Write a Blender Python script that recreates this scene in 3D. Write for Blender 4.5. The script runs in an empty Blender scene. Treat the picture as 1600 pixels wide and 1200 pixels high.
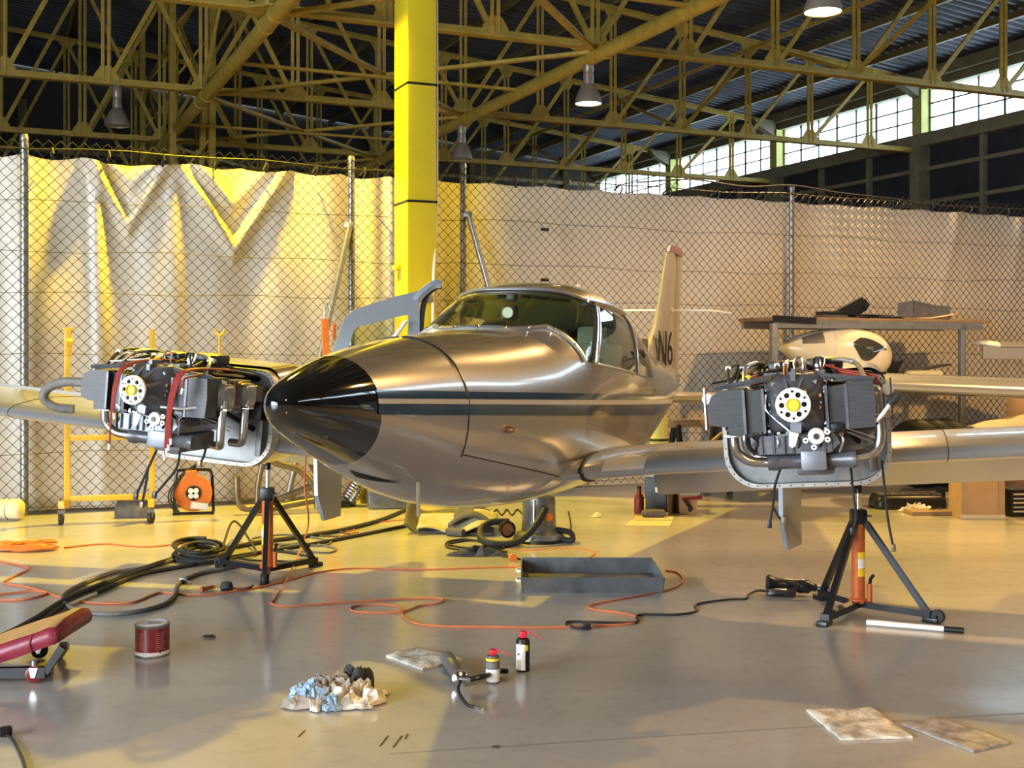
import bpy, bmesh, math, random
from mathutils import Vector, Matrix, Euler

random.seed(7)
SC = bpy.context.scene
COL = SC.collection
PI = math.pi
R = math.radians

# ------------------------------------------------------------------ camera
FPX, CX, HY, EYE = 1880.0, 800.0, 550.0, 1.45      # focal length in px (1600 wide), principal column, horizon row, eye height
cam_d = bpy.data.cameras.new('camera')
cam_d.sensor_fit = 'HORIZONTAL'
cam_d.sensor_width = 36.0
cam_d.lens = 36.0 * FPX / 1600.0
cam_d.shift_y = (HY - 600.0) / 1600.0
cam_d.clip_end = 300
cam = bpy.data.objects.new('camera', cam_d)
COL.objects.link(cam)
cam.location = (0, 0, EYE)
cam.rotation_euler = (R(90), 0, 0)
SC.camera = cam

# ------------------------------------------------------------------ world, exposure
SC.view_settings.view_transform = 'Standard'
SC.view_settings.look = 'None'
SC.view_settings.gamma = 1.0
SC.view_settings.use_curve_mapping = False
SC.view_settings.exposure = 0.24
wd = bpy.data.worlds.new('overcast_sky')
SC.world = wd
wd.use_nodes = True
wn = wd.node_tree
bg = wn.nodes['Background']
bg.inputs[0].default_value = (0.80, 0.91, 1.0, 1)
bg.inputs[1].default_value = 8.0

# daylight entering through the open hangar doors behind and to the left of the camera
def area(name, loc, target, sx, sy, power, color):
    l = bpy.data.lights.new(name, 'AREA')
    l.shape = 'RECTANGLE'; l.size = sx; l.size_y = sy; l.energy = power; l.color = color
    o = bpy.data.objects.new(name, l); COL.objects.link(o)
    o.location = loc
    o.rotation_euler = (Vector(target) - Vector(loc)).to_track_quat('-Z', 'Y').to_euler()
    return o
area('door_daylight', (-11.5, -5.0, 3.2), (0.0, 6.5, 0.6), 9.0, 5.0, 2050, (0.82, 0.90, 1.0))

# ------------------------------------------------------------------ building axes (hall is turned 23.6 deg to the camera)
PHI = R(23.6)
TX = Vector((math.cos(PHI), math.sin(PHI), 0))     # along the trusses
LX = Vector((-math.sin(PHI), math.cos(PHI), 0))    # along the hall
NODE = Vector((1.397, 20.2, 0))                    # a truss node seen in the photo
BAY, PANEL, CHORD, TUBES = 6.1, 1.82, 6.55, 5.46
T_WALL = 12.56
def TL(t, l, z=0.0):
    v = NODE + TX * t + LX * l
    return Vector((v.x, v.y, z))
def roof_z(t): return 8.5 + 0.098 * (T_WALL - t)

def F(px, py, z=0.0):
    d = FPX * (EYE - z) / (py - HY)
    return Vector(((px - CX) / FPX * d, d, z))
def P(px, py, d):
    return Vector(((px - CX) / FPX * d, d, EYE - (py - HY) / FPX * d))

# ------------------------------------------------------------------ materials
MATS = {}
def mat(name, color, rough=0.5, metal=0.0, var=0.12, scale=6.0, bump=0.0, bscale=60.0, coat=0.0,
        emit=None, estr=0.0, trans=0.0, ior=1.45, spec=0.5, rvar=0.0, stretch=None, alpha=1.0):
    if name in MATS: return MATS[name]
    m = bpy.data.materials.new(name); m.use_nodes = True
    nt = m.node_tree; b = nt.nodes['Principled BSDF']
    b.inputs['Roughness'].default_value = rough
    b.inputs['Metallic'].default_value = metal
    b.inputs['Coat Weight'].default_value = coat
    b.inputs['Coat Roughness'].default_value = 0.06
    b.inputs['IOR'].default_value = ior
    b.inputs['Specular IOR Level'].default_value = spec
    b.inputs['Transmission Weight'].default_value = trans
    b.inputs['Alpha'].default_value = alpha
    tc = nt.nodes.new('ShaderNodeTexCoord')
    src = tc.outputs['Object']
    if stretch:
        mp = nt.nodes.new('ShaderNodeMapping'); mp.inputs['Scale'].default_value = stretch
        nt.links.new(src, mp.inputs['Vector']); src = mp.outputs['Vector']
    no = nt.nodes.new('ShaderNodeTexNoise')
    no.inputs['Scale'].default_value = scale; no.inputs['Detail'].default_value = 6; no.inputs['Roughness'].default_value = 0.62
    nt.links.new(src, no.inputs['Vector'])
    rp = nt.nodes.new('ShaderNodeValToRGB')
    lo = [max(0, c * (1 - var)) for c in color[:3]] + [1]
    hi = [min(1, c * (1 + var)) for c in color[:3]] + [1]
    rp.color_ramp.elements[0].position = 0.3; rp.color_ramp.elements[0].color = lo
    rp.color_ramp.elements[1].position = 0.7; rp.color_ramp.elements[1].color = hi
    nt.links.new(no.outputs['Fac'], rp.inputs['Fac'])
    nt.links.new(rp.outputs['Color'], b.inputs['Base Color'])
    if rvar > 0:
        mr = nt.nodes.new('ShaderNodeMapRange')
        mr.inputs['To Min'].default_value = max(0.02, rough - rvar); mr.inputs['To Max'].default_value = rough + rvar
        nt.links.new(no.outputs['Fac'], mr.inputs['Value']); nt.links.new(mr.outputs['Result'], b.inputs['Roughness'])
    if bump > 0:
        n2 = nt.nodes.new('ShaderNodeTexNoise'); n2.inputs['Scale'].default_value = bscale; n2.inputs['Detail'].default_value = 4
        nt.links.new(src, n2.inputs['Vector'])
        bu = nt.nodes.new('ShaderNodeBump'); bu.inputs['Strength'].default_value = bump; bu.inputs['Distance'].default_value = 0.02
        nt.links.new(n2.outputs['Fac'], bu.inputs['Height']); nt.links.new(bu.outputs['Normal'], b.inputs['Normal'])
    if emit:
        b.inputs['Emission Color'].default_value = (*emit, 1); b.inputs['Emission Strength'].default_value = estr
    MATS[name] = m
    return m

M = dict(
 silver=lambda: mat('silver_paint', (0.37, 0.355, 0.34), 0.27, 0.5, 0.03, 3, coat=0.8),
 wingsilver=lambda: mat('wing_silver_paint', (0.52, 0.53, 0.54), 0.27, 0.6, 0.04, 2.5, coat=0.5),
 navy=lambda: mat('navy_stripe_paint', (0.022, 0.050, 0.105), 0.2, 0.0, 0.08, 4, coat=0.6),
 radome=lambda: mat('gloss_black_radome', (0.006, 0.006, 0.006), 0.05, 0, 0.05, 4, coat=1.0),
 tailpaint=lambda: mat('satin_silver_tail_paint', (0.29, 0.27, 0.245), 0.5, 0.15, 0.05, 3, spec=0.3),
 lettering=lambda: mat('matt_dark_lettering', (0.020, 0.028, 0.045), 0.85, 0, 0.05, 8, spec=0.05),
 palestripe=lambda: mat('pale_pinstripe', (0.54, 0.52, 0.49), 0.3, 0.2, 0.03, 4),
 glass=lambda: thin_glass('window_glass', (0.90, 0.94, 0.87), 0.06),
 pane=lambda: thin_glass('daylight_pane', (0.90, 0.95, 0.97), 0.03),
 chrome=lambda: mat('bright_metal', (0.78, 0.78, 0.76), 0.16, 1.0, 0.05, 8),
 alu=lambda: mat('brushed_aluminium', (0.62, 0.62, 0.60), 0.36, 0.9, 0.12, 14, bump=0.05),
 rim=lambda: mat('dull_rim_metal', (0.40, 0.39, 0.36), 0.45, 0.5, 0.2, 18),
 dullalu=lambda: mat('dull_firewall_metal', (0.22, 0.22, 0.215), 0.42, 0.5, 0.35, 9, rvar=0.12),
 flange=lambda: mat('pale_flange_metal', (0.80, 0.80, 0.77), 0.4, 0.2, 0.06, 20),
 yellowplug=lambda: mat('yellow_plastic_plug', (0.85, 0.70, 0.02), 0.35, 0, 0.1, 12),
 engine=lambda: mat('dark_grey_engine_paint', (0.095, 0.098, 0.110), 0.28, 0.15, 0.25, 14, bump=0.08, bscale=40),
 engine2=lambda: mat('slate_grey_engine_paint', (0.19, 0.205, 0.235), 0.32, 0.2, 0.18, 14),
 baffle=lambda: mat('black_baffle_sheet', (0.034, 0.034, 0.036), 0.40, 0.1, 0.3, 18, stretch=(1, 1, 12)),
 black=lambda: mat('black_enamel', (0.012, 0.012, 0.013), 0.33, 0.1, 0.2, 10),
 rubber=lambda: mat('black_rubber', (0.018, 0.018, 0.018), 0.62, 0, 0.25, 14, bump=0.1),
 redlead=lambda: mat('red_ignition_lead', (0.30, 0.035, 0.025), 0.45, 0, 0.15, 10),
 copper=lambda: mat('copper_gasket', (0.45, 0.21, 0.12), 0.35, 0.8, 0.2, 20),
 steelpipe=lambda: mat('steel_exhaust_pipe', (0.52, 0.50, 0.47), 0.27, 0.95, 0.16, 9),
 graypaint=lambda: mat('grey_hose', (0.16, 0.15, 0.135), 0.55, 0, 0.2, 30),
 jackorange=lambda: mat('orange_jack_paint', (0.52, 0.12, 0.025), 0.38, 0.05, 0.18, 12),
 orange=lambda: mat('bright_orange_plastic', (0.72, 0.19, 0.03), 0.4, 0, 0.12, 12),
 cord=lambda: mat('orange_cord', (0.62, 0.17, 0.06), 0.5, 0, 0.15, 20),
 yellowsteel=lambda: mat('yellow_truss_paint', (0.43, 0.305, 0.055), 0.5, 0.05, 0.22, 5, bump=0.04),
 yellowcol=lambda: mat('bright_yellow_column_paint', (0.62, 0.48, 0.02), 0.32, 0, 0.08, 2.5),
 yellowcart=lambda: mat('yellow_cart_paint', (0.70, 0.43, 0.03), 0.4, 0, 0.15, 9),
 palegreen=lambda: mat('pale_green_yellow_pilaster', (0.52, 0.52, 0.16), 0.6, 0, 0.12, 3),
 galv=lambda: mat('galvanised_steel', (0.30, 0.30, 0.29), 0.4, 0.75, 0.18, 16),
 wire=lambda: mat('dark_galvanised_wire', (0.034, 0.030, 0.024), 0.55, 0.2, 0.2, 20),
 roof=lambda: mat('dark_corrugated_sheet', (0.075, 0.085, 0.115), 0.55, 0.2, 0.2, 1.5),
 purlin=lambda: mat('dull_purlin_paint', (0.20, 0.165, 0.07), 0.5, 0.1, 0.2, 4),
 darkwall=lambda: mat('dark_blue_cladding', (0.028, 0.030, 0.042), 0.6, 0, 0.2, 2),
 blackwall=lambda: mat('very_dark_back_cladding', (0.030, 0.028, 0.024), 0.7, 0, 0.2, 2),
 concrete=lambda: mat('grey_green_concrete_beam', (0.20, 0.185, 0.12), 0.75, 0, 0.2, 3, bump=0.1),
 mullion=lambda: mat('dark_window_bar', (0.05, 0.05, 0.045), 0.55, 0.2, 0.2, 6),
 white=lambda: mat('white_enamel', (0.78, 0.77, 0.73), 0.35, 0, 0.05, 8),
 lampshade=lambda: mat('grey_lamp_housing', (0.34, 0.30, 0.25), 0.42, 0.5, 0.15, 10),
 lit=lambda: mat('lit_lamp_lens', (1, 0.95, 0.8), 0.4, 0, 0.01, 1, emit=(1.0, 0.86, 0.55), estr=9.0),
 unlit=lambda: mat('unlit_lamp_lens', (0.45, 0.44, 0.40), 0.3, 0, 0.05, 3),
 tray=lambda: mat('worn_grey_steel_tray', (0.17, 0.18, 0.19), 0.33, 0.55, 0.35, 7, rvar=0.1),
 redcan=lambda: mat('dark_red_label', (0.22, 0.022, 0.026), 0.35, 0, 0.12, 20, coat=0.3),
 whitelabel=lambda: mat('white_label', (0.80, 0.80, 0.78), 0.4, 0, 0.04, 20),
 redcap=lambda: mat('red_plastic_cap', (0.66, 0.02, 0.045), 0.35, 0, 0.08, 12),
 yellowlabel=lambda: mat('yellow_label', (0.85, 0.62, 0.03), 0.4, 0, 0.06, 12),
 maroon=lambda: mat('maroon_vinyl', (0.23, 0.025, 0.045), 0.36, 0, 0.2, 8, bump=0.15, bscale=18),
 tanvinyl=lambda: mat('dusty_tan_vinyl', (0.36, 0.22, 0.11), 0.6, 0, 0.25, 9, bump=0.1),
 cloth=lambda: mat('dirty_white_cloth', (0.60, 0.55, 0.46), 0.9, 0, 0.6, 14, bump=0.4, bscale=35),
 clothgray=lambda: mat('grimy_grey_cloth', (0.34, 0.30, 0.26), 0.9, 0, 0.5, 12, bump=0.4, bscale=35),
 clothblue=lambda: mat('blue_shop_towel', (0.30, 0.43, 0.58), 0.9, 0, 0.5, 22, bump=0.5, bscale=30),
 clothdark=lambda: mat('oily_dark_rag', (0.045, 0.043, 0.045), 0.8, 0, 0.5, 14, bump=0.4, bscale=30),
 felt=lambda: mat('dark_grey_felt', (0.11, 0.10, 0.085), 0.85, 0, 0.3, 12, bump=0.25, bscale=50),
 feltlight=lambda: mat('cream_felt_underside', (0.42, 0.38, 0.25), 0.9, 0, 0.25, 10, bump=0.25, bscale=50),
 cardboard=lambda: mat('brown_cardboard', (0.42, 0.26, 0.13), 0.8, 0, 0.12, 6, bump=0.05),
 tape=lambda: mat('brown_parcel_tape', (0.36, 0.25, 0.15), 0.25, 0, 0.1, 6),
 paper=lambda: mat('cream_paper', (0.48, 0.42, 0.28), 0.8, 0, 0.10, 8),
 wood=lambda: mat('worn_brown_board', (0.28, 0.18, 0.09), 0.7, 0, 0.3, 5, stretch=(1, 8, 8)),
 tank=lambda: mat('cream_white_gelcoat', (0.74, 0.68, 0.52), 0.22, 0, 0.05, 4, coat=0.6),
 smoked=lambda: mat('smoked_lamp_cover', (0.05, 0.05, 0.045), 0.08, 0, 0.1, 8, coat=0.6),
 seatgreen=lambda: mat('grey_green_seat_fabric', (0.24, 0.27, 0.20), 0.8, 0, 0.15, 10),
 cabin=lambda: mat('pale_green_cabin_trim', (0.55, 0.60, 0.42), 0.65, 0, 0.1, 5),
 darkcabin=lambda: mat('black_instrument_cowl', (0.015, 0.015, 0.014), 0.6, 0, 0.1, 8),
 tarp=lambda: mat('cream_vinyl_tarp', (0.66, 0.60, 0.50), 0.32, 0, 0.06, 1.2, bump=0.06, bscale=3.0),
 bluemetal=lambda: mat('blue_grey_paint_daylight_cast', (0.42, 0.47, 0.53), 0.3, 0.55, 0.04, 4, coat=0.3),  # cabin door's blue daylight cast is put into this colour; blue tray shares it
 darkhole=lambda: mat('dark_recess', (0.006, 0.006, 0.006), 0.8, 0, 0.1, 8),
 creambag=lambda: mat('yellowed_white_plastic', (0.70, 0.64, 0.42), 0.5, 0, 0.1, 10, bump=0.2, bscale=20),
 redplastic=lambda: mat('dark_red_bottle', (0.17, 0.022, 0.022), 0.35, 0, 0.15, 10),
 browntube=lambda: mat('tarnished_tube', (0.17, 0.13, 0.075), 0.42, 0.5, 0.3, 8),
)
def m_(k): return M[k]()

def thin_glass(name, tint, gloss=0.05):
    if name in MATS: return MATS[name]
    m = bpy.data.materials.new(name); m.use_nodes = True
    nt = m.node_tree; nt.nodes.remove(nt.nodes['Principled BSDF']); out = nt.nodes['Material Output']
    tr = nt.nodes.new('ShaderNodeBsdfTransparent'); tr.inputs['Color'].default_value = (*tint, 1)
    gl = nt.nodes.new('ShaderNodeBsdfGlossy'); gl.inputs['Roughness'].default_value = 0.02
    lw_ = nt.nodes.new('ShaderNodeLayerWeight'); lw_.inputs['Blend'].default_value = 0.5
    fr = nt.nodes.new('ShaderNodeMath'); fr.operation = 'POWER'; fr.inputs[1].default_value = 4.5; nt.links.new(lw_.outputs['Facing'], fr.inputs[0])
    no = nt.nodes.new('ShaderNodeTexNoise'); no.inputs['Scale'].default_value = 3.0
    tc = nt.nodes.new('ShaderNodeTexCoord'); nt.links.new(tc.outputs['Object'], no.inputs['Vector'])
    ma = nt.nodes.new('ShaderNodeMath'); ma.operation = 'MULTIPLY_ADD'; ma.inputs[1].default_value = gloss
    nt.links.new(no.outputs['Fac'], ma.inputs[0]); nt.links.new(fr.outputs[0], ma.inputs[2])
    mx = nt.nodes.new('ShaderNodeMixShader')
    nt.links.new(ma.outputs[0], mx.inputs[0]); nt.links.new(tr.outputs[0], mx.inputs[1]); nt.links.new(gl.outputs[0], mx.inputs[2])
    nt.links.new(mx.outputs[0], out.inputs['Surface'])
    MATS[name] = m
    return m

def floor_mat():
    m = bpy.data.materials.new('epoxy_floor'); m.use_nodes = True
    nt = m.node_tree; b = nt.nodes['Principled BSDF']
    tc = nt.nodes.new('ShaderNodeTexCoord')
    n1 = nt.nodes.new('ShaderNodeTexNoise'); n1.inputs['Scale'].default_value = 0.55; n1.inputs['Detail'].default_value = 8
    n2 = nt.nodes.new('ShaderNodeTexNoise'); n2.inputs['Scale'].default_value = 9.0; n2.inputs['Detail'].default_value = 9; n2.inputs['Roughness'].default_value = 0.7
    mp = nt.nodes.new('ShaderNodeMapping'); mp.inputs['Scale'].default_value = (0.35, 1.6, 1); mp.inputs['Rotation'].default_value = (0, 0, 0.25)
    nt.links.new(tc.outputs['Object'], mp.inputs['Vector'])
    nt.links.new(mp.outputs['Vector'], n1.inputs['Vector']); nt.links.new(tc.outputs['Object'], n2.inputs['Vector'])
    r1 = nt.nodes.new('ShaderNodeValToRGB')
    r1.color_ramp.elements[0].position = 0.32; r1.color_ramp.elements[0].color = (0.37, 0.355, 0.335, 1)
    r1.color_ramp.elements[1].position = 0.68; r1.color_ramp.elements[1].color = (0.47, 0.455, 0.43, 1)
    nt.links.new(n1.outputs['Fac'], r1.inputs['Fac'])
    r2 = nt.nodes.new('ShaderNodeValToRGB')
    r2.color_ramp.elements[0].position = 0.25; r2.color_ramp.elements[0].color = (0.80, 0.79, 0.77, 1)
    r2.color_ramp.elements[1].position = 0.5; r2.color_ramp.elements[1].color = (1, 1, 1, 1)
    nt.links.new(n2.outputs['Fac'], r2.inputs['Fac'])
    mx = nt.nodes.new('ShaderNodeMix'); mx.data_type = 'RGBA'; mx.blend_type = 'MULTIPLY'; mx.inputs[0].default_value = 0.8
    nt.links.new(r1.outputs['Color'], mx.inputs[6]); nt.links.new(r2.outputs['Color'], mx.inputs[7])
    nt.links.new(mx.outputs[2], b.inputs['Base Color'])
    mr = nt.nodes.new('ShaderNodeMapRange'); mr.inputs['To Min'].default_value = 0.10; mr.inputs['To Max'].default_value = 0.24
    nt.links.new(n1.outputs['Fac'], mr.inputs['Value']); nt.links.new(mr.outputs['Result'], b.inputs['Roughness'])
    b.inputs['Specular IOR Level'].default_value = 0.55
    bu = nt.nodes.new('ShaderNodeBump'); bu.inputs['Strength'].default_value = 0.02; bu.inputs['Distance'].default_value = 0.01
    n3 = nt.nodes.new('ShaderNodeTexNoise'); n3.inputs['Scale'].default_value = 3.0
    nt.links.new(tc.outputs['Object'], n3.inputs['Vector']); nt.links.new(n3.outputs['Fac'], bu.inputs['Height'])
    nt.links.new(bu.outputs['Normal'], b.inputs['Normal'])
    return m

# ------------------------------------------------------------------ mesh builder
def orth(d):
    d = d.normalized()
    a = Vector((0, 0, 1)) if abs(d.z) < 0.9 else Vector((1, 0, 0))
    u = d.cross(a).normalized(); v = d.cross(u).normalized()
    return u, v
def smooth_path(pts, n=6, closed=False):
    pts = [Vector(p) for p in pts]; out = []
    m = len(pts)
    if m < 3: return pts
    for i in range(m - (0 if closed else 1)):
        if closed: p0, p1, p2, p3 = pts[i - 1], pts[i], pts[(i + 1) % m], pts[(i + 2) % m]
        else: p0, p1, p2, p3 = pts[max(0, i - 1)], pts[i], pts[i + 1], pts[min(m - 1, i + 2)]
        for k in range(n):
            t = k / n; t2 = t * t; t3 = t2 * t
            out.append(0.5 * (2 * p1 + (p2 - p0) * t + (2 * p0 - 5 * p1 + 4 * p2 - p3) * t2 + (3 * p1 - p0 - 3 * p2 + p3) * t3))
    if not closed: out.append(pts[-1])
    return out

class MB:
    def __init__(s): s.v = []; s.f = []
    def add(s, vs, fs):
        o = len(s.v); s.v.extend([tuple(v) for v in vs]); s.f.extend([tuple(i + o for i in f) for f in fs]); return s
    def box(s, c, size, rot=None):
        hx, hy, hz = [k / 2 for k in size]; c = Vector(c)
        vs = [Vector((x, y, z)) for x in (-hx, hx) for y in (-hy, hy) for z in (-hz, hz)]
        if rot is not None:
            mt = rot if isinstance(rot, Matrix) else Euler(rot).to_matrix()
            vs = [mt @ v for v in vs]
        return s.add([v + c for v in vs], [(0, 1, 3, 2), (4, 6, 7, 5), (0, 4, 5, 1), (2, 3, 7, 6), (0, 2, 6, 4), (1, 5, 7, 3)])
    def bbox(s, c, size, bev, rot=None, seg=2):
        bm = bmesh.new(); bmesh.ops.create_cube(bm, size=1.0)
        for v in bm.verts: v.co = Vector((v.co.x * size[0], v.co.y * size[1], v.co.z * size[2]))
        bmesh.ops.bevel(bm, geom=list(bm.edges), offset=bev, segments=seg, profile=0.6, affect='EDGES')
        mt = Matrix.Identity(3) if rot is None else (rot if isinstance(rot, Matrix) else Euler(rot).to_matrix())
        bm.verts.index_update()
        vs = [mt @ v.co + Vector(c) for v in bm.verts]; fs = [[v.index for v in f.verts] for f in bm.faces]
        bm.free(); return s.add(vs, fs)
    def bar(s, p0, p1, w, h=None, up=None):
        p0, p1 = Vector(p0), Vector(p1); h = h or w; d = (p1 - p0)
        if d.length < 1e-6: return s
        if up is None: u, v = orth(d)
        else:
            u = d.cross(Vector(up)).normalized(); v = u.cross(d).normalized()
        vs = []
        for p in (p0, p1):
            for a, b in ((-1, -1), (1, -1), (1, 1), (-1, 1)): vs.append(p + u * a * w / 2 + v * b * h / 2)
        return s.add(vs, [(0, 3, 2, 1), (4, 5, 6, 7), (0, 1, 5, 4), (1, 2, 6, 5), (2, 3, 7, 6), (3, 0, 4, 7)])
    def cyl(s, p0, p1, r0, r1=None, n=12, caps=True):
        p0, p1 = Vector(p0), Vector(p1); r1 = r0 if r1 is None else r1
        u, v = orth(p1 - p0); vs = []
        for p, r in ((p0, r0), (p1, r1)):
            for k in range(n):
                a = 2 * PI * k / n; vs.append(p + (u * math.cos(a) + v * math.sin(a)) * r)
        fs = [(k, (k + 1) % n, n + (k + 1) % n, n + k) for k in range(n)]
        if caps: fs += [tuple(range(n - 1, -1, -1)), tuple(range(n, 2 * n))]
        return s.add(vs, fs)
    def lathe(s, prof, origin, axis, n=20, arc=None):
        origin = Vector(origin); axis = Vector(axis).normalized(); u, v = orth(axis)
        vs, fs = [], []; k0 = len(prof)
        full = arc is None; steps = n if full else n + 1; ang = 2 * PI if full else arc
        for k in range(steps):
            a = ang * k / n
            for r, t in prof: vs.append(origin + axis * t + (u * math.cos(a) + v * math.sin(a)) * max(r, 1e-5))
        for k in range(n):
            k2 = (k + 1) % n if full else k + 1
            for i in range(k0 - 1): fs.append((k * k0 + i, k2 * k0 + i, k2 * k0 + i + 1, k * k0 + i + 1))
        return s.add(vs, fs)
    def tube(s, pts, r, n=8, closed=False, caps=True, radii=None):
        pts = [Vector(p) for p in pts]; m = len(pts); vs, fs = [], []
        u = None
        for i in range(m):
            if closed: d = pts[(i + 1) % m] - pts[i - 1]
            else: d = pts[min(i + 1, m - 1)] - pts[max(i - 1, 0)]
            if d.length < 1e-9: d = Vector((0, 0, 1))
            d.normalize()
            if u is None: u, _ = orth(d)
            u = (u - d * u.dot(d))
            if u.length < 1e-6: u, _ = orth(d)
            u.normalize(); v = d.cross(u)
            rr = radii[i] if radii else r
            for k in range(n):
                a = 2 * PI * k / n; vs.append(pts[i] + (u * math.cos(a) + v * math.sin(a)) * rr)
        for i in range(m if closed else m - 1):
            i2 = (i + 1) % m
            for k in range(n): fs.append((i * n + k, i * n + (k + 1) % n, i2 * n + (k + 1) % n, i2 * n + k))
        if caps and not closed: fs += [tuple(range(n - 1, -1, -1)), tuple(range((m - 1) * n, m * n))]
        return s.add(vs, fs)
    def loft(s, rings, cap0=True, cap1=True, closed=True):
        n = len(rings[0]); vs = [p for r in rings for p in r]; fs = []
        for i in range(len(rings) - 1):
            for k in range(n if closed else n - 1): fs.append((i * n + k, i * n + (k + 1) % n, (i + 1) * n + (k + 1) % n, (i + 1) * n + k))
        if cap0: fs.append(tuple(range(n - 1, -1, -1)))
        if cap1: fs.append(tuple(range((len(rings) - 1) * n, len(rings) * n)))
        return s.add(vs, fs)
    def prism(s, poly, d):
        poly = [Vector(p) for p in poly]; d = Vector(d); n = len(poly)
        return s.add(poly + [p + d for p in poly], [tuple(range(n - 1, -1, -1)), tuple(range(n, 2 * n))] + [(k, (k + 1) % n, n + (k + 1) % n, n + k) for k in range(n)])
    def grid(s, fn, nu, nv):
        vs = [fn(i / nu, j / nv) for i in range(nu + 1) for j in range(nv + 1)]
        return s.add(vs, [(i * (nv + 1) + j, (i + 1) * (nv + 1) + j, (i + 1) * (nv + 1) + j + 1, i * (nv + 1) + j + 1) for i in range(nu) for j in range(nv)])
    def ball(s, c, r, n=12, sq=(1, 1, 1)):
        c = Vector(c); rings = []
        m = max(4, n // 2)
        vs, fs = [c + Vector((0, 0, r * sq[2]))], []
        for i in range(1, m):
            th = PI * i / m
            for k in range(n):
                a = 2 * PI * k / n
                vs.append(c + Vector((math.sin(th) * math.cos(a) * r * sq[0], math.sin(th) * math.sin(a) * r * sq[1], math.cos(th) * r * sq[2])))
        vs.append(c - Vector((0, 0, r * sq[2])))
        for k in range(n): fs.append((0, 1 + k, 1 + (k + 1) % n))
        for i in range(m - 2):
            for k in range(n): fs.append((1 + i * n + k, 1 + (i + 1) * n + k, 1 + (i + 1) * n + (k + 1) % n, 1 + i * n + (k + 1) % n))
        l = len(vs) - 1; o = 1 + (m - 2) * n
        for k in range(n): fs.append((o + k, l, o + (k + 1) % n))
        return s.add(vs, fs)
    def mesh(s, name, mk, smooth=40):
        me = bpy.data.meshes.new(name); me.from_pydata(s.v, [], s.f)
        bm = bmesh.new(); bm.from_mesh(me); bmesh.ops.recalc_face_normals(bm, faces=bm.faces); bm.to_mesh(me); bm.free()
        if smooth:
            me.shade_smooth(); me.set_sharp_from_angle(angle=R(smooth))
        me.materials.append(m_(mk) if isinstance(mk, str) else mk)
        return me
    def build(s, name, mk, parent=None, loc=None, rot=None, smooth=40, solid=0.0, kind=None, label=None):
        o = bpy.data.objects.new(name, s.mesh(name, mk, smooth)); COL.objects.link(o)
        if parent is not None: o.parent = parent
        if loc is not None: o.location = loc
        if rot is not None: o.rotation_euler = rot
        if solid:
            md = o.modifiers.new('thickness', 'SOLIDIFY'); md.thickness = solid; md.offset = 0
        if kind: o['kind'] = kind
        if label: o['label'] = label
        return o

def thing(name, label, cat, loc=(0, 0, 0), rot=(0, 0, 0), group=None):
    o = bpy.data.objects.new(name, None); COL.objects.link(o)
    o.location = loc; o.rotation_euler = rot; o.empty_display_size = 0.1
    o['label'] = label; o['category'] = cat
    if group: o['group'] = group
    return o
def tag(o, label, cat, group=None):
    o['label'] = label; o['category'] = cat
    if group: o['group'] = group
    return o
def struct(o): o['kind'] = 'structure'; return o
def relocate(o):
    """move a mesh object's origin to its base centre"""
    me = o.data; xs = [v.co.x for v in me.vertices]; ys = [v.co.y for v in me.vertices]; zs = [v.co.z for v in me.vertices]
    c = Vector(((min(xs) + max(xs)) / 2, (min(ys) + max(ys)) / 2, min(zs)))
    for v in me.vertices: v.co -= c
    o.location = Vector(o.location) + c
    return o
def dup(o, parent=None):
    c = o.copy(); COL.objects.link(c)
    if parent is not None: c.parent = parent
    for ch in list(o.children): dup(ch, c)
    return c
# =================================================================== THE HALL
fm = floor_mat()
L0, L1, T0 = -34.0, 24.0, -21.0
fl = MB()
fl.add([TL(T0 - 16, L0 - 8), TL(T_WALL + 0.2, L0 - 8), TL(T_WALL + 0.2, L1 + 0.2), TL(T0 - 16, L1 + 0.2)], [(0, 1, 2, 3)])
floor = struct(fl.build('floor', fm, smooth=0))

# corrugated roof: ribs run down the slope
rb = MB(); pit = 0.26; nrib = int((L1 - L0) / pit)
prof = []
for k in range(nrib):
    l = L0 + k * pit
    prof += [(l, 0.0), (l + pit * 0.30, 0.0), (l + pit * 0.42, 0.05), (l + pit * 0.88, 0.05)]
vs, fs = [], []
for l, dz in prof:
    vs.append(TL(T0, l, roof_z(T0) + 0.12 + dz)); vs.append(TL(T_WALL + 0.3, l, roof_z(T_WALL + 0.3) + 0.12 + dz))
for i in range(len(prof) - 1): fs.append((2 * i, 2 * i + 1, 2 * i + 3, 2 * i + 2))
rb.add(vs, fs)
struct(rb.build('ceiling', 'roof', smooth=0))

# back wall, left wall
bw = MB().box((0, 0, 0), (1, 1, 1)); bw.v = []
bw = MB()
def wallbox(mb, t0, t1, l0, l1, z0, z1):
    pts = [TL(t0, l0), TL(t1, l0), TL(t1, l1), TL(t0, l1)]
    return mb.add([Vector((p.x, p.y, z)) for z in (z0, z1) for p in pts], [(0, 3, 2, 1), (4, 5, 6, 7), (0, 1, 5, 4), (1, 2, 6, 5), (2, 3, 7, 6), (3, 0, 4, 7)])
wallbox(bw, T0, T_WALL + 0.2, L1, L1 + 0.2, 0, 12.5)
back = struct(bw.build('wall_back', 'blackwall', smooth=0))
for k in range(9):
    MB().bar(TL(-20 + k * 3.9, L1 - 0.1, 0), TL(-20 + k * 3.9, L1 - 0.1, 9.6), 0.2, 0.2).build('post', 'purlin', back)
for z in (2.5, 4.5, 6.5, 8.0):
    MB().bar(TL(T0, L1 - 0.08, z), TL(T_WALL, L1 - 0.08, z), 0.1, 0.14).build('girt', 'purlin', back)
lw = wallbox(MB(), T0 - 0.2, T0, -11.0, L1, 0, 12.0)          # doorway between l = -29 and -11, 5.5 m high
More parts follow.
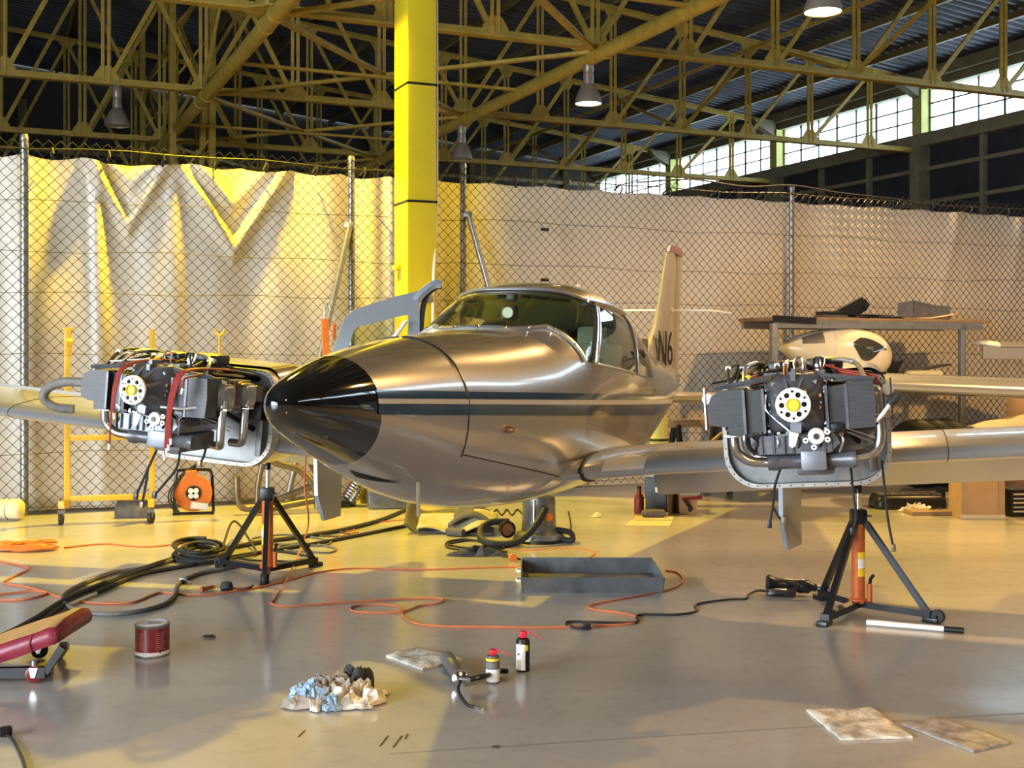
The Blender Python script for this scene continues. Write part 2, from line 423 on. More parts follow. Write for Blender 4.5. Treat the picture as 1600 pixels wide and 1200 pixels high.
wallbox(lw, T0 - 0.2, T0, -29.0, -11.0, 5.5, 12.0); wallbox(lw, T0 - 0.2, T0, L0, -29.0, 0, 12.0)
struct(lw.build('wall_left', 'blackwall', smooth=0))
struct(wallbox(MB(), T0, T_WALL, L0, L0 + 0.2, 0, 12.0).build('wall_front', 'blackwall', smooth=0))

# right wall: cladding below, ribbon windows, eave beam
WB0, WB1 = 7.02, 8.12
rw = MB(); wallbox(rw, T_WALL + 0.05, T_WALL + 0.25, L0, L1, 0, WB0 - 0.30)
wr = struct(rw.build('wall_right', 'darkwall', smooth=0))
wallbox(MB(), T_WALL - 0.18, T_WALL + 0.3, L0, L1, WB0 - 0.34, WB0 - 0.02).build('sill_beam', 'concrete', wr, smooth=0)
wallbox(MB(), T_WALL - 0.10, T_WALL + 0.3, L0, L1, WB1, WB1 + 0.20).build('lintel', 'concrete', wr, smooth=0)
wallbox(MB(), T_WALL - 0.28, T_WALL + 0.3, L0, L1, WB1 + 0.20, roof_z(T_WALL) + 0.1).build('eave_beam', 'concrete', wr, smooth=0)
for z in (3.2, 5.2, 6.05):
    wallbox(MB(), T_WALL - 0.06, T_WALL + 0.06, L0, L1, z, z + 0.10).build('girt', 'concrete', wr, smooth=0)
k = 0
for bay in range(-3, 4):
    la = bay * BAY - 0.1; lb = la + BAY
    wallbox(MB(), T_WALL - 0.30, T_WALL + 0.2, la - 0.17, la + 0.17, 0, WB0 - 0.34).build('pilaster', 'concrete', wr, smooth=0)
    wallbox(MB(), T_WALL - 0.22, T_WALL + 0.2, la - 0.17, la + 0.17, WB0 - 0.02, WB1).build('pilaster', 'palegreen', wr, smooth=0)
    # haunch under the eave on each pilaster
    MB().prism([TL(T_WALL - 0.2, la - 0.12, 7.9), TL(T_WALL - 0.2, la - 0.12, 8.4), TL(T_WALL - 1.0, la - 0.12, 8.4), TL(T_WALL - 0.8, la - 0.12, 8.2)], LX * 0.24).build('haunch', 'concrete', wr, smooth=0)
    for q in (1, 2):
        wallbox(MB(), T_WALL - 0.08, T_WALL + 0.06, la + q * BAY / 3 - 0.06, la + q * BAY / 3 + 0.06, 0, WB0 - 0.34).build('stud', 'concrete', wr, smooth=0)
    k += 1
    pane = wallbox(MB(), T_WALL + 0.08, T_WALL + 0.085, la + 0.17, lb - 0.17, WB0, WB1)
    w = struct(pane.build('window_%d' % k, 'pane', smooth=0))
    nm = 7
    for q in range(nm + 1):
        ll = la + 0.19 + (BAY - 0.38) * q / nm
        wd_ = 0.055 if q % 2 == 0 else 0.03
        wallbox(MB(), T_WALL + 0.03, T_WALL + 0.07, ll - wd_ / 2, ll + wd_ / 2, WB0, WB1).build('mullion', 'mullion', w, smooth=0)
    wallbox(MB(), T_WALL + 0.035, T_WALL + 0.065, la + 0.17, lb - 0.17, 7.38, 7.415).build('glazing_bar', 'mullion', w, smooth=0)
    wallbox(MB(), T_WALL + 0.035, T_WALL + 0.065, la + 0.17, lb - 0.17, 7.74, 7.775).build('glazing_bar', 'mullion', w, smooth=0)

# purlins along the hall
names = iter(range(1, 100))
for q in range(-9, 7):
    t = q * PANEL * 1.0
    pm = MB().bar(TL(t, L0, roof_z(t) + 0.04), TL(t, L1, roof_z(t) + 0.04), 0.09, 0.16, up=(0, 0, 1))
    struct(pm.build('trim_%d' % next(names), 'purlin', smooth=0))

# ------------------------------------------------------------------ trusses
def truss(l, t_min, t_max, label):
    base = TL(0, l)
    root = thing('roof_truss', label, 'roof truss', (0, 0, 0), group='steel roof trusses')
    lo = lambda t: TL(t, l, CHORD)
    hi = lambda t: TL(t, l, roof_z(t) - 0.12)
    up = (0, 0, 1)
    # chords as double angles: web plate + flange
    a, b = t_min * PANEL, T_WALL - 0.1
    cb = MB().bar(lo(a), lo(b), 0.19, 0.035, up=up)
    cb.bar(lo(a) + Vector((0, 0, 0.06)), lo(b) + Vector((0, 0, 0.06)), 0.05, 0.11, up=up)
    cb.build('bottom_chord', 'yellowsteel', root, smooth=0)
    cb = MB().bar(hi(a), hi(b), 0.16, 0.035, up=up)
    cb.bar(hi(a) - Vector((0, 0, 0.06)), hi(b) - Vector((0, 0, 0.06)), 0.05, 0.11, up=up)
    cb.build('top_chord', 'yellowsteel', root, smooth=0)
    gus = None
    for q in range(t_min, t_max + 1):
        t = q * PANEL
        vb = MB()
        vb.bar(lo(t) - TX * 0.055, hi(t) - TX * 0.055, 0.06, 0.06); vb.bar(lo(t) + TX * 0.055, hi(t) + TX * 0.055, 0.06, 0.06)
        vb.build('vertical', 'yellowsteel', root, smooth=0)
        # diagonals
        per = q % 6
        dirn = 1 if (q >= 0 or per in (0, 1, 2)) else -1
        if q >= 0: dirn = 1
        elif -3 < q < 0: dirn = -1
        elif q == -3: dirn = 0
        else: dirn = 1
        for dd in ((-1, 1) if (dirn == 0 or q == 0) else (dirn,)):
            if t_min <= q + dd <= t_max:
                MB().bar(lo(t) + Vector((0, 0, 0.15)) + TX * 0.1 * dd, hi(t + dd * PANEL) - Vector((0, 0, 0.12)), 0.05, 0.085).build('diagonal', 'yellowsteel', root, smooth=0)
        # light sub-brace from mid vertical
        g = MB()
        for sgn, ff in ((1, lo), ):
            c = ff(t)
            poly = [c - TX * 0.24 + Vector((0, 0, 0.04)), c + TX * 0.24 + Vector((0, 0, 0.04)), c + TX * 0.22 + Vector((0, 0, 0.16)), c + TX * 0.10 + Vector((0, 0, 0.34)), c - TX * 0.10 + Vector((0, 0, 0.34)), c - TX * 0.22 + Vector((0, 0, 0.16))]
            g.prism([p - LX * 0.015 for p in poly], LX * 0.03)
        g.build('gusset_plate', 'yellowsteel', root, smooth=0)
        c = hi(t)
        poly = [c - TX * 0.24 - Vector((0, 0, 0.06)), c + TX * 0.24 - Vector((0, 0, 0.08)), c + TX * 0.1 - Vector((0, 0, 0.3)), c - TX * 0.1 - Vector((0, 0, 0.3))]
        MB().prism([p - LX * 0.015 for p in poly], LX * 0.03).build('gusset_plate', 'yellowsteel', root, smooth=0)
    return root
truss(-BAY, -6, 6, 'yellow steel roof truss nearest the camera, carried by the big yellow column')
truss(0, -8, 6, 'yellow steel roof truss the lit lamp behind the column hangs from')
truss(BAY, -11, 6, 'yellow steel roof truss second behind the column, over the fence')
truss(2 * BAY, -11, 6, 'dark yellow roof truss far back, lowest one seen over the fence')
truss(3 * BAY, -11, 6, 'darkest yellow roof truss at the far end of the hall')

# secondary longitudinal mid-height rails with V braces between the trusses
for q, zf in ((-3, 0.55), (3, 0.5)):
    t = q * PANEL
    root = thing('ridge_brace', 'yellow longitudinal steel brace %s' % {-6: 'far left under the roof', -3: 'left of the big column under the roof', 3: 'right of the lit lamp under the roof'}[q], 'steel brace', group='long braces between trusses')
    zz = CHORD + (roof_z(t) - CHORD) * zf
    for b in range(-1, 3):
        A0, A1 = TL(t, b * BAY, 0), TL(t, (b + 1) * BAY, 0)
        mid = (A0 + A1) / 2
        e = lambda p, z: Vector((p.x, p.y, z))
        MB().bar(e(A0, zz), e(A1, zz), 0.07, 0.07).build('rail', 'yellowsteel', root, smooth=0)
        MB().bar(e(A0, CHORD + 0.1), e(mid, zz), 0.06, 0.06).build('diagonal', 'yellowsteel', root, smooth=0)
        MB().bar(e(mid, zz), e(A1, CHORD + 0.1), 0.06, 0.06).build('diagonal', 'yellowsteel', root, smooth=0)

# big longitudinal tubes under the chords and horizontal X bracing
tube_labels = {0: 'thick yellow round roof tube running away over the fence, right of the column', -3: 'thick yellow round roof tube slanting down left of the column', 5: 'yellow round roof tube nearest the ribbon windows'}
for q in (0, -3):
    t = q * PANEL
    o = thing('roof_tube', tube_labels[q], 'roof tube', group='long roof tubes')
    MB().cyl(TL(t, -1.6 * BAY, CHORD - 0.13), TL(t, 3.2 * BAY, CHORD - 0.13), 0.125, n=16).build('tube', 'yellowsteel', o)
    for b in range(-1, 4):
        for dl in (-0.35, 0.35):
            p = TL(t, b * BAY + dl, CHORD - 0.13)
            MB().cyl(p - LX * 0.03, p + LX * 0.03, 0.14, n=16).build('collar', 'yellowsteel', o)
        p = TL(t, b * BAY, CHORD - 0.02)
        MB().prism([p + TX * 0.4 + LX * 0.12, p + LX * 0.5, p - TX * 0.4 + LX * 0.12, p - TX * 0.4 - LX * 0.12, p - LX * 0.5, p + TX * 0.4 - LX * 0.12], (0, 0, 0.02)).build('node_plate', 'yellowsteel', o, smooth=0)
for b in range(-1, 3):
    o = thing('wind_brace', 'yellow horizontal cross brace %s' % {-1: 'nearest, over the big column', 0: 'behind the column between two roof tubes', 1: 'far behind the column, low over the fence', 2: 'farthest, just above the fence'}[b], 'cross brace', group='horizontal cross braces')
    z = CHORD - 0.06
    for (qa, qb) in ((0, -3), (-3, 0)):
        MB().bar(TL(qa * PANEL, b * BAY, z), TL(qb * PANEL, (b + 1) * BAY, z), 0.11, 0.06, up=(0, 0, 1)).build('brace', 'yellowsteel', o, smooth=0)
    MB().bar(TL(0, (b + 0.5) * BAY, z - 0.04), TL(-3 * PANEL, (b + 0.5) * BAY, z - 0.04), 0.08, 0.05, up=(0, 0, 1)).build('strut', 'yellowsteel', o, smooth=0)
# lattice column far at the left behind the fence
for (px, d, lab) in ((300, 27.0, 'paired yellow lattice column far back left of the slanting roof tube'), (248, 33.0, 'darker yellow lattice column farthest back at the left')):
    c = P(px, 550, d); c.z = 0
    o = thing('lattice_column', lab, 'column', c, (0, 0, PHI), group='far lattice columns')
    for x in (-0.42, 0.42):
        MB().bar((x, 0, 0), (x * 1.05, 0, roof_z(-8) - 0.3), 0.26, 0.14).build('chord', 'yellowsteel', o, smooth=0)
    for i in range(8):
        z = 0.6 + i * 1.15
        MB().bar((-0.42, 0, z), (0.42, 0, z + 1.1), 0.05, 0.05).build('lacing', 'yellowsteel', o, smooth=0)
    MB().bar((-0.15, 0.3, 0), (0.55, 0.3, roof_z(-8) - 0.3), 0.2, 0.12).build('raking_strut', 'yellowsteel', o, smooth=0)

# ------------------------------------------------------------------ big yellow column
cp = Vector((-0.955, 11.86, 0))
col = thing('steel_column', 'tall bright yellow box column standing in front of the fence', 'column', cp, (0, 0, PHI))
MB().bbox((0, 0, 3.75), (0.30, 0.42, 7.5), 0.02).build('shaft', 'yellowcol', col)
MB().box((0, 0, 0.02), (0.5, 0.62, 0.04)).build('base_plate', 'yellowsteel', col)
for z in (4.05, 2.91):
    MB().box((0, -0.004, z), (0.312, 0.432, 0.022)).build('strap', 'black', col)
pp = smooth_path([(0.165, -0.17, 7.2), (0.165, -0.17, 5.0), (0.168, -0.17, 3.6), (0.165, -0.165, 2.9), (0.13, -0.20, 2.4), (0.10, -0.235, 1.9), (0.10, -0.24, 0.6)], 6)
MB().tube(pp, 0.014, 8).build('conduit', 'white', col)
MB().bbox((0.02, -0.235, 1.98), (0.16, 0.06, 0.10), 0.01).build('junction_box', 'galv', col)
MB().bbox((-0.18, 0.05, 2.28), (0.05, 0.12, 0.05), 0.01).build('bracket', 'yellowcol', col)

# ------------------------------------------------------------------ high-bay lamps
def lamp(p, label, lit, power=0, color=(1, .7, .35), hang=None, lens=True, cone=150, size=0.16):
    """p: centre of the lens"""
    o = thing('high_bay_lamp', label, 'lamp', p, group='high bay lamps')
    r = 0.235
    MB().lathe([(0.05, 0.52), (0.085, 0.52), (0.09, 0.46), (0.088, 0.34), (0.11, 0.32), (0.16, 0.24), (0.20, 0.14), (0.228, 0.06), (r, 0.0), (r - 0.012, 0.0), (0.19, 0.12), (0.10, 0.3)], (0, 0, 0), (0, 0, 1), 28).build('lamp_shade', 'lampshade', o)
    MB().lathe([(0.0, 0.78), (0.07, 0.78), (0.09, 0.74), (0.09, 0.55), (0.07, 0.52), (0.0, 0.52)], (0, 0, 0), (0, 0, 1), 20).build('ballast_housing', 'lampshade', o)
    MB().tube(smooth_path([(0, 0, 0.78), (0.02, 0, 0.86), (0, 0, (hang or 0.9))], 4), 0.012, 6).build('hanger', 'galv', o)
    MB().lathe([(0.0, 0.012), (0.12, 0.008), (0.215, 0.02), (0.215, 0.03), (0.0, 0.04)], (0, 0, 0), (0, 0, 1), 28).build('lens', 'lit' if lit else 'unlit', o)
    if lit and power:
        l = bpy.data.lights.new('lamp_light', 'SPOT'); l.energy = power; l.color = color; l.spot_size = R(cone); l.spot_blend = 0.35; l.shadow_soft_size = size
        lo = bpy.data.objects.new('lamp_light', l); COL.objects.link(lo); lo.parent = o; lo.location = (0, 0, -0.02)
    return o
ORANGE = (1.0, 0.60, 0.22); YEL = (1.0, 0.70, 0.012)
A = TL(0, 0.25, 5.66); B = TL(0, -BAY + 0.1, 5.60)
lamp(A, 'lit bell-shaped high bay lamp hanging right of the yellow column', True, 700, ORANGE, 0.88)
lamp(B, 'lit bell-shaped high bay lamp cut by the top edge of the picture', True, 2200, ORANGE, 0.92)
lamp(TL(-0.0, BAY + 0.1, 5.6), 'dark unlit high bay lamp low behind the column', False, hang=0.95)
lamp(TL(-7.08, BAY, 5.76), 'dim unlit high bay lamp at upper left', False, hang=0.86)
lamp(Vector((-2.6, 11.12, 5.6)), 'lit yellow high bay lamp overhead left of the column', True, 2900, YEL, 0.92, size=0.10, cone=128)
lamp(Vector((3.4, -3.2, 5.6)), 'lit warm high bay lamp overhead behind the camera', True, 2000, ORANGE, 0.92, size=0.12)
lamp(Vector((6.2, 8.6, 5.6)), 'lit orange high bay lamp overhead right of the right wing', True, 1700, (1.0, 0.56, 0.17), 0.92, size=0.10)
# =================================================================== FENCE AND TARPS
FP = Vector((-4.333, 10.69, 0)); FH = 3.34
def FQ(q, z, off=0.0):
    v = FP + TX * q + LX * off
    return Vector((v.x, v.y, z))
fence = thing('chain_link_fence', 'tall grey chain-link fence running behind the airplane', 'fence')
for q in (-3.1, 0.0, 2.996, 4.18, 8.28, 12.4):
    pst = MB().cyl(FQ(q, 0), FQ(q, FH + 0.02), 0.033 if q != 0 else 0.036, n=12)
    po = pst.build('post', 'galv', fence)
    MB().lathe([(0.0, 0.03), (0.03, 0.025), (0.037, 0.0), (0.037, -0.02)], FQ(q, FH + 0.02), (0, 0, 1), 12).build('post_cap', 'galv', po)
for q0, z0, q1, z1 in ((2.97, 2.70, 2.28, 0.05), (4.22, 2.86, 4.95, 0.05)):
    br = MB().cyl(FQ(q0, z0, -0.05), FQ(q1, z1, -0.32), 0.030, n=12).build('brace', 'galv', fence)
    MB().bbox(FQ(q0, z0, -0.03), (0.09, 0.09, 0.06), 0.012).build('clamp', 'galv', br)
# woven mesh, one zigzag strand per 10 cm (too many to pick apart singly)
ms = MB(); cell = 0.05; nz = 33
for kq in range(-62, 260):
    q0 = kq * cell
    pts = []
    for i in range(nz * 2 + 1):
        z = 0.03 + i * (FH - 0.03) / (nz * 2)
        s = (i + kq) % 2
        pts.append(FQ(q0 + s * (cell + 0.004), z, -0.036 + (0.004 if s else -0.004)))
    ms.tube(pts, 0.0042, 3, caps=False)
ms.build('wire_mesh', 'wire', fence, smooth=0, kind='stuff')
for z in (0.06, 0.55, 1.43, 1.98, 2.35, 2.80, 3.27):
    pts = [FQ(-3.1 + 0.4 * i, z + 0.012 * math.sin(i * 1.7 + z * 9) + (0.012 * math.sin(i * 0.7) if z > 2 else 0), -0.045) for i in range(40)]
    MB().tube(pts, 0.0026 if z < 3 else 0.006, 4).build('tension_wire', 'wire', fence)
for q, z in ((5.08, 2.74), (5.08, 2.21)):
    MB().bbox(FQ(q, z, -0.06), (0.09, 0.03, 0.035), 0.008, (0, 0, PHI)).build('wire_tensioner', 'black', fence)
# black cable draped along the top of the right half
pts = smooth_path([FQ(6.2, 3.30, -0.06), FQ(6.9, 3.37, -0.06), FQ(7.6, 3.33, -0.07), FQ(8.25, 3.38, -0.06), FQ(8.9, 3.33, -0.07), FQ(9.7, 3.30, -0.06), FQ(10.4, 3.26, -0.05), FQ(11.6, 3.27, -0.05), FQ(13, 3.28, -0.05)], 6)
tag(MB().tube(pts, 0.010, 6).build('draped_cable', 'rubber'), 'slack black cable lying along the fence top at right', 'cable')

TZ = 3.23
def ridge(x, w): return math.exp(-(x / w) ** 2)
def tarp_left(u, v):
    q = -3.1 + u * 6.72; z = 0.02 + v * (TZ - 0.02)
    d = 0.035 * math.sin(q * 5.1 + 0.6) * (0.3 + 0.7 * v) + 0.02 * math.sin(q * 11 + 2 * v)
    d += 0.018 * math.sin(q * 2.1 + 5 * v)
    for qc, zl, sl, amp in ((1.86, 2.42, 1.55, 0.11), (1.86, 2.86, 1.1, 0.07), (0.90, 2.62, 1.75, 0.09), (0.93, 3.02, 1.0, 0.08), (-1.2, 2.5, 1.6, 0.06)):
        zr = zl + abs(q - qc) * sl
        fade = max(0.0, 1 - abs(q - qc) / 0.75)
        d += amp * ridge(z - zr, 0.10) * min(1, fade * 1.6)
    # long vertical folds under hang points
    for qc, amp, w in ((0.62, 0.07, 0.06), (1.30, 0.05, 0.08), (-0.55, 0.05, 0.08), (-0.05, 0.035, 0.06), (3.25, 0.06, 0.1), (3.45, 0.05, 0.05), (-1.9, 0.05, 0.1)):
        d += amp * ridge(q - qc - 0.06 * (1 - v), w) * (0.25 + 0.75 * v)
    top = 0.0
    if v > 0.999:
        ph = (q * 2.05) % 1.0
        top = -0.035 * math.sin(ph * PI)
        for qc, dp in ((0.93, 0.05),): top -= dp * ridge(q - qc, 0.2)
    return FQ(q, z + top, 0.16 - d)
t1 = MB().grid(tarp_left, 280, 70).build('tarp', 'tarp', smooth=180)
tag(relocate(t1), 'creased cream tarp hung in swags behind the fence left of the yellow column', 'tarp', 'tarps behind the fence')
def tarp_right(u, v):
    q = 3.66 + u * 9.76; z = 0.02 + v * (TZ - 0.03)
    d = 0.012 * math.sin(q * 4.1 + 0.6) + 0.012 * math.sin(q * 2.3 + 3 * v)
    for qa, qb, amp in ((8.9, 9.9, 0.035), (10.9, 10.0, 0.035), (6.3, 7.2, 0.018), (7.4, 7.1, 0.02), (5.3, 5.5, 0.02), (12.0, 11.4, 0.03)):
        d += amp * ridge(q - (qb + (qa - qb) * v), 0.09) * (0.3 + 0.7 * v)
    top = 0.0
    if v > 0.999: top = -0.02 * math.sin(((q * 1.55) % 1.0) * PI)
    return FQ(q, z + top, 0.12 - d)
t2 = MB().grid(tarp_right, 220, 50).build('tarp', 'tarp', smooth=180)
tag(relocate(t2), 'smoother cream tarp behind the fence right of the yellow column', 'tarp', 'tarps behind the fence')
for tq, host in (([-0.25 + 0.48 * i for i in range(8)], t1), ([4.75 + 0.62 * i for i in range(13)], t2)):
    for q in tq:
        p = FQ(q, TZ - 0.01, 0.0) - Vector(host.location)
        MB().tube([p + LX * 0.10, p + Vector((0, 0, 0.05)) - LX * 0.06, p + Vector((0.01, 0, 0.0)) - LX * 0.07, p + Vector((-0.01, 0, -0.06)) - LX * 0.06], 0.011, 5).build('tie', 'black', host)
# =================================================================== THE AIRPLANE
TH = R(16.7)
NX, NY = -0.805, 4.005
plane = thing('airplane', 'silver twin-engine propeller airplane with black nose and navy stripes standing on jacks', 'airplane', (NX, NY, 0), (0, R(0.6), -TH))
ZOFF = 0.0

def lerp_table(tab, s):
    if s <= tab[0][0]: return tab[0][1]
    for (a, va), (b, vb) in zip(tab, tab[1:]):
        if s <= b:
            t = (s - a) / (b - a); return va + (vb - va) * t
    return tab[-1][1]
def smooth_table(tab, n=8):
    # Catmull-Rom resample in s
    pts = [Vector((a, b, 0)) for a, b in tab]
    return [(p.x, p.y) for p in smooth_path(pts, n)]
W_ = smooth_table([(0, 0.0), (0.03, 0.050), (0.10, 0.088), (0.25, 0.138), (0.441, 0.185), (0.75, 0.245), (1.112, 0.308), (1.6, 0.40), (2.0, 0.475), (2.4, 0.53), (3.0, 0.56), (3.6, 0.565), (4.2, 0.545), (5.0, 0.475), (6.0, 0.37), (7.0, 0.24), (7.8, 0.12), (8.5, 0.045)])
ZT = smooth_table([(0, 1.275), (0.03, 1.325), (0.10, 1.355), (0.25, 1.396), (0.441, 1.436), (0.75, 1.478), (1.112, 1.513), (1.6, 1.543), (2.0, 1.562), (2.2, 1.575), (2.42, 1.67), (2.68, 1.785), (2.9, 1.835), (3.2, 1.86), (3.6, 1.845), (4.0, 1.79), (4.5, 1.69), (5.0, 1.595), (6.0, 1.47), (7.0, 1.38), (8.5, 1.27)])
ZB = smooth_table([(0, 1.275), (0.03, 1.215), (0.10, 1.172), (0.25, 1.115), (0.441, 1.048), (0.75, 0.942), (1.112, 0.835), (1.6, 0.735), (2.0, 0.688), (2.5, 0.66), (3.2, 0.655), (4.0, 0.68), (5.0, 0.77), (6.0, 0.87), (7.0, 0.96), (8.5, 1.06)])
ZC = smooth_table([(0, 1.275), (0.2, 1.262), (0.441, 1.245), (1.112, 1.19), (2.0, 1.11), (3.0, 1.06), (4.0, 1.035), (5.0, 1.06), (6.0, 1.10), (7.0, 1.13), (8.5, 1.16)])
def zc_(s): return lerp_table(ZC, s)
def nu_(s): return lerp_table([(0, 2.0), (1.5, 2.15), (2.6, 2.75), (3.5, 2.9), (4.3, 2.6), (5, 2.2), (8, 2.0)], s)
def nl_(s): return lerp_table([(0, 2.0), (1.5, 2.2), (3, 2.5), (5, 2.2), (8, 2.0)], s)
def hull_at(s, a, side=1, off=0.0):
    """a: 0 top centre .. pi bottom centre"""
    w = lerp_table(W_, s) + off; zc = zc_(s); hu = lerp_table(ZT, s) - zc + off; hl = zc - lerp_table(ZB, s) + off
    sa, ca = math.sin(a), math.cos(a)
    n = nu_(s) if ca >= 0 else nl_(s)
    x = w * (max(0.0, sa) ** (2 / n)); z = zc + (hu * ca ** (2 / n) if ca >= 0 else -hl * ((-ca) ** (2 / n)))
    return Vector((side * x, s, z))
def hull_z(s, z, side=1, off=0.0):
    zc = zc_(s); hu = lerp_table(ZT, s) - zc; hl = zc - lerp_table(ZB, s); w = lerp_table(W_, s)
    if z >= zc: n = nu_(s); f = min(1, (z - zc) / hu)
    else: n = nl_(s); f = min(1, (zc - z) / hl)
    return Vector((side * (w * (1 - f ** n) ** (1 / n) + off), s, z))
def ang_of_z(s, z):
    zc = zc_(s); hu = lerp_table(ZT, s) - zc
    f = max(0.0, min(1.0, (z - zc) / hu)); return math.acos(min(1, f ** (nu_(s) / 2)))
def sill(s): return 1.392 - 0.077 * (s - 2.6)
def head(s): return min(lerp_table([(2.3, 1.74), (3.0, 1.715), (3.7, 1.64), (4.3, 1.475), (5.0, 1.33)], s), lerp_table(ZT, s) - 0.06)
# stations: arc length at the crown, at window-head height and at sill height
ST = [(k, k, k) for k in (0.0, 0.012, 0.03, 0.06, 0.10, 0.17, 0.25, 0.34, 0.441, 0.58, 0.75, 0.93, 1.112, 1.3)] + \
     [(1.5, 1.52, 1.55), (1.7, 1.76, 1.80), (1.9, 2.00, 2.06), (2.05, 2.20, 2.28), (2.16, 2.34, 2.42)]
WS0 = len(ST) - 1
for k in range(1, 7):
    f = k / 6; ST.append((2.16 + 0.53 * f, 2.34 + 0.65 * f, 2.42 + 0.10 * f))
WS1 = len(ST) - 1
ST.append((2.77, 3.07, 2.62)); I1 = len(ST) - 1
ST += [(3.0, 3.26, 2.90), (3.25, 3.46, 3.18), (3.50, 3.66, 3.46)]; I2 = len(ST) - 1
ST.append((3.58, 3.74, 3.54)); I3 = len(ST) - 1
ST += [(3.90, 4.02, 3.84), (4.24, 4.30, 4.14)]; I4 = len(ST) - 1
ST += [(4.4, 4.44, 4.32), (4.7, 4.72, 4.66)] + [(k, k, k) for k in (5.0, 5.5, 6.0, 6.5, 7.0, 7.5, 8.0, 8.4, 8.5)]
NA, NB_, NC, ND = 8, 6, 6, 10     # crown, glass band, upper side, lower half
grid_r = []
A0 = [0.85 * k / NA for k in range(NA)] + [0.85 + 0.35 * k / NB_ for k in range(NB_)] + [1.2 + (PI / 2 - 1.2) * k / NC for k in range(NC)] + [PI / 2 + PI / 2 * k / ND for k in range(ND + 1)]
for sc_, sh_, ss_ in ST:
    sh2, ss2 = max(sh_, 2.5), max(ss_, 2.3)
    wb = ang_of_z(ss2, sill(ss2)); wt = min(ang_of_z(sh2, head(sh2)), wb - 0.12)
    A1 = [wt * k / NA for k in range(NA)] + [wt + (wb - wt) * k / NB_ for k in range(NB_)] + [wb + (PI / 2 - wb) * k / NC for k in range(NC)] + [PI / 2 + PI / 2 * k / ND for k in range(ND + 1)]
    f = max(0.0, min(1.0, (ss_ - 1.4) / 0.9)); f = f * f * (3 - 2 * f)
    if sc_ > 4.4: f = max(0.0, 1 - (sc_ - 4.4) / 1.6)
    ang = [a0 + (a1 - a0) * f for a0, a1 in zip(A0, A1)]
    wt, wb = ang[NA], ang[NA + NB_]
    shear = 0.05 * max(0.0, 1 - abs(sc_ - 0.441) / (0.42 if sc_ < 0.441 else 0.60))
    row = []
    for a in ang:
        if a <= wt: s_ = sc_ + (sh_ - sc_) * (a / wt) ** 2
        elif a <= wb: s_ = sh_ + (ss_ - sh_) * (a - wt) / (wb - wt)
        else: s_ = ss_ + (sc_ - ss_) * ((a - wb) / (PI - wb)) ** 1.5
        row.append((s_ + shear * (1 - math.cos(a)) / 2, a))
    grid_r.append(row)
NRING = len(grid_r[0])
def cls(i, j):
    """what face between station i,i+1 and ring column j,j+1 is"""
    if WS0 <= i < WS1 and j < NA + NB_: return 'ws'
    if I1 <= i < I2 and NA <= j < NA + NB_: return 'w1'
    if I3 <= i < I4 and NA <= j < NA + NB_: return 'w2'
    return 'body'
pieces = {}
for side in (1, -1):
    for i in range(len(ST) - 1):
        for j in range(NRING - 1):
            c = cls(i, j)
            if side == -1 and c == 'w1': key = ('door_open', -1)       # right-hand door stands open
            elif side == -1 and I1 <= i < I2 and j >= NA - 3 and j < NA + NB_ + 5: key = ('door_open', -1)
            elif c == 'body': key = ('radome', 0) if i < 8 else ('body', 0)
            elif c == 'ws': key = ('ws', 0)
            else: key = (c, side)
            mb = pieces.setdefault(key, MB())
            q = [(i, j), (i + 1, j), (i + 1, j + 1), (i, j + 1)]
            vs = [hull_at(*grid_r[a][b], side=side) for a, b in q]
            mb.add(vs, [(0, 1, 2, 3)])
def weld(mb, name, mk, parent, thick=0.0, smooth=50):
    me = bpy.data.meshes.new(name); me.from_pydata(mb.v, [], mb.f)
    bm = bmesh.new(); bm.from_mesh(me); bmesh.ops.remove_doubles(bm, verts=bm.verts, dist=0.0006)
    bmesh.ops.recalc_face_normals(bm, faces=bm.faces); bm.to_mesh(me); bm.free()
    me.shade_smooth(); me.set_sharp_from_angle(angle=R(smooth))
    me.materials.append(m_(mk))
    o = bpy.data.objects.new(name, me); COL.objects.link(o); o.parent = parent
    if thick:
        md = o.modifiers.new('thickness', 'SOLIDIFY'); md.thickness = thick; md.offset = -1; md.use_rim = False
    return o
fus = weld(pieces[('body', 0)], 'fuselage', 'silver', plane, 0.012)
rad = weld(pieces[('radome', 0)], 'radome', 'radome', plane, 0.008); rad['label'] = 'gloss black pointed nose cone'
wsd = weld(pieces[('ws', 0)], 'windshield', 'glass', plane, 0.006); wsd['label'] = 'curved clear windshield'
for key in list(pieces):
    if key[0] in ('w1', 'w2', 'w3'):
        weld(pieces[key], 'side_window', 'glass', plane, 0.006)

def hull_strip(path_a, path_b, mk, name, parent, off=0.003, both=True, sides=(1, -1)):
    for sd in sides:
        mb = MB(); n = len(path_a)
        vs = []
        for (sa, za), (sb, zb) in zip(path_a, path_b):
            m = 5
            for k in range(m + 1):
                s = sa + (sb - sa) * k / m; z = za + (zb - za) * k / m
                vs.append(hull_z(s, z, sd, off))
        fs = []
        for i in range(n - 1):
            for k in range(5): fs.append((i * 6 + k, (i + 1) * 6 + k, (i + 1) * 6 + k + 1, i * 6 + k + 1))
        mb.add(vs, fs)
        mb.build(name, mk, parent, smooth=60)
SS = [0.445 + 0.12 * i for i in range(58)]
hull_strip([(s, 1.330 - 0.036 * s) for s in SS], [(s, 1.300 - 0.037 * s) for s in SS], 'navy', 'stripe', fus)
hull_strip([(s, 1.281 - 0.040 * s) for s in SS], [(s, 1.246 - 0.048 * s) for s in SS], 'navy', 'stripe', fus)
hull_strip([(s, 1.299 - 0.037 * s) for s in SS], [(s, 1.282 - 0.040 * s) for s in SS], 'palestripe', 'pinstripe', fus)
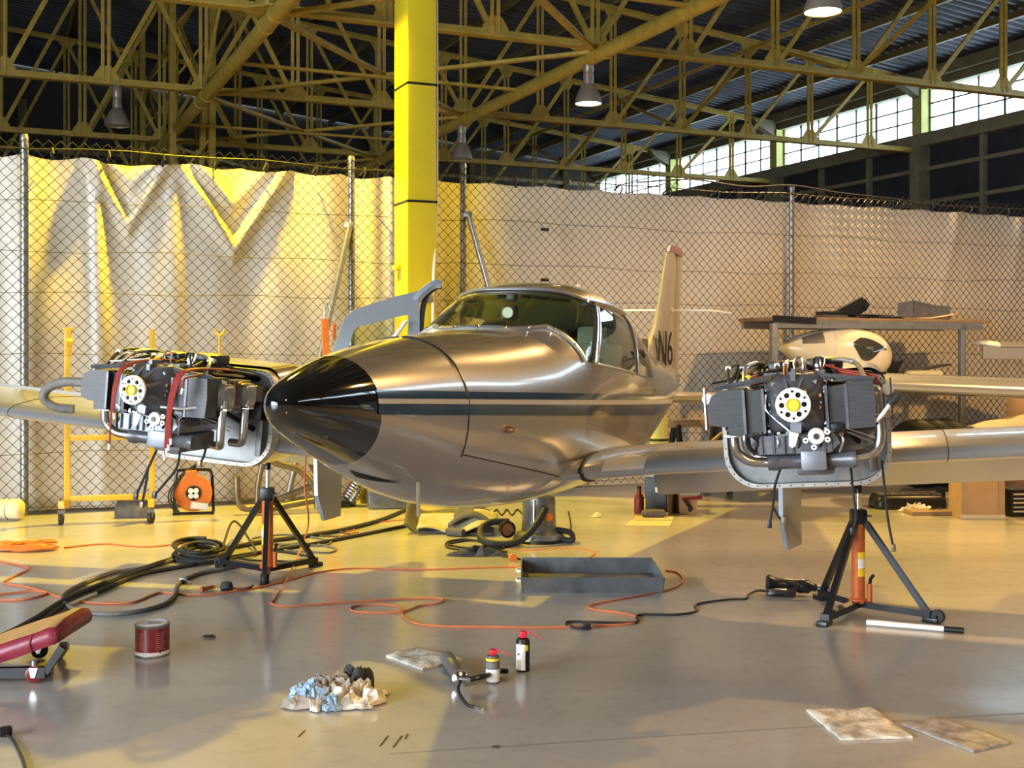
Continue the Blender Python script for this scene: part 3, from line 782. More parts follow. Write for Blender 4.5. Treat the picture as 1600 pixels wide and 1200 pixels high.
def hull_seam(pts, r=0.0025, mk='darkhole', name='panel_seam'):
    MB().tube(pts, r, 5).build(name, mk, fus)
# ring seam of the removable nose section, hatch line
for sd in (1, -1):
    hull_seam([hull_at(1.112, a, sd, 0.0012) for a in [0.02 + (2.05 - 0.02) * k / 24 for k in range(25)]])
    hull_seam([hull_z(1.112 + 0.055 * k, 1.028 - 0.010 * k, sd, 0.001) for k in range(20)])
MB().tube([hull_at(1.116, a, 1, 0.003) for a in [0.05 + 1.4 * k / 20 for k in range(21)]], 0.0035, 5).build('bright_edge', 'chrome', fus)
# windshield frame strips
def rowpts(i, j0, j1, side, off=0.006): return [hull_at(*grid_r[i][j], side=side, off=off) for j in range(j0, j1 + 1)]
base = rowpts(WS0, 0, NA + NB_, -1)[::-1] + rowpts(WS0, 1, NA + NB_, 1)
MB().tube(base, 0.013, 6).build('windshield_frame', 'alu', wsd)
top = rowpts(WS1, 0, NA + NB_, -1)[::-1] + rowpts(WS1, 1, NA + NB_, 1)
MB().tube(top, 0.011, 6).build('windshield_frame', 'silver', wsd)
MB().tube([p + Vector((0, -0.012, -0.012)) for p in top[3:-3]], 0.006, 6).build('rubber_seal', 'rubber', wsd)
for sd in (1, -1):
    pill = [hull_at(*grid_r[WS1][j], side=sd, off=0.008) for j in range(NA - 1, NA + NB_ + 1)]
    MB().tube(pill, 0.012, 6).build('windshield_frame', 'chrome', wsd)
# bright fasteners along the windshield base
for k in range(2, len(base) - 2, 3):
    MB().ball(base[k] + Vector((0, -0.012, 0.006)), 0.008, 8).build('fastener', 'chrome', wsd)
# defroster/lower trim, compass
MB().bbox((0.0, 2.74, 1.752), (0.055, 0.05, 0.05), 0.012).build('compass_bracket', 'black', plane)
cmp_ = MB().bbox((0.0, 2.70, 1.665), (0.085, 0.07, 0.085), 0.02).build('compass', 'black', plane)
MB().cyl((0, 2.66, 1.665), (0, 2.672, 1.665), 0.03, n=14).build('compass_face', 'whitelabel', cmp_)
# sun visor rods
for sd in (1, -1):
    MB().cyl((sd * 0.05, 2.76, 1.76), (sd * 0.30, 2.86, 1.735), 0.010, n=8).build('visor_rod', 'black', plane)
# cabin interior
MB().bbox((0, 2.95, 1.30), (0.86, 0.55, 0.26), 0.06).build('instrument_cowl', 'darkcabin', plane)
MB().grid(lambda u, v: Vector(((u - 0.5) * 0.9, 2.72 + 1.9 * v, 0.95)), 2, 2).build('cabin_floor', 'darkcabin', plane)
for sx in (-0.23, 0.23):
    for sy in (3.45, 4.25):
        st = MB().bbox((sx, sy, 1.10), (0.40, 0.42, 0.16), 0.05).build('seat', 'seatgreen', plane)
        MB().bbox((sx, sy + 0.24, 1.30), (0.38, 0.12, 0.42), 0.05, (R(-10), 0, 0)).build('backrest', 'seatgreen', st)
        MB().bbox((sx, sy + 0.30, 1.55), (0.2, 0.08, 0.12), 0.03, (R(-10), 0, 0)).build('headrest', 'seatgreen', st)
MB().grid(lambda u, v: hull_at(2.80 + 1.9 * v + 0.30 * (2 * u - 1) ** 2, abs(u - 0.5) * 2 * 0.80, 1 if u >= 0.5 else -1, -0.03), 16, 8).build('headliner', 'cabin', plane)
MB().bbox((0, 4.75, 1.25), (0.8, 0.04, 0.6), 0.01).build('rear_bulkhead', 'cabin', plane)
for sx in (-0.22, 0.22):
    MB().tube(smooth_path([(sx - 0.10, 3.02, 1.32), (sx - 0.11, 3.0, 1.43), (sx - 0.05, 2.99, 1.40), (sx + 0.05, 2.99, 1.40), (sx + 0.11, 3.0, 1.43), (sx + 0.10, 3.02, 1.32)], 5), 0.012, 6).build('control_yoke', 'black', plane)
# side window posts and rails (outer frame)
for sd in (1, -1):
    for i0, i1 in ((WS1, I1), (I2, I3)):
        if sd == -1 and i0 == WS1: continue
        pts = [(hull_at(*grid_r[i0][j], side=sd, off=0.004) + hull_at(*grid_r[i1][j], side=sd, off=0.004)) / 2 for j in range(NA - 1, NA + NB_ + 1)]
        MB().tube(pts, 0.010, 6).build('window_post', 'chrome' if i0 == WS1 else 'silver', fus)
MB().tube([hull_at(*grid_r[i][NA + NB_], side=1, off=0.002) for i in range(WS1, I4 + 1)], 0.007, 6).build('window_sill_strip', 'silver', fus)
MB().tube([hull_at(*grid_r[i][NA - 1], side=1, off=0.006) for i in range(WS1, I3 + 1)], 0.020, 8).build('drip_rail', 'wingsilver', fus)
# roof antenna, pitot drain, latch
MB().prism([(0.02, 4.05, 1.775), (0.02, 4.20, 1.755), (0.02, 4.22, 1.90), (0.02, 4.17, 1.90)], (0.012, 0, 0)).build('roof_antenna', 'white', fus)
lp = hull_z(1.45, 1.115, 1, 0.0)
MB().lathe([(0.0, 0.035), (0.012, 0.035), (0.016, 0.02), (0.016, 0.0)], lp, (1, -0.25, 0), 12).build('latch', 'copper', fus)
MB().cyl((0.16, 0.92, 0.93), (0.16, 0.93, 0.79), 0.008, n=8).build('drain_mast', 'chrome', fus)
def scoop(u, v):
    # triangle (s, angle): three corners on the belly of the nose
    A_, B_, C_ = (0.56, 3.05), (0.66, 3.12), (0.86, 2.72)
    p = [(A_[k] * (1 - u) + B_[k] * u) * (1 - v) + C_[k] * v for k in (0, 1)]
    return hull_at(p[0], p[1], 1, 0.003)
MB().grid(scoop, 6, 10).build('air_scoop', 'darkhole', fus)

# ---- fin, rudder, stabilator
def blade(pts_le, pts_te, th0, th1, mk, name, parent, axis='z'):
    rings = []
    n = len(pts_le)
    for i in range(n):
        le, te = Vector(pts_le[i]), Vector(pts_te[i]); c = te - le
        t = (th0 + (th1 - th0) * i / (n - 1)) / 2
        nrm = Vector((1, 0, 0)) if axis == 'z' else Vector((0, 0, 1))
        pr = [(0, 0), (0.02, 0.35), (0.08, 0.7), (0.22, 1.0), (0.45, 0.95), (0.75, 0.5), (1.0, 0.06)]
        up = [le + c * a + nrm * t * b for a, b in pr]; dn = [le + c * a - nrm * t * b for a, b in pr[1:]]
        rings.append(up + dn[::-1])
    return MB().loft(rings).build(name, mk, parent, smooth=35)
fin = blade([(0, 6.55, 1.40), (0, 6.95, 1.54), (0, 7.25, 1.68), (0, 7.50, 1.90), (0, 7.76, 2.22), (0, 7.93, 2.42)], [(0, 8.22, 1.16), (0, 8.26, 1.5), (0, 8.30, 1.68), (0, 8.36, 1.90), (0, 8.42, 2.22), (0, 8.46, 2.42)], 0.13, 0.07, 'tailpaint', 'fin', plane)
rud = blade([(0, 8.23, 1.12), (0, 8.31, 1.68), (0, 8.43, 2.22), (0, 8.47, 2.42)], [(0, 8.62, 1.10), (0, 8.72, 1.68), (0, 8.80, 2.22), (0, 8.83, 2.42)], 0.07, 0.04, 'tailpaint', 'rudder', plane)
blade([(0, 7.90, 2.421), (0, 7.98, 2.47), (0, 8.10, 2.50)], [(0, 8.86, 2.421), (0, 8.86, 2.48), (0, 8.82, 2.51)], 0.085, 0.03, mat('fin_cap_red', (0.16, 0.035, 0.03), 0.3, 0, 0.1, 5), 'fin_cap', fin)
for sd in (1, -1):
    st = blade([(0.06 * sd, 7.75, 1.02), (1.0 * sd, 7.80, 1.02), (1.85 * sd, 7.86, 1.02), (1.92 * sd, 7.95, 1.02)], [(0.06 * sd, 8.66, 1.0), (1.0 * sd, 8.66, 1.0), (1.85 * sd, 8.66, 1.0), (1.92 * sd, 8.5, 1.0)], 0.11, 0.06, 'wingsilver', 'stabilator', plane, 'x')
    MB().tube([(0.03 * sd, 7.86, 1.845), (0.10 * sd, 7.86, 1.85), (0.42 * sd, 7.90, 1.85), (0.60 * sd, 8.1, 1.83)], 0.010, 6).build('whisker_antenna', 'white', fin)
    MB().cyl((0.03 * sd, 7.86, 1.845), (0.07 * sd, 7.86, 1.845), 0.03, n=10).build('antenna_base', 'white', fin)
def text_mesh(txt, size, mk, name, parent, mtx, depth=0.002):
    cu = bpy.data.curves.new(name, 'FONT'); cu.body = txt; cu.size = size; cu.extrude = depth
    tmp = bpy.data.objects.new(name + '_tmp', cu); COL.objects.link(tmp)
    dg = bpy.context.evaluated_depsgraph_get(); dg.update()
    me = bpy.data.meshes.new_from_object(tmp.evaluated_get(dg))
    bpy.data.objects.remove(tmp); me.transform(mtx)
    me.materials.clear(); me.materials.append(m_(mk))
    o = bpy.data.objects.new(name, me); COL.objects.link(o)
    if parent is not None: o.parent = parent
    return o
# registration characters on the +x side of the fin, reading front to back
mt = Matrix(((0, 0, 1, 0.076), (1, 0, 0, 6.99), (0, 1, 0, 1.33), (0, 0, 0, 1))) @ Matrix.Diagonal((1.45, 1.0, 1.0, 1.0))
text_mesh('N6', 0.46, 'lettering', 'registration_mark', fin, mt)

# ---- wings
DIH = R(4.8); LE0, CH0, TAPER = 2.36, 1.62, 0.11
AIR = [(0, 0.0, 0.0), (0.01, 0.26, -0.22), (0.035, 0.46, -0.38), (0.08, 0.66, -0.50), (0.16, 0.86, -0.58), (0.28, 1.0, -0.60), (0.42, 0.96, -0.56), (0.58, 0.76, -0.45), (0.76, 0.45, -0.28)]
def wing_frame(b): return 0.805 + math.tan(DIH) * b
def wing_ring(b, sd, chord_end=0.76, extra=0.0):
    le = LE0 - (0.14 * max(0, (0.9 - b) / 0.4) if b < 0.9 else 0); c = CH0 - TAPER * (b - 0.5) * 0.6; t = 0.088 * (1 - 0.03 * b)
    z0 = wing_frame(b)
    up = [Vector((sd * b, le + c * a, z0 + t * u)) for a, u, d in AIR if a <= chord_end]
    dn = [Vector((sd * b, le + c * a, z0 + t * d)) for a, u, d in AIR if a <= chord_end]
    return up + dn[:0:-1]
for sd in (1, -1):
    bs = [0.30, 0.5, 0.6, 0.75, 0.9, 1.3, 1.9, 2.5, 3.2, 4.0, 4.6, 4.9, 5.05]
    rings = [wing_ring(b, sd) for b in bs]
    w = MB().loft(rings).build('wing', 'wingsilver', plane, smooth=35)
    w['label'] = 'silver wing with the engine nacelle'
    # wing root fairing edge
    MB().tube([p for p in wing_ring(0.515, sd)][:8] , 0.012, 6).build('root_seal', 'rubber', w)
    MB().tube([p + Vector((sd * 0.01, 0, 0)) for p in wing_ring(0.515, sd)[-6:]] + [wing_ring(0.525, sd)[0]], 0.010, 6).build('root_seal', 'rubber', w)
    # drooped flap along the trailing edge
    def flap_ring(b):
        z0 = wing_frame(b); h = LE0 + CH0 * 0.775
        return [Vector((sd * b, h, z0 + 0.02)), Vector((sd * b, h + 0.10, z0 - 0.005)), Vector((sd * b, h + 0.34, z0 - 0.285)), Vector((sd * b, h + 0.32, z0 - 0.30)), Vector((sd * b, h + 0.04, z0 - 0.085)), Vector((sd * b, h - 0.01, z0 - 0.03))]
    MB().loft([flap_ring(b) for b in (0.62, 1.6, 2.4, 3.1)]).build('flap', 'wingsilver', w, smooth=30)
    def ail_ring(b):
        z0 = wing_frame(b); h = LE0 + CH0 * 0.775
        return [Vector((sd * b, h, z0 + 0.035)), Vector((sd * b, h + 0.3, z0 - 0.0)), Vector((sd * b, h + 0.3, z0 - 0.01)), Vector((sd * b, h, z0 - 0.03))]
    MB().loft([ail_ring(b) for b in (3.14, 4.95)]).build('aileron', 'wingsilver', w, smooth=30)
    # landing light panel on the inboard leading edge, skin seams
    if sd == 1:
        a, b2 = wing_ring(0.62, 1), wing_ring(0.82, 1)
        MB().loft([[p + Vector((0, -0.004, 0.003)) for p in a[0:4]], [p + Vector((0, -0.004, 0.003)) for p in b2[0:4]]], False, False, False).build('access_panel', 'palestripe', w)  # pale colour stands in for the bright reflection on this panel
    for b in (2.25, 3.0):
        MB().tube([p + Vector((0, -0.0005, 0.0008)) for p in wing_ring(b, sd)[:9]], 0.002, 4).build('panel_seam', 'darkhole', w)
        MB().tube([wing_ring(b, sd)[0]] + [p - Vector((0, 0, 0.0008)) for p in wing_ring(b, sd)[-5:]][::-1], 0.002, 4).build('panel_seam', 'darkhole', w)
    # main gear door hanging open under the wing
    gb = 1.44 if sd == 1 else 1.20
    gz = wing_frame(gb) - 0.05
    sk = 0.075 if sd == 1 else 0.0; gl = 0.46 if sd == 1 else 0.42
    MB().prism([(sd * gb, 2.80, gz), (sd * gb + sk, 3.16, gz), (sd * gb + sk * 1.1, 3.14, gz - gl), (sd * gb + sk * 0.35, 2.92, gz - gl), (sd * gb + sk * 0.05, 2.82, gz - gl * 0.62)], (sd * 0.022, 0.0, 0)).build('gear_door', 'bluemetal', plane, smooth=0)
    MB().cyl((sd * (gb - 0.3), 3.0, gz + 0.02), (sd * (gb - 0.05), 3.0, gz - 0.02), 0.035, n=12).build('gear_leg', 'alu', plane)

# ---- open cabin door on the far (right-hand) side
hp = Vector((-0.615, 2.93, 0))
door = thing_parent = None
def dpt(u, z, th=0.0):
    # u: distance from hinge out along the opened door
    d = Vector((-0.86, -0.50, 0)); n = Vector((-0.5, 0.86, 0))
    return hp + d * u * 0.86 + n * th + Vector((0, 0, z))
outer = [(0.00, 1.02), (0.00, 1.52), (0.02, 1.66), (0.00, 1.75), (-0.06, 1.80), (-0.12, 1.81), (0.10, 1.79), (0.30, 1.735), (0.44, 1.685), (0.515, 1.64), (0.56, 1.55), (0.60, 1.40), (0.63, 1.20), (0.63, 1.02)]
outer = [(0.0, 1.02), (0.0, 1.80), (0.16, 1.765), (0.34, 1.715), (0.45, 1.68), (0.51, 1.63), (0.56, 1.50), (0.60, 1.36), (0.62, 1.15), (0.62, 1.02)]
inner = [(0.075, 1.30), (0.075, 1.66), (0.18, 1.64), (0.34, 1.60), (0.42, 1.585), (0.44, 1.57), (0.48, 1.47), (0.52, 1.36), (0.525, 1.32), (0.525, 1.30)]
db = MB(); n = len(outer)
for th in (0.0, 0.045):
    db.add([dpt(u, z, th) for u, z in outer] + [dpt(u, z, th) for u, z in inner], [(k, (k + 1) % n, n + (k + 1) % n, n + k) for k in range(n)])
o2 = len(db.v) // 2
for k in range(n):
    k2 = (k + 1) % n
    db.f.append((k, k2, o2 + k2, o2 + k)); db.f.append((n + k, n + k2, o2 + n + k2, o2 + n + k))
door = db.build('cabin_door', 'bluemetal', plane, smooth=30); door['label'] = 'open cabin door'
MB().prism([dpt(u, z, 0.02) for u, z in inner], (dpt(0, 0, 0.026) - dpt(0, 0, 0.02))).build('door_pane', 'glass', door, smooth=0)
MB().tube(smooth_path([dpt(-0.005, 1.05, 0.02), dpt(-0.01, 1.45, 0.02), dpt(-0.02, 1.66, 0.02), dpt(-0.05, 1.77, 0.02), dpt(-0.11, 1.82, 0.02), dpt(-0.15, 1.825, 0.02)], 5), 0.016, 6).build('rubber_seal', 'rubber', door)
MB().tube(smooth_path([dpt(0.03, 1.74, 0.0), dpt(-0.02, 1.79, 0.0), dpt(-0.09, 1.835, 0.0), dpt(-0.14, 1.84, 0.0)], 5), 0.028, 6).build('roof_flange', 'bluemetal', door)
MB().tube(smooth_path([dpt(0.10, 1.62, -0.03), dpt(0.18, 1.53, -0.05), dpt(0.26, 1.47, -0.03)], 5), 0.012, 6).build('grab_strap', 'white', door)
# =================================================================== NACELLES AND ENGINES
def rrect(hx, z0, z1, rb, rt, n=6):
    """rounded rectangle outline in (x, z)"""
    out = []
    for cx, cz, r, a0 in ((hx - rb, z0 + rb, rb, -90), (hx - rt, z1 - rt, rt, 0), (-hx + rt, z1 - rt, rt, 90), (-hx + rb, z0 + rb, rb, 180)):
        for k in range(n + 1):
            a = R(a0 + 90 * k / n); out.append((cx + r * math.cos(a), cz + r * math.sin(a)))
    return out
def ring3(poly, y): return [Vector((x, y, z)) for x, z in poly]

def build_nacelle(sd, ex, ey, ez, tilt):
    # frame object placed in the airplane frame
    body = MB()
    st = [(0.80, 1.0, -0.425, 0.13), (1.05, 0.99, -0.42, 0.15), (1.5, 0.90, -0.38, 0.10), (2.0, 0.72, -0.34, 0.02), (2.6, 0.42, -0.30, -0.10), (3.0, 0.15, -0.26, -0.18)]
    rings = [ring3(rrect(0.385 * f, z0, z1, min(0.16, 0.2 * f + 0.01, (z1 - z0) / 2.2), min(0.09, 0.1 * f + 0.01, (z1 - z0) / 2.2)), y) for y, f, z0, z1 in st]
    body.loft(rings, False, True)
    nac = body.build('nacelle', 'silver', plane, (ex, ey, ez), (0, tilt, 0), smooth=45)
    # firewall sheet with rim
    fw = MB(); po = rrect(0.375, -0.408, 0.10, 0.155, 0.085)
    fw.prism(ring3(po, 0.80), (0, 0.012, 0)); fw.build('firewall', 'dullalu', nac, smooth=0)
    lipo = rrect(0.390, -0.422, 0.115, 0.165, 0.095); lipi = rrect(0.370, -0.403, 0.095, 0.150, 0.080)
    lip = MB(); n = len(lipo)
    v = ring3(lipo, 0.735) + ring3(lipi, 0.735) + ring3(lipo, 0.81) + ring3(lipi, 0.81)
    f = []
    for k in range(n):
        k2 = (k + 1) % n
        f += [(k, k2, n + k2, n + k), (k, k2, 2 * n + k2, 2 * n + k), (n + k, n + k2, 3 * n + k2, 3 * n + k)]
    # the lip is cut away in the middle of the bottom edge
    lip.add(v, f); lip.build('cowl_rim', 'rim', nac, smooth=30)
    riv = MB()
    for k in range(0, n, 1):
        a, b = lipo[k], lipo[(k + 1) % n]
        ln = math.hypot(a[0] - b[0], a[1] - b[1]); cnt = max(1, int(ln / 0.055))
        for q in range(cnt):
            t = (q + 0.5) / cnt; x = a[0] + (b[0] - a[0]) * t; z = a[1] + (b[1] - a[1]) * t
            riv.cyl((x * 0.974, 0.733, z * 0.974 - 0.002), (x * 0.974, 0.737, z * 0.974 - 0.002), 0.0036, n=6)
    riv.build('rivets', 'darkhole', nac, smooth=0, kind='stuff')
    # engine mount tubes
    for x0, z0, x1, z1 in ((-0.13, -0.08, -0.24, -0.22), (0.13, -0.08, 0.24, -0.22), (-0.12, 0.08, -0.25, 0.06), (0.12, 0.08, 0.25, 0.06)):
        MB().cyl((x0, 0.52, z0), (x1, 0.80, z1), 0.014, n=8).build('mount_tube', 'black', nac)
    # boxes on the firewall
    MB().bbox((0.27, 0.755, -0.08), (0.12, 0.09, 0.16), 0.012).build('relay_box', 'black', nac)
    MB().bbox((-0.24, 0.76, -0.17), (0.10, 0.07, 0.10), 0.01).build('relay_box', 'engine2', nac)
    MB().bbox((0.30, 0.765, -0.26), (0.035, 0.02, 0.2), 0.004).build('bracket', 'dullalu', nac)
    return nac

def build_engine(sd, ex, ey, ez, tilt):
    cc = MB()
    # crankcase: stepped loft from the propeller shaft nose to the accessory case
    def ov(hx, z0, z1, y, p=0.06): return ring3(rrect(hx, z0, z1, min(p, hx * 0.9), min(p, hx * 0.9)), y)
    cc.loft([ov(0.055, -0.055, 0.055, 0.02, 0.05), ov(0.062, -0.062, 0.062, 0.06, 0.055), ov(0.085, -0.09, 0.09, 0.10, 0.07), ov(0.115, -0.115, 0.115, 0.135, 0.05), ov(0.125, -0.13, 0.13, 0.18, 0.04), ov(0.125, -0.13, 0.135, 0.56, 0.04), ov(0.10, -0.12, 0.11, 0.60, 0.05), ov(0.10, -0.11, 0.10, 0.70, 0.05)])
    # case split line and ribs
    cc.box((0, 0.35, 0.135), (0.018, 0.44, 0.03)); cc.box((0, 0.16, 0.09), (0.02, 0.10, 0.075))
    for y in (0.20, 0.30, 0.40, 0.50):
        cc.box((0, y, 0.0), (0.258, 0.016, 0.272))
    eng = cc.build('engine', 'engine', plane, (ex, ey, ez), (0, tilt, 0), smooth=40)
    eng['label'] = 'uncowled flat-four engine with bare propeller flange'
    # propeller flange with holes
    fl = MB(); n = 48; ro, ri = 0.072, 0.0265
    bm = bmesh.new()
    def circ(r, cx=0, cz=0, m=n): return [bm.verts.new((cx + r * math.cos(2 * PI * k / m), 0, cz + r * math.sin(2 * PI * k / m))) for k in range(m)]
    loops = [circ(ro)]
    edges = []
    holes = [(0.046 * math.cos(R(60 * k)), 0.046 * math.sin(R(60 * k)), 0.0115) for k in range(6)] + [(0.0565 * math.cos(R(30 + 60 * k)), 0.0565 * math.sin(R(30 + 60 * k)), 0.0055) for k in range(6)]
    for cx, cz, r in [(0, 0, ri)] + holes: loops.append(circ(r, cx, cz, 16))
    for lp in loops:
        for k in range(len(lp)): edges.append(bm.edges.new((lp[k], lp[(k + 1) % len(lp)])))
    bmesh.ops.triangle_fill(bm, use_beauty=True, use_dissolve=False, edges=edges)
    # drop any triangles that filled a hole
    bad = []
    for fc in bm.faces:
        c = fc.calc_center_median()
        for cx, cz, r in [(0, 0, ri)] + holes:
            if math.hypot(c.x - cx, c.z - cz) < r * 0.9: bad.append(fc); break
    bmesh.ops.delete(bm, geom=bad, context='FACES_ONLY')
    ext = bmesh.ops.extrude_face_region(bm, geom=list(bm.faces))
    bmesh.ops.translate(bm, verts=[g for g in ext['geom'] if isinstance(g, bmesh.types.BMVert)], vec=(0, 0.016, 0))
    bmesh.ops.recalc_face_normals(bm, faces=bm.faces)
    me = bpy.data.meshes.new('propeller_flange'); bm.to_mesh(me); bm.free(); me.materials.append(m_('flange'))
    fo = bpy.data.objects.new('propeller_flange', me); COL.objects.link(fo); fo.parent = eng; fo.location = (0, -0.012, 0)
    MB().cyl((0, 0.006, 0), (0, 0.02, 0), 0.068, n=32).build('flange_backing', 'darkhole', eng)
    MB().lathe([(0.0, -0.018), (0.021, -0.018), (0.025, -0.030), (0.0275, -0.028), (0.0275, 0.02), (0.0, 0.02)], (0, 0, 0), (0, 1, 0), 24).build('shaft_plug', 'yellowplug', eng)
    for k in range(6):
        a = R(30 + 60 * k); c = Vector((0.0565 * math.cos(a), -0.014, 0.0565 * math.sin(a)))
        MB().lathe([(0.0056, 0.006), (0.0056, -0.005), (0.0092, -0.004), (0.0092, 0.006)], c, (0, 1, 0), 12).build('bushing', 'flange', eng)
    # cylinders: front pair wrapped in black baffles, rear pair with finned heads
    for s, ys, yb in ((-1, (0.21, 0.43), 0.105), (1, (0.31, 0.53), 0.155)):
        for i, y in enumerate(ys):
            b = MB()
            for k in range(9):
                x = 0.135 + k * 0.009
                b.cyl((s * x, y, -0.02), (s * (x + 0.005), y, -0.02), 0.078, n=20)
            b.cyl((s * 0.12, y, -0.02), (s * 0.23, y, -0.02), 0.066, n=20)
            b.build('cylinder_barrel', 'engine', eng, smooth=30)
            h = MB()
            for k in range(7):
                h.bbox((s * (0.225 + k * 0.0125), y, -0.02), (0.006, 0.175, 0.165), 0.002, seg=1)
            h.bbox((s * 0.265, y, -0.02), (0.095, 0.15, 0.14), 0.012, seg=1)
            h.build('cylinder_head', 'engine2' if i else 'engine', eng, smooth=30)
            rc = MB()
            def cov(x, k): return [Vector((s * x, y + a * k, -0.015 + c * k)) for a, c in rrect(0.072, -0.068, 0.066, 0.05, 0.035, 5)]
            rc.loft([cov(0.315, 1.0), cov(0.335, 1.0), cov(0.352, 0.92), cov(0.362, 0.70)])
            ro_ = rc.build('rocker_cover', 'engine2', eng, smooth=50)
            MB().loft([cov(0.309, 1.10), cov(0.316, 1.10)]).build('gasket', 'copper', ro_, smooth=30)
            # pushrod tubes
            for dy in (-0.03, 0.03):
                MB().cyl((s * 0.11, y + dy, -0.075), (s * 0.30, y + dy, -0.10), 0.010, n=8).build('pushrod_tube', 'alu', eng)
        # front baffle sheets
        y0 = yb
        inner = [(0.128, -0.115), (0.128, 0.062), (0.215, 0.07), (0.215, -0.118)]
        MB().prism([Vector((s * x, y0 + 0.012, z)) for x, z in inner], (0, 0.16, 0)).build('baffle', 'baffle', eng, smooth=0)
        if s == -1:
            outer = [(0.212, -0.125), (0.212, 0.075), (0.312, 0.072), (0.350, 0.048), (0.368, 0.0), (0.362, -0.070), (0.315, -0.085), (0.285, -0.085), (0.283, -0.125)]
        else:
            outer = [(0.212, -0.12), (0.212, 0.078), (0.325, 0.082), (0.332, -0.02), (0.325, -0.115)]
        rr0 = [Vector((s * x, y0 - 0.02, z)) for x, z in outer]
        MB().prism(rr0, (0, 0.21, 0)).build('baffle', 'baffle', eng, smooth=0)
        # top baffle seal strips and white sealing discs
        MB().tube(smooth_path([(s * 0.10, y0 + 0.02, 0.115), (s * 0.2, y0, 0.10), (s * 0.33, y0 + 0.01, 0.085)], 4), 0.013, 6).build('intake_tube', 'engine', eng)
        MB().bar((s * 0.06, ys[0], 0.148), (s * 0.37, ys[1], 0.10), 0.05, 0.008).build('baffle_strip', 'black', eng)
        if sd == -1 and s == 1: continue
        MB().lathe([(0.0, -0.006), (0.022, -0.005), (0.026, 0.0), (0.024, 0.006), (0.0, 0.006)], (s * 0.385, ys[0] + 0.03, 0.035), (0.2 * s, 1, 0), 16).build('sealing_disc', 'whitelabel', eng)
        MB().bar((s * 0.398, ys[0] + 0.05, -0.10), (s * 0.398, ys[0] + 0.05, 0.085), 0.006, 0.07, up=(0, 1, 0)).build('side_baffle', 'alu' if s == -1 else 'baffle', eng, smooth=0)
    # exhaust pipes
    r = 0.0215
    pipes = [[(-0.272, 0.17, -0.11), (-0.272, 0.17, -0.16), (-0.262, 0.18, -0.205), (-0.215, 0.19, -0.243), (-0.155, 0.20, -0.252), (-0.10, 0.20, -0.254)],
             [(-0.245, 0.38, -0.11), (-0.245, 0.38, -0.16), (-0.235, 0.36, -0.205), (-0.19, 0.33, -0.235), (-0.10, 0.30, -0.25)],
             [(0.335, 0.245, -0.02), (0.340, 0.245, -0.10), (0.340, 0.245, -0.16), (0.325, 0.24, -0.212), (0.285, 0.23, -0.24), (0.20, 0.22, -0.250)],
             [(0.335, 0.47, -0.04), (0.338, 0.47, -0.10), (0.338, 0.46, -0.16), (0.325, 0.42, -0.212), (0.285, 0.37, -0.24), (0.20, 0.32, -0.250)]]
    if sd == -1:
        pipes[2] = [(0.345, 0.27, -0.03), (0.345, 0.27, -0.12), (0.345, 0.27, -0.20), (0.34, 0.28, -0.245), (0.31, 0.33, -0.27), (0.24, 0.38, -0.275)]
        pipes[3] = [(0.345, 0.50, -0.03), (0.345, 0.50, -0.12), (0.345, 0.50, -0.20), (0.34, 0.51, -0.245), (0.31, 0.54, -0.27), (0.24, 0.56, -0.275)]
    for k, pp in enumerate(pipes):
        p = MB().tube(smooth_path(pp, 6), r, 14).build('exhaust_pipe', 'steelpipe', eng)
        q = Vector(pp[0]) + Vector((0, 0, -0.02 if k < 2 else -0.045))
        MB().bbox(q, (0.075, 0.05, 0.013), 0.004).build('pipe_flange', 'chrome', p)
    # muffler / induction manifold and sump
    MB().lathe([(0.0, -0.135), (0.038, -0.135), (0.04, -0.10), (0.034, -0.09), (0.034, -0.02), (0.034, 0.20), (0.038, 0.205), (0.038, 0.235), (0.0, 0.235)], (0, 0.21, -0.252), (1, 0, 0), 18).build('manifold', 'engine', eng)
    MB().bbox((0.062, 0.18, -0.247), (0.108, 0.10, 0.088), 0.012).build('carburettor_box', 'engine2', eng)
    MB().bbox((0.062, 0.40, -0.27), (0.16, 0.34, 0.10), 0.02).build('air_box', 'engine', eng)
    sm = MB(); rg = []
    for y, f in ((0.14, 0.9), (0.17, 1.0), (0.56, 1.0), (0.60, 0.9)):
        rg.append([Vector((x * f, y, z)) for x, z in ((-0.195, -0.175), (-0.17, -0.135), (0.17, -0.135), (0.195, -0.175), (0.15, -0.215), (-0.18, -0.215))])
    sm.loft(rg)
    for x in (-0.15, -0.10, -0.055, -0.02, 0.115, 0.14):
        sm.bbox((x, 0.137, -0.175), (0.009, 0.02, 0.075), 0.003, seg=1)
    sm.build('oil_sump', 'engine2' if sd == -1 else 'engine', eng, smooth=30)
    # starter: pale disc with three ears
    sp = Vector((0.082, 0.075, -0.140))
    sta = MB().lathe([(0.0, -0.012), (0.012, -0.012), (0.016, -0.006), (0.033, -0.004), (0.036, 0.004), (0.036, 0.02), (0.028, 0.03), (0.028, 0.16), (0.0, 0.16)], sp, (0, 1, 0), 24).build('starter', 'flange', eng, smooth=40)
    for a in (200, 255, 20, -20):
        c = sp + Vector((0.048 * math.cos(R(a)), 0.006, 0.048 * math.sin(R(a))))
        MB().cyl(c - Vector((0, 0.005, 0)), c + Vector((0, 0.005, 0)), 0.012, n=12).build('ear', 'flange', sta)
        MB().cyl(c - Vector((0, 0.007, 0)), c + Vector((0, 0.006, 0)), 0.0045, n=8).build('ear_hole', 'darkhole', sta)
    MB().cyl(sp - Vector((0, 0.016, 0)), sp, 0.012, n=14).build('shaft_end', 'black', sta)
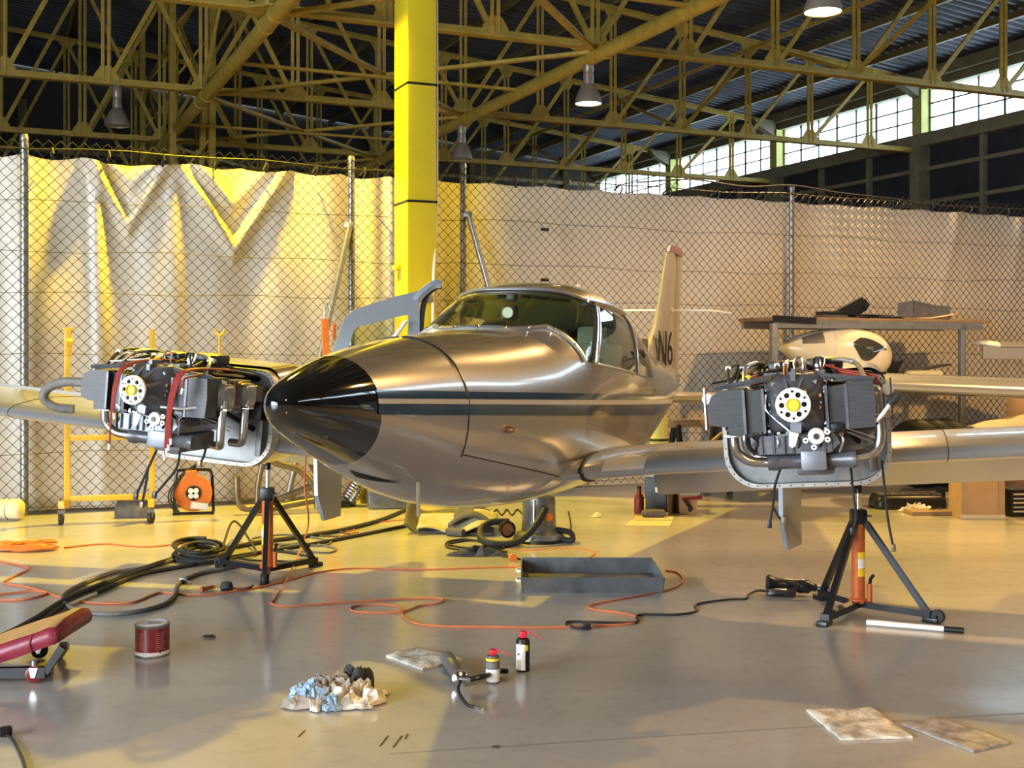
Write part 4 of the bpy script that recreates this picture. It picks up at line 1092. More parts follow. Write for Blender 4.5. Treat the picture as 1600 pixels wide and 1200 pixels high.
    # pale triangular bracket
    MB().prism([(-0.028, 0.06, -0.115), (0.012, 0.06, -0.125), (-0.006, 0.06, -0.178), (-0.02, 0.06, -0.184), (-0.032, 0.06, -0.175)], (0, 0.01, 0)).build('bracket', 'flange', eng, smooth=0)
    MB().prism([(-0.03, 0.08, -0.04), (0.03, 0.08, -0.04), (0.02, 0.08, -0.125), (-0.02, 0.08, -0.125)], (0, 0.06, 0)).build('nose_web', 'engine2', eng, smooth=0)
    # bolts on the case (fine hardware, one part)
    bo = MB(); rnd = random.Random(5 + sd)
    for k in range(16):
        a = 2 * PI * k / 16; bo.cyl((0.105 * math.cos(a), 0.125, 0.108 * math.sin(a)), (0.105 * math.cos(a), 0.142, 0.108 * math.sin(a)), 0.0055, n=6)
    for s in (-1, 1):
        for z in (-0.115, -0.09, 0.045, 0.06): bo.cyl((s * 0.118, 0.155, z), (s * 0.118, 0.19, z), 0.007, n=6)
    for k in range(14):
        x = -0.17 + 0.34 * rnd.random(); bo.cyl((x, 0.15, -0.125), (x, 0.17, -0.125), 0.005, n=6)
    bo.build('bolts', 'alu', eng, smooth=20, kind='stuff')
    # governor / magneto / fuel pump clutter
    MB().bbox((0.16, 0.19, -0.115), (0.07, 0.09, 0.05), 0.01).build('fuel_pump', 'black', eng)
    MB().bbox((-0.17, 0.19, -0.118), (0.08, 0.09, 0.045), 0.01).build('bracket_block', 'black', eng)
    MB().lathe([(0.0, 0.0), (0.03, 0.0), (0.03, 0.06), (0.022, 0.07), (0.0, 0.07)], (0.10, 0.34, 0.125), (0, 0, 1), 16).build('breather_cup', 'chrome', eng)
    MB().bbox((-0.06, 0.46, 0.155), (0.13, 0.16, 0.06), 0.02).build('magneto', 'black', eng)
    MB().bbox((0.12, 0.50, 0.16), (0.16, 0.14, 0.06), 0.02).build('magneto', 'black', eng)
    MB().tube(smooth_path([(0.005, 0.25, 0.13), (0.0, 0.25, 0.175), (0.018, 0.25, 0.195), (0.038, 0.25, 0.18), (0.036, 0.25, 0.13)], 5), 0.006, 8).build('lifting_eye', 'steelpipe', eng)
    for k in range(5):
        x = 0.03 + 0.008 * k
        MB().tube([(x, 0.14 + 0.01 * k, 0.13 - 0.012 * k), (x + 0.07, 0.15 + 0.01 * k, 0.135 - 0.02 * k)], 0.0035, 5).build('copper_line', 'copper', eng)
    # plain tubes
    MB().tube(smooth_path([(-0.118, 0.13, 0.045), (-0.126, 0.125, 0.0), (-0.115, 0.12, -0.03), (-0.06, 0.11, -0.085), (-0.02, 0.10, -0.122)], 5), 0.006, 8).build('oil_line', 'alu', eng)
    MB().tube([(-0.13, 0.16, -0.148), (-0.03, 0.12, -0.128)], 0.006, 8).build('rod', 'alu', eng)
    if sd == 1: MB().tube(smooth_path([(0.215, 0.15, -0.112), (0.30, 0.15, -0.100), (0.335, 0.15, -0.085), (0.375, 0.16, -0.04), (0.39, 0.17, -0.02)], 5), 0.0085, 8).build('fuel_line', 'flange', eng)
    if sd == 1: MB().lathe([(0.0, -0.03), (0.016, -0.025), (0.02, 0.0), (0.014, 0.03), (0.0, 0.03)], (0.40, 0.175, -0.008), (0.7, 0.2, 0.7), 12).build('line_boot', 'baffle', eng)
    # control rods between case and sump on the right
    for z, x1 in ((-0.15, 0.31), (-0.135, 0.33)):
        MB().tube([(0.20, 0.30, z + 0.01), (x1, 0.42, z - 0.05)], 0.004, 6).build('rod', 'alu', eng)
    # ignition leads
    def lead(pts, tip=True, mk='redlead', r=0.0052):
        w = MB().tube(smooth_path(pts, 6), r, 6).build('ignition_lead', mk, eng)
        if tip:
            e = Vector(pts[-1]); d = (e - Vector(pts[-2])).normalized()
            MB().cyl(e, e + d * 0.03, 0.008, 0.006, n=8).build('lead_terminal', 'flange', w)
    if sd == 1:
        for k in range(4):
            lead([(0.13 + 0.01 * k, 0.34, 0.155), (0.19, 0.25 + 0.02 * k, 0.135 - 0.012 * k), (0.26, 0.22, 0.118 - 0.012 * k), (0.345, 0.20, 0.098 - 0.01 * k)], False)
            lead([(-0.06 - 0.01 * k, 0.34, 0.15), (-0.12, 0.22 + 0.02 * k, 0.128 - 0.008 * k), (-0.17, 0.20, 0.112 - 0.008 * k)], False)
        MB().lathe([(0.014, -0.012), (0.022, -0.012), (0.022, 0.012), (0.014, 0.012)], (-0.20, 0.2, 0.11), (0.3, 1, 0.2), 14).build('grommet', 'yellowplug', eng)
    else:
        for k in range(3):
            dx = 0.009 * k
            lead([(0.02 + dx, 0.30, 0.15), (-0.06 + dx, 0.14, 0.14), (-0.118 + dx, 0.06, 0.10), (-0.138 + dx, 0.04, 0.02), (-0.142 + dx * (0.6 if k else -0.3), 0.035, -0.07), (-0.135 + dx * 1.5, 0.03, (-0.285, -0.13, -0.085)[k])])
        for k in range(4):
            dx = 0.009 * k
            lead([(0.30 + dx, 0.40, 0.12), (0.26 + dx, 0.16, 0.128), (0.215 + dx, 0.05, 0.10), (0.19 + dx, 0.03, 0.0), (0.185 + dx * 0.7, 0.025, -0.12), (0.19 + dx, 0.02, (-0.30, -0.27, -0.25, -0.22)[k])])
        lead([(0.28, 0.18, 0.10), (0.25, 0.06, 0.08), (0.245, 0.05, 0.03)])
        # big flexible duct bent round the outboard side
        MB().tube(smooth_path([(-0.33, 0.30, -0.035), (-0.50, 0.32, -0.02), (-0.66, 0.34, -0.03), (-0.775, 0.36, -0.075), (-0.80, 0.37, -0.135), (-0.745, 0.40, -0.175), (-0.66, 0.44, -0.18)], 7), 0.026, 14).build('air_duct', 'graypaint', eng)
        for k in range(3):
            MB().tube(smooth_path([(0.18, 0.12, 0.09 - 0.01 * k), (0.26, 0.20, 0.10 - 0.015 * k), (0.34, 0.3, 0.06 - 0.01 * k)], 4), 0.005, 6).build('spark_lead', 'flange', eng)
        MB().tube(smooth_path([(-0.05, 0.20, 0.15), (-0.14, 0.16, 0.135), (-0.25, 0.15, 0.12)], 4), 0.005, 6).build('spark_lead', 'flange', eng)
        MB().tube([(0.12, 0.06, -0.075), (0.22, 0.10, -0.078), (0.30, 0.16, -0.06)], 0.006, 6).build('oil_line', 'flange', eng)
    # ribs and bosses on the nose of the case
    for k in range(8):
        a = R(22.5 + 45 * k); ca, sa = math.cos(a), math.sin(a)
        MB().bar((0.055 * ca, 0.05, 0.055 * sa), (0.108 * ca, 0.140, 0.108 * sa), 0.008, 0.03).build('case_rib', 'engine2', eng)
    for x, z, r_, mk in ((-0.085, 0.085, 0.016, 'engine2'), (0.085, 0.085, 0.016, 'engine2'), (-0.10, -0.03, 0.012, 'engine2'), (0.10, -0.02, 0.013, 'copper'), (0.105, 0.03, 0.012, 'copper')):
        MB().lathe([(0.0, -0.02), (r_ * 0.6, -0.02), (r_, -0.008), (r_, 0.03)], (x, 0.14, z), (0, 1, 0), 12).build('boss', mk, eng)
    # baffle edge flanges
    for s, x in ((-1, 0.212), (1, 0.212), (-1, 0.130), (1, 0.130)):
        MB().bar((s * x, 0.083 if s < 0 else 0.133, -0.12), (s * x, 0.083 if s < 0 else 0.133, 0.072), 0.005, 0.012).build('baffle_flange', 'engine', eng)
    # brass and steel fittings, hoses and clamps in the gaps round the case
    rq = random.Random(11)
    for k in range(12):
        s = -1 if k % 2 else 1
        x = s * (0.13 + 0.10 * rq.random()); z = (-0.12 - 0.03 * rq.random()) if k < 8 else (0.08 + 0.05 * rq.random()); y = 0.13 + 0.05 * rq.random()
        d = Vector((rq.uniform(-1, 1), -0.6, rq.uniform(-0.4, 0.6))).normalized()
        MB().lathe([(0.0, -0.018), (0.006, -0.018), (0.0065, -0.004), (0.010, -0.003), (0.010, 0.006), (0.0055, 0.008), (0.0055, 0.03)], (x, y, z), d, 6).build('fitting', ('copper', 'alu', 'steelpipe')[k % 3], eng)
    for k in range(7):
        x0 = rq.uniform(-0.33, 0.30); x1 = x0 + rq.uniform(-0.15, 0.15)
        MB().tube(smooth_path([(x0, 0.16, 0.115 - 0.08 * abs(x0)), (x0 * 0.7 + x1 * 0.3, 0.28, 0.165), (x1 * 0.8, 0.45, 0.175), (x1, 0.7, 0.10)], 4), rq.choice((0.006, 0.008, 0.011)), 7).build('hose', rq.choice(('rubber', 'engine2', 'alu', 'rubber', 'copper')), eng)
        MB().cyl((x0 * 0.7 + x1 * 0.3 - 0.012, 0.28, 0.165), (x0 * 0.7 + x1 * 0.3 + 0.012, 0.28, 0.165), 0.013, n=10).build('clamp', ('flange', 'alu')[k % 2], eng)
    for k in range(5):
        x0 = -0.20 + 0.09 * k
        MB().tube(smooth_path([(x0, 0.17, -0.13), (x0 + 0.03, 0.13, -0.16), (x0 + 0.01, 0.16, -0.215)], 4), 0.0055, 6).build('drain_line', ('black', 'alu', 'rubber')[k % 3], eng)
    MB().bbox((0.285, 0.69, -0.01), (0.10, 0.10, 0.09), 0.015).build('oil_cooler', 'engine', eng)
    MB().bbox((-0.28, 0.62, 0.02), (0.10, 0.12, 0.10), 0.015).build('alternator', 'engine2', eng)
    # black cable runs across the top towards the firewall
    for k in range(4):
        MB().tube(smooth_path([(-0.22 + 0.13 * k, 0.25, 0.125), (-0.16 + 0.1 * k, 0.45, 0.16), (-0.06 + 0.06 * k, 0.62, 0.14), (-0.03 + 0.08 * k, 0.79, 0.06)], 5), 0.008, 6).build('cable', 'rubber', eng)
    # wiring left hanging below
    if sd == 1:
        hang = [[(-0.10, 0.40, -0.30), (-0.13, 0.40, -0.38), (-0.145, 0.40, -0.47), (-0.165, 0.40, -0.55)], [(-0.145, 0.40, -0.47), (-0.12, 0.40, -0.52), (-0.10, 0.40, -0.535)],
                [(0.20, 0.62, -0.28), (0.205, 0.62, -0.45), (0.21, 0.62, -0.55), (0.19, 0.62, -0.62)], [(0.34, 0.62, -0.30), (0.345, 0.62, -0.45), (0.35, 0.62, -0.58), (0.365, 0.62, -0.70)]]
    else:
        hang = [[(-0.02, 0.30, -0.29), (-0.06, 0.30, -0.38), (-0.10, 0.30, -0.48), (-0.14, 0.30, -0.58)], [(-0.08, 0.30, -0.42), (-0.085, 0.30, -0.50), (-0.10, 0.30, -0.62)],
                [(0.10, 0.30, -0.29), (0.09, 0.30, -0.40), (0.02, 0.30, -0.50), (-0.03, 0.30, -0.56)], [(0.22, 0.35, -0.29), (0.21, 0.35, -0.34), (0.19, 0.35, -0.375)]]
    for k, pp in enumerate(hang):
        w = MB().tube(smooth_path(pp, 5), 0.0065, 6).build('hanging_wire', 'rubber', eng)
        e = Vector(pp[-1]); MB().bbox(e, (0.022, 0.018, 0.035), 0.005).build('connector', 'browntube' if k in (1, 3) else 'black', w)
    return eng

EXR = 1.589; EYS = 1.549
for sd in (1, -1):
    ez = 1.246 + (-sd) * math.sin(R(0.6)) * 0.0
    tl = -DIH * 0.9 * sd
    build_nacelle(sd, sd * EXR, EYS, ez, tl)
    build_engine(sd, sd * EXR, EYS, ez, tl)
# =================================================================== THINGS ON THE FLOOR
from mathutils import noise as mnoise

# ---- tripod jacks
def jack(loc, top, feet, label, wheels, lab_dir):
    j = thing('tripod_jack', label, 'jack', loc, group='tripod jacks under the wings')
    cz = 0.52
    MB().lathe([(0.0, 0.05), (0.05, 0.05), (0.05, 0.07), (0.037, 0.08), (0.037, cz), (0.0, cz)], (0, 0, 0), (0, 0, 1), 20).build('hydraulic_cylinder', 'jackorange', j)
    col_ = MB().bbox((0, 0, cz + 0.01), (0.085, 0.085, 0.085), 0.014).build('collar', 'black', j)
    MB().cyl((0.04, 0.0, cz + 0.015), (0.075, -0.01, cz + 0.012), 0.006, n=8).build('lock_screw', 'galv', col_)
    MB().cyl((0, 0, cz + 0.05), (0, 0, top - 0.03), 0.0155, n=14).build('ram', 'chrome', j)
    MB().lathe([(0.0, top), (0.010, top), (0.022, top - 0.015), (0.022, top - 0.05), (0.016, top - 0.055), (0.0, top - 0.055)], (0, 0, 0), (0, 0, 1), 14).build('saddle', 'black', j)
    for k, (a, r) in enumerate(feet):
        d = Vector((math.cos(R(a)), math.sin(R(a)), 0))
        MB().bar(d * 0.045 + Vector((0, 0, cz - 0.02)), d * r * 0.94 + Vector((0, 0, 0.055)), 0.03, 0.03).build('leg', 'black', j)
        b = MB().bar(d * 0.02 + Vector((0, 0, 0.045)), d * r + Vector((0, 0, 0.045)), 0.05, 0.035, up=(0, 0, 1)).build('base_bar', 'black', j)
        MB().bbox(d * r + Vector((0, 0, 0.014)), (0.085, 0.06, 0.028), 0.006, (0, 0, R(a))).build('foot', 'black', b)
        if k in wheels:
            n = Vector((-d.y, d.x, 0)); c = d * (r + 0.035) + Vector((0, 0, 0.038))
            w = MB().lathe([(0.008, -0.014), (0.034, -0.014), (0.038, -0.008), (0.038, 0.008), (0.034, 0.014), (0.008, 0.014)], c, n, 18).build('wheel', 'rubber', b)
    la = R(lab_dir); d = Vector((math.cos(la), math.sin(la), 0))
    for z0, z1, mk in ((0.30, 0.335, 'yellowlabel'), (0.245, 0.298, 'whitelabel'), (0.20, 0.243, 'yellowlabel')):
        MB().lathe([(0.0378, z0), (0.0378, z1)], (0, 0, 0), (0, 0, 1), 8, arc=R(100)).build('label_plate', mk, j, rot=(0, 0, la - R(50) - R(90)))
    # pump and release valve
    pu = MB().cyl((0.055, -0.03, 0.06), (0.055, -0.03, 0.16), 0.014, n=10).build('pump', 'jackorange', j)
    MB().tube([(0.055, -0.03, 0.16), (0.06, -0.035, 0.19), (0.07, -0.05, 0.21)], 0.010, 8).build('handle_socket', 'black', pu)
    return j
jr = F(1341, 955); jl = F(418, 899)
jack(jr, 0.715, ((232, 0.46), (318, 0.42), (112, 0.34)), 'orange and black tripod jack under the right-hand engine nacelle', (1,), 300)
jack(jl, 0.74, ((143, 0.45), (52, 0.42), (278, 0.30)), 'orange and black tripod jack under the left-hand engine nacelle', (0, 2), 235)

# ---- cable helpers
def cable(name, px, r, mk, label, cat='cable', z=None, n=7, group=None, lift=None):
    pts = []
    for i, p in enumerate(px):
        h = r if len(p) == 2 else p[2]
        v = F(p[0], p[1]); v.z = h; pts.append(v)
    o = MB().tube(smooth_path(pts, n), r, 7).build(name, mk)
    return tag(relocate(o), label, cat, group)

pts = [P(478, 712, 6.75), P(476, 760, 6.8), P(482, 812, 7.1), F(476, 862) + Vector((0, 0, 0.10)), F(452, 905) + Vector((0, 0, 0.03)), F(430, 936) + Vector((0, 0, 0.006)), F(424, 944), F(448, 949), F(520, 944), F(610, 938), F(676, 936), F(693, 938), F(685, 944), F(655, 948), F(634, 956), F(600, 959), F(556, 957), F(548, 951), F(572, 946), F(612, 947), F(628, 953), F(630, 964), F(648, 975), F(690, 980), F(760, 981), F(850, 982), F(930, 979), F(985, 976), F(998, 968), F(975, 960), F(928, 954), F(921, 948), F(945, 942), F(1000, 932), F(1050, 921), F(1067, 908), F(1058, 896), F(1040, 893)]
pts = [Vector((p.x, p.y, max(p.z, 0.006))) for p in pts]
tag(MB().tube(smooth_path(pts, 7), 0.0054, 7).build('extension_cord', 'cord'), 'long orange extension cord hanging from the nacelle and looping to the steel tray', 'cord')
cable('extension_cord', [(-30, 938), (0, 939), (40, 938), (68, 931), (74, 926), (50, 925), (0, 930), (-30, 934)], 0.006, 'cord', 'orange cord loop cut by the left edge below the hose', 'cord')
cable('extension_cord', [(-30, 872), (0, 878), (20, 882), (45, 889), (30, 898), (10, 908), (8, 913), (40, 918), (72, 927), (100, 936), (150, 944), (205, 943), (235, 932), (255, 927), (300, 931), (345, 928), (400, 920), (450, 908), (500, 895), (560, 889), (660, 891), (760, 888), (815, 887)], 0.006, 'cord', 'orange cord running right from the left edge past the left jack', 'cord')
cable('extension_cord', [(100, 857), (135, 853), (170, 851), (210, 855), (240, 855), (280, 851), (325, 849), (338, 853)], 0.006, 'cord', 'thin orange cord across the yellow-lit floor at left', 'cord')
# heap of orange cord at the left edge
hp_ = MB(); rnd = random.Random(3); pts = []
for k in range(60):
    x = 45 + 62 * math.sin(k * 1.9) * (0.5 + 0.5 * rnd.random()) - 8; y = 857 + 7.5 * math.cos(k * 1.27) * (0.5 + 0.5 * rnd.random())
    v = F(x, y); v.z = 0.008 + 0.05 * rnd.random() * max(0.1, 1 - abs(x - 40) / 80); pts.append(v)
tag(relocate(MB().tube(smooth_path(pts, 5), 0.0075, 6).build('cord_heap', 'orange')), 'tangled heap of bright orange cord at the left edge', 'cord')
# black hoses
cable('air_hose', [(-40, 1016), (0, 1001), (50, 975), (95, 946), (150, 921), (220, 894), (290, 871), (330, 864), (372, 857), (410, 850), (470, 842), (530, 832), (590, 817), (632, 800), (655, 788)], 0.017, 'rubber', 'thick black hose running from the left edge to under the airplane', 'hose')
cable('air_hose', [(-40, 1022), (10, 1006), (60, 978), (100, 950), (160, 925), (215, 902), (260, 893), (310, 884), (345, 876), (395, 868), (470, 856), (540, 843), (600, 831), (640, 823)], 0.014, 'rubber', 'second black hose beside the thick one, ending at the felt mat', 'hose')
cable('air_hose', [(388, 884), (350, 892), (305, 901), (280, 914), (272, 934), (255, 948), (215, 959), (165, 963), (120, 957), (98, 944), (102, 931), (130, 915), (175, 898), (225, 890), (275, 877)], 0.013, 'graypaint', 'grey hose curved in a wide loop left of the left jack', 'hose')
cable('air_hose', [(-40, 1026), (20, 1003), (50, 988), (70, 970), (90, 955), (110, 947), (150, 930)], 0.011, 'whitelabel', 'pale hose beside the black ones at the left edge', 'hose')
# coiled black cable by the left jack
cl = []; rnd = random.Random(9)
for k in range(90):
    a = k * 0.55; f = 0.75 + 0.25 * math.sin(k * 0.31)
    v = F(312 + 42 * f * math.cos(a), 872 + 13 * f * math.sin(a)); v.z = 0.014 + 0.0009 * k; cl.append(v)
tag(relocate(MB().tube(smooth_path(cl, 3), 0.012, 6).build('coiled_cable', 'rubber')), 'coil of black cable on the floor left of the left jack', 'cable')
cable('air_hose', [(346, 880, .02), (350, 862, .06), (362, 843, .13), (374, 844, .12), (392, 858, .05), (400, 868, .02), (380, 873, .014), (350, 878, .014)], 0.009, 'rubber', 'thin black hose arched up beside the coiled cable', 'hose')
# loose loops behind the left jack
for k, (x0, y0, rx, ry, lab, mk) in enumerate(((455, 846, 62, 8, 'brown cable loop behind the left jack, longest', 'graypaint'), (480, 858, 45, 7, 'grey cable loop on the floor right behind the left jack', 'graypaint'), (430, 872, 60, 8, 'black cable loop round the feet of the left jack', 'rubber'), (520, 836, 30, 4, 'brown cable loop nearest the left gear door', 'browntube'))):
    pts = []
    for q in range(18):
        a = 2 * PI * q / 18; v = F(x0 + rx * math.cos(a), y0 + ry * math.sin(a + 0.3) * (1 + 0.2 * math.sin(3 * a))); v.z = 0.008; pts.append(v)
    tag(relocate(MB().tube(smooth_path(pts, 5, True), 0.0075, 6, closed=True).build('cable_loop', mk)), lab, 'cable')
cable('thin_cord', [(560, 832), (540, 836), (520, 845), (495, 850), (470, 856)], 0.005, 'cord', 'thin orange cord ending among the cable loops', 'cord')
cable('thin_cord', [(640, 812), (580, 818), (556, 822), (552, 829), (540, 831)], 0.005, 'cord', 'thin brown cord leading to the felt mat', 'cord')
# power lead with plug
pl = cable('power_lead', [(914, 984), (900, 983), (886, 978), (890, 973), (930, 974), (985, 975), (997, 972), (995, 966), (1004, 962), (1060, 962), (1088, 956), (1086, 948), (1100, 943), (1140, 938), (1165, 937), (1170, 930), (1185, 924), (1206, 926)], 0.0065, 'rubber', 'black power lead with plug running to the polisher', 'cable')
def plug(parent_world, ang, s=1.0):
    c = Vector(parent_world)
    return c
pw = F(916, 984)
bd = MB().bbox(pw + Vector((0, 0, 0.02)) - pl.location, (0.055, 0.036, 0.036), 0.009, (0, 0, -0.1)).build('plug_body', 'black', pl)
for dy in (-0.009, 0.009): MB().cyl(pw + Vector((0.027, dy, 0.02)) - pl.location, pw + Vector((0.046, dy - 0.002, 0.02)) - pl.location, 0.0028, n=8).build('plug_pin', 'chrome', pl)
p2 = cable('power_lead', [(8, 1149), (18, 1156), (27, 1170), (36, 1190), (46, 1225)], 0.0055, 'rubber', 'black lead and plug cut by the lower left corner', 'cable')
MB().bbox(F(9, 1150) + Vector((0, 0, 0.018)) - p2.location, (0.045, 0.036, 0.036), 0.009, (0, 0, 0.5)).build('plug_body', 'black', p2)
for dy in (-0.007, 0.007): MB().cyl(F(4, 1148) + Vector((-0.005, dy, 0.018)) - p2.location, F(0, 1146) + Vector((-0.012, dy, 0.018)) - p2.location, 0.0025, n=8).build('plug_pin', 'chrome', p2)

# ---- steel drip tray
tc = F(927, 927)
tr = thing('drip_tray', 'shallow worn grey steel drip tray on the floor under the nose', 'tray', tc + Vector((0, 0.32, 0)), (0, 0, R(-0.6)))
def wallq(name, a, b, z0, z1, flare):
    pass
x0, x1, y0, y1, h, t = -0.425, 0.425, -0.31, 0.31, 0.095, 0.006
MB().box((0, 0, 0.006), (0.84, 0.61, 0.008)).build('tray_bottom', 'tray', tr, smooth=0)
for nm, poly, d in (('front', [(x0, y0, 0.0), (x1, y0, 0.0), (x1 + 0.008, y0 - 0.02, h), (x0 - 0.008, y0 - 0.02, h)], (0, t, 0)), ('back', [(x0, y1, 0.0), (x1, y1, 0.0), (x1, y1 + 0.02, h + 0.01), (x0, y1 + 0.02, h + 0.01)], (0, -t, 0)),
                    ('l', [(x0, y0, 0.0), (x0, y1, 0.0), (x0 - 0.008, y1 + 0.02, h), (x0 - 0.008, y0 - 0.02, h)], (t, 0, 0)), ('r', [(x1, y0, 0.0), (x1, y1, 0.0), (x1 + 0.008, y1 + 0.02, h), (x1 + 0.008, y0 - 0.02, h)], (-t, 0, 0))):
    MB().prism(poly, d).build('tray_side', 'tray', tr, smooth=0)
for yy in (-0.20, 0.12):
    MB().tube(smooth_path([(x0 - 0.006, yy - 0.05, 0.06), (x0 - 0.03, yy - 0.04, 0.06), (x0 - 0.03, yy + 0.04, 0.06), (x0 - 0.006, yy + 0.05, 0.06)], 4), 0.008, 6).build('handle', 'white', tr)

# ---- paint tin
c = F(238, 1022)
tin = thing('paint_tin', 'dark red round paint tin with white lid standing on the floor', 'tin', c)
MB().lathe([(0.0, 0.0), (0.080, 0.0), (0.082, 0.004), (0.080, 0.01), (0.080, 0.138), (0.083, 0.142), (0.083, 0.147), (0.076, 0.149), (0.074, 0.143), (0.0, 0.143)], (0, 0, 0), (0, 0, 1), 32).build('can_body', 'galv', tin)
MB().lathe([(0.0806, 0.024), (0.0806, 0.136)], (0, 0, 0), (0, 0, 1), 32).build('red_label', 'redcan', tin)
MB().lathe([(0.0807, 0.006), (0.0807, 0.024)], (0, 0, 0), (0, 0, 1), 32).build('white_band', 'whitelabel', tin)
lid = MB().lathe([(0.0, 0.150), (0.064, 0.150), (0.068, 0.1535), (0.073, 0.150), (0.073, 0.144)], (0, 0, 0), (0, 0, 1), 32).build('lid', 'whitelabel', tin)
MB().box((0.012, 0.0, 0.1505), (0.06, 0.012, 0.001), (0, 0, 0.1)).build('lid_print', 'darkhole', lid)
for k in range(9):
    for a0, ln in ((-120, 22), (-62, 34)):
        z = 0.036 + 0.0095 * k
        MB().lathe([(0.0809, z), (0.0809, z + 0.0035)], (0, 0, 0), (0, 0, 1), 8, arc=R(ln - (k * 7 % 9))).build('print_line', mat('pale_red_print', (0.45, 0.16, 0.15), 0.5, 0, 0.1, 30), tin, rot=(0, 0, R(a0 - 90)))
MB().lathe([(0.0808, 0.02), (0.0808, 0.136)], (0, 0, 0), (0, 0, 1), 3, arc=R(5)).build('label_seam', 'darkhole', tin, rot=(0, 0, R(-50 - 90)))

# ---- spray cans
def spray(px, py, h, r, label, body, spec):
    c = F(px, py); o = thing('spray_can', label, 'spray can', c, group='spray cans on the floor')
    MB().lathe([(0.0, 0.002), (r - 0.003, 0.0), (r, 0.004), (r, h * 0.74), (r - 0.002, h * 0.755), (r * 0.88, h * 0.79), (r * 0.5, h * 0.815), (0.0, h * 0.82)], (0, 0, 0), (0, 0, 1), 24).build('can_body', body, o)
    for z0, z1, a0, arc, mk in spec:
        MB().lathe([(r + 0.0006, z0 * h), (r + 0.0006, z1 * h)], (0, 0, 0), (0, 0, 1), 20, arc=R(arc)).build('label', mk, o, rot=(0, 0, R(a0 - 90)))
    cap = MB().bbox((0, 0, h * 0.90), (r * 1.05, r * 1.05, h * 0.17), 0.008).build('cap', 'redcap', o)
    MB().cyl((r * 0.3, -0.003, h * 0.93), (r * 1.15, -0.012, h * 0.965), 0.006, 0.004, n=8).build('spray_nozzle', 'redcap', cap)
    MB().cyl((r * 1.1, -0.012, h * 0.962), (r * 2.9, -0.02, h * 0.80), 0.0016, n=6).build('straw', 'redcap', cap)
    return o
spray(770, 1066, 0.148, 0.0305, 'short spray can with pale label and yellow band, red nozzle', 'tray', ((0.05, 0.42, -185, 215, 'whitelabel'), (0.45, 0.62, -180, 360, 'graypaint'), (0.66, 0.735, -180, 360, 'yellowlabel')))
spray(817, 1048, 0.185, 0.0315, 'tall black spray can with white side label, red nozzle', 'black', ((0.05, 0.68, -165, 95, 'whitelabel'), (0.52, 0.66, -72, 30, 'yellowlabel'), (0.42, 0.46, -140, 22, 'navy'), (0.05, 0.30, -150, 45, 'paper')))

# ---- jack handle tube
a, b = F(1354, 977), F(1506, 990)
a.z = b.z = 0.016
o = thing('jack_handle', 'white metal tube with black grip lying in front of the right jack', 'handle', ((a + b) / 2 - Vector((0, 0, 0.016))))
mid = Vector(o.location); d = b - a
MB().cyl(a - mid, a + d * 0.80 - mid, 0.0145, n=12).build('tube', 'white', o)
MB().cyl(a + d * 0.80 - mid, b - mid, 0.0158, n=12).build('grip', 'black', o)

# ---- polisher
c = F(1240, 932)
po = thing('angle_polisher', 'black electric polisher lying on the floor left of the right jack', 'power tool', c, (0, 0, R(-8)))
MB().lathe([(0.0, -0.15), (0.038, -0.15), (0.050, -0.135), (0.045, -0.115), (0.036, -0.10), (0.036, 0.03), (0.044, 0.05), (0.040, 0.10), (0.024, 0.12), (0.024, 0.145), (0.0, 0.145)], (-0.01, 0.03, 0.062), (1, 0, -0.08), 18).build('motor_body', 'black', po)
MB().tube(smooth_path([(-0.12, -0.03, 0.03), (-0.15, -0.05, 0.024), (-0.10, -0.06, 0.03), (-0.02, -0.05, 0.045), (0.02, -0.02, 0.07), (-0.04, -0.02, 0.08)], 5), 0.016, 8).build('loop_handle', 'black', po)
MB().bbox((-0.07, -0.04, 0.03), (0.16, 0.06, 0.05), 0.016).build('grip', 'black', po)
MB().lathe([(0.0, 0.0), (0.018, 0.0), (0.018, 0.03), (0.030, 0.05), (0.034, 0.075), (0.0, 0.075)], (0.135, 0.03, 0.048), (1, 0, -0.08), 14).build('nozzle', 'tray', po)

# ---- crumpled cloth helper
def crumple(name, px, py, rx, ry, h, mk, label, cat, seed, flat=0.3, n=30, rot=0.0, freq=9.0, z0=0.004, group=None):
    c = F(px, py); off = Vector((seed * 3.1, seed * 1.7, seed))
    mb = MB(); vs, fs = [], []
    m = n * 2
    ca, sa = math.cos(rot), math.sin(rot)
    for i in range(n + 1):
        rr = i / n
        for k in range(m):
            a = 2 * PI * k / m
            ed = 1 + 0.30 * mnoise.noise(Vector((math.cos(a) * 1.7, math.sin(a) * 1.7, seed)))
            x, y = rx * rr * ed * math.cos(a), ry * rr * ed * math.sin(a)
            p = Vector((x, y, 0)) * freq + off
            r1 = 1 - abs(mnoise.noise(p * 1.0)) * 2.6; r2 = 1 - abs(mnoise.noise(p * 2.3)) * 2.4; r3 = 1 - abs(mnoise.noise(p * 5.0)) * 2.2
            z = h * (max(0.0, 1 - rr ** 3) * (flat + (1 - flat) * (0.55 * r1 + 0.35 * r2 + 0.22 * r3)))
            jx = 0.45 * h * mnoise.noise(p * 2 + Vector((9, 0, 0))); jy = 0.45 * h * mnoise.noise(p * 2 + Vector((0, 9, 0)))
            X, Y = x + jx, y + jy
            vs.append(Vector((X * ca - Y * sa, X * sa + Y * ca, max(z0 * 0.5, z + z0))))
    for i in range(n):
        for k in range(m): fs.append((i * m + k, i * m + (k + 1) % m, (i + 1) * m + (k + 1) % m, (i + 1) * m + k))
    mb.add(vs, fs)
    o = mb.build(name, mk, loc=c, smooth=32)
    return tag(o, label, cat, group)
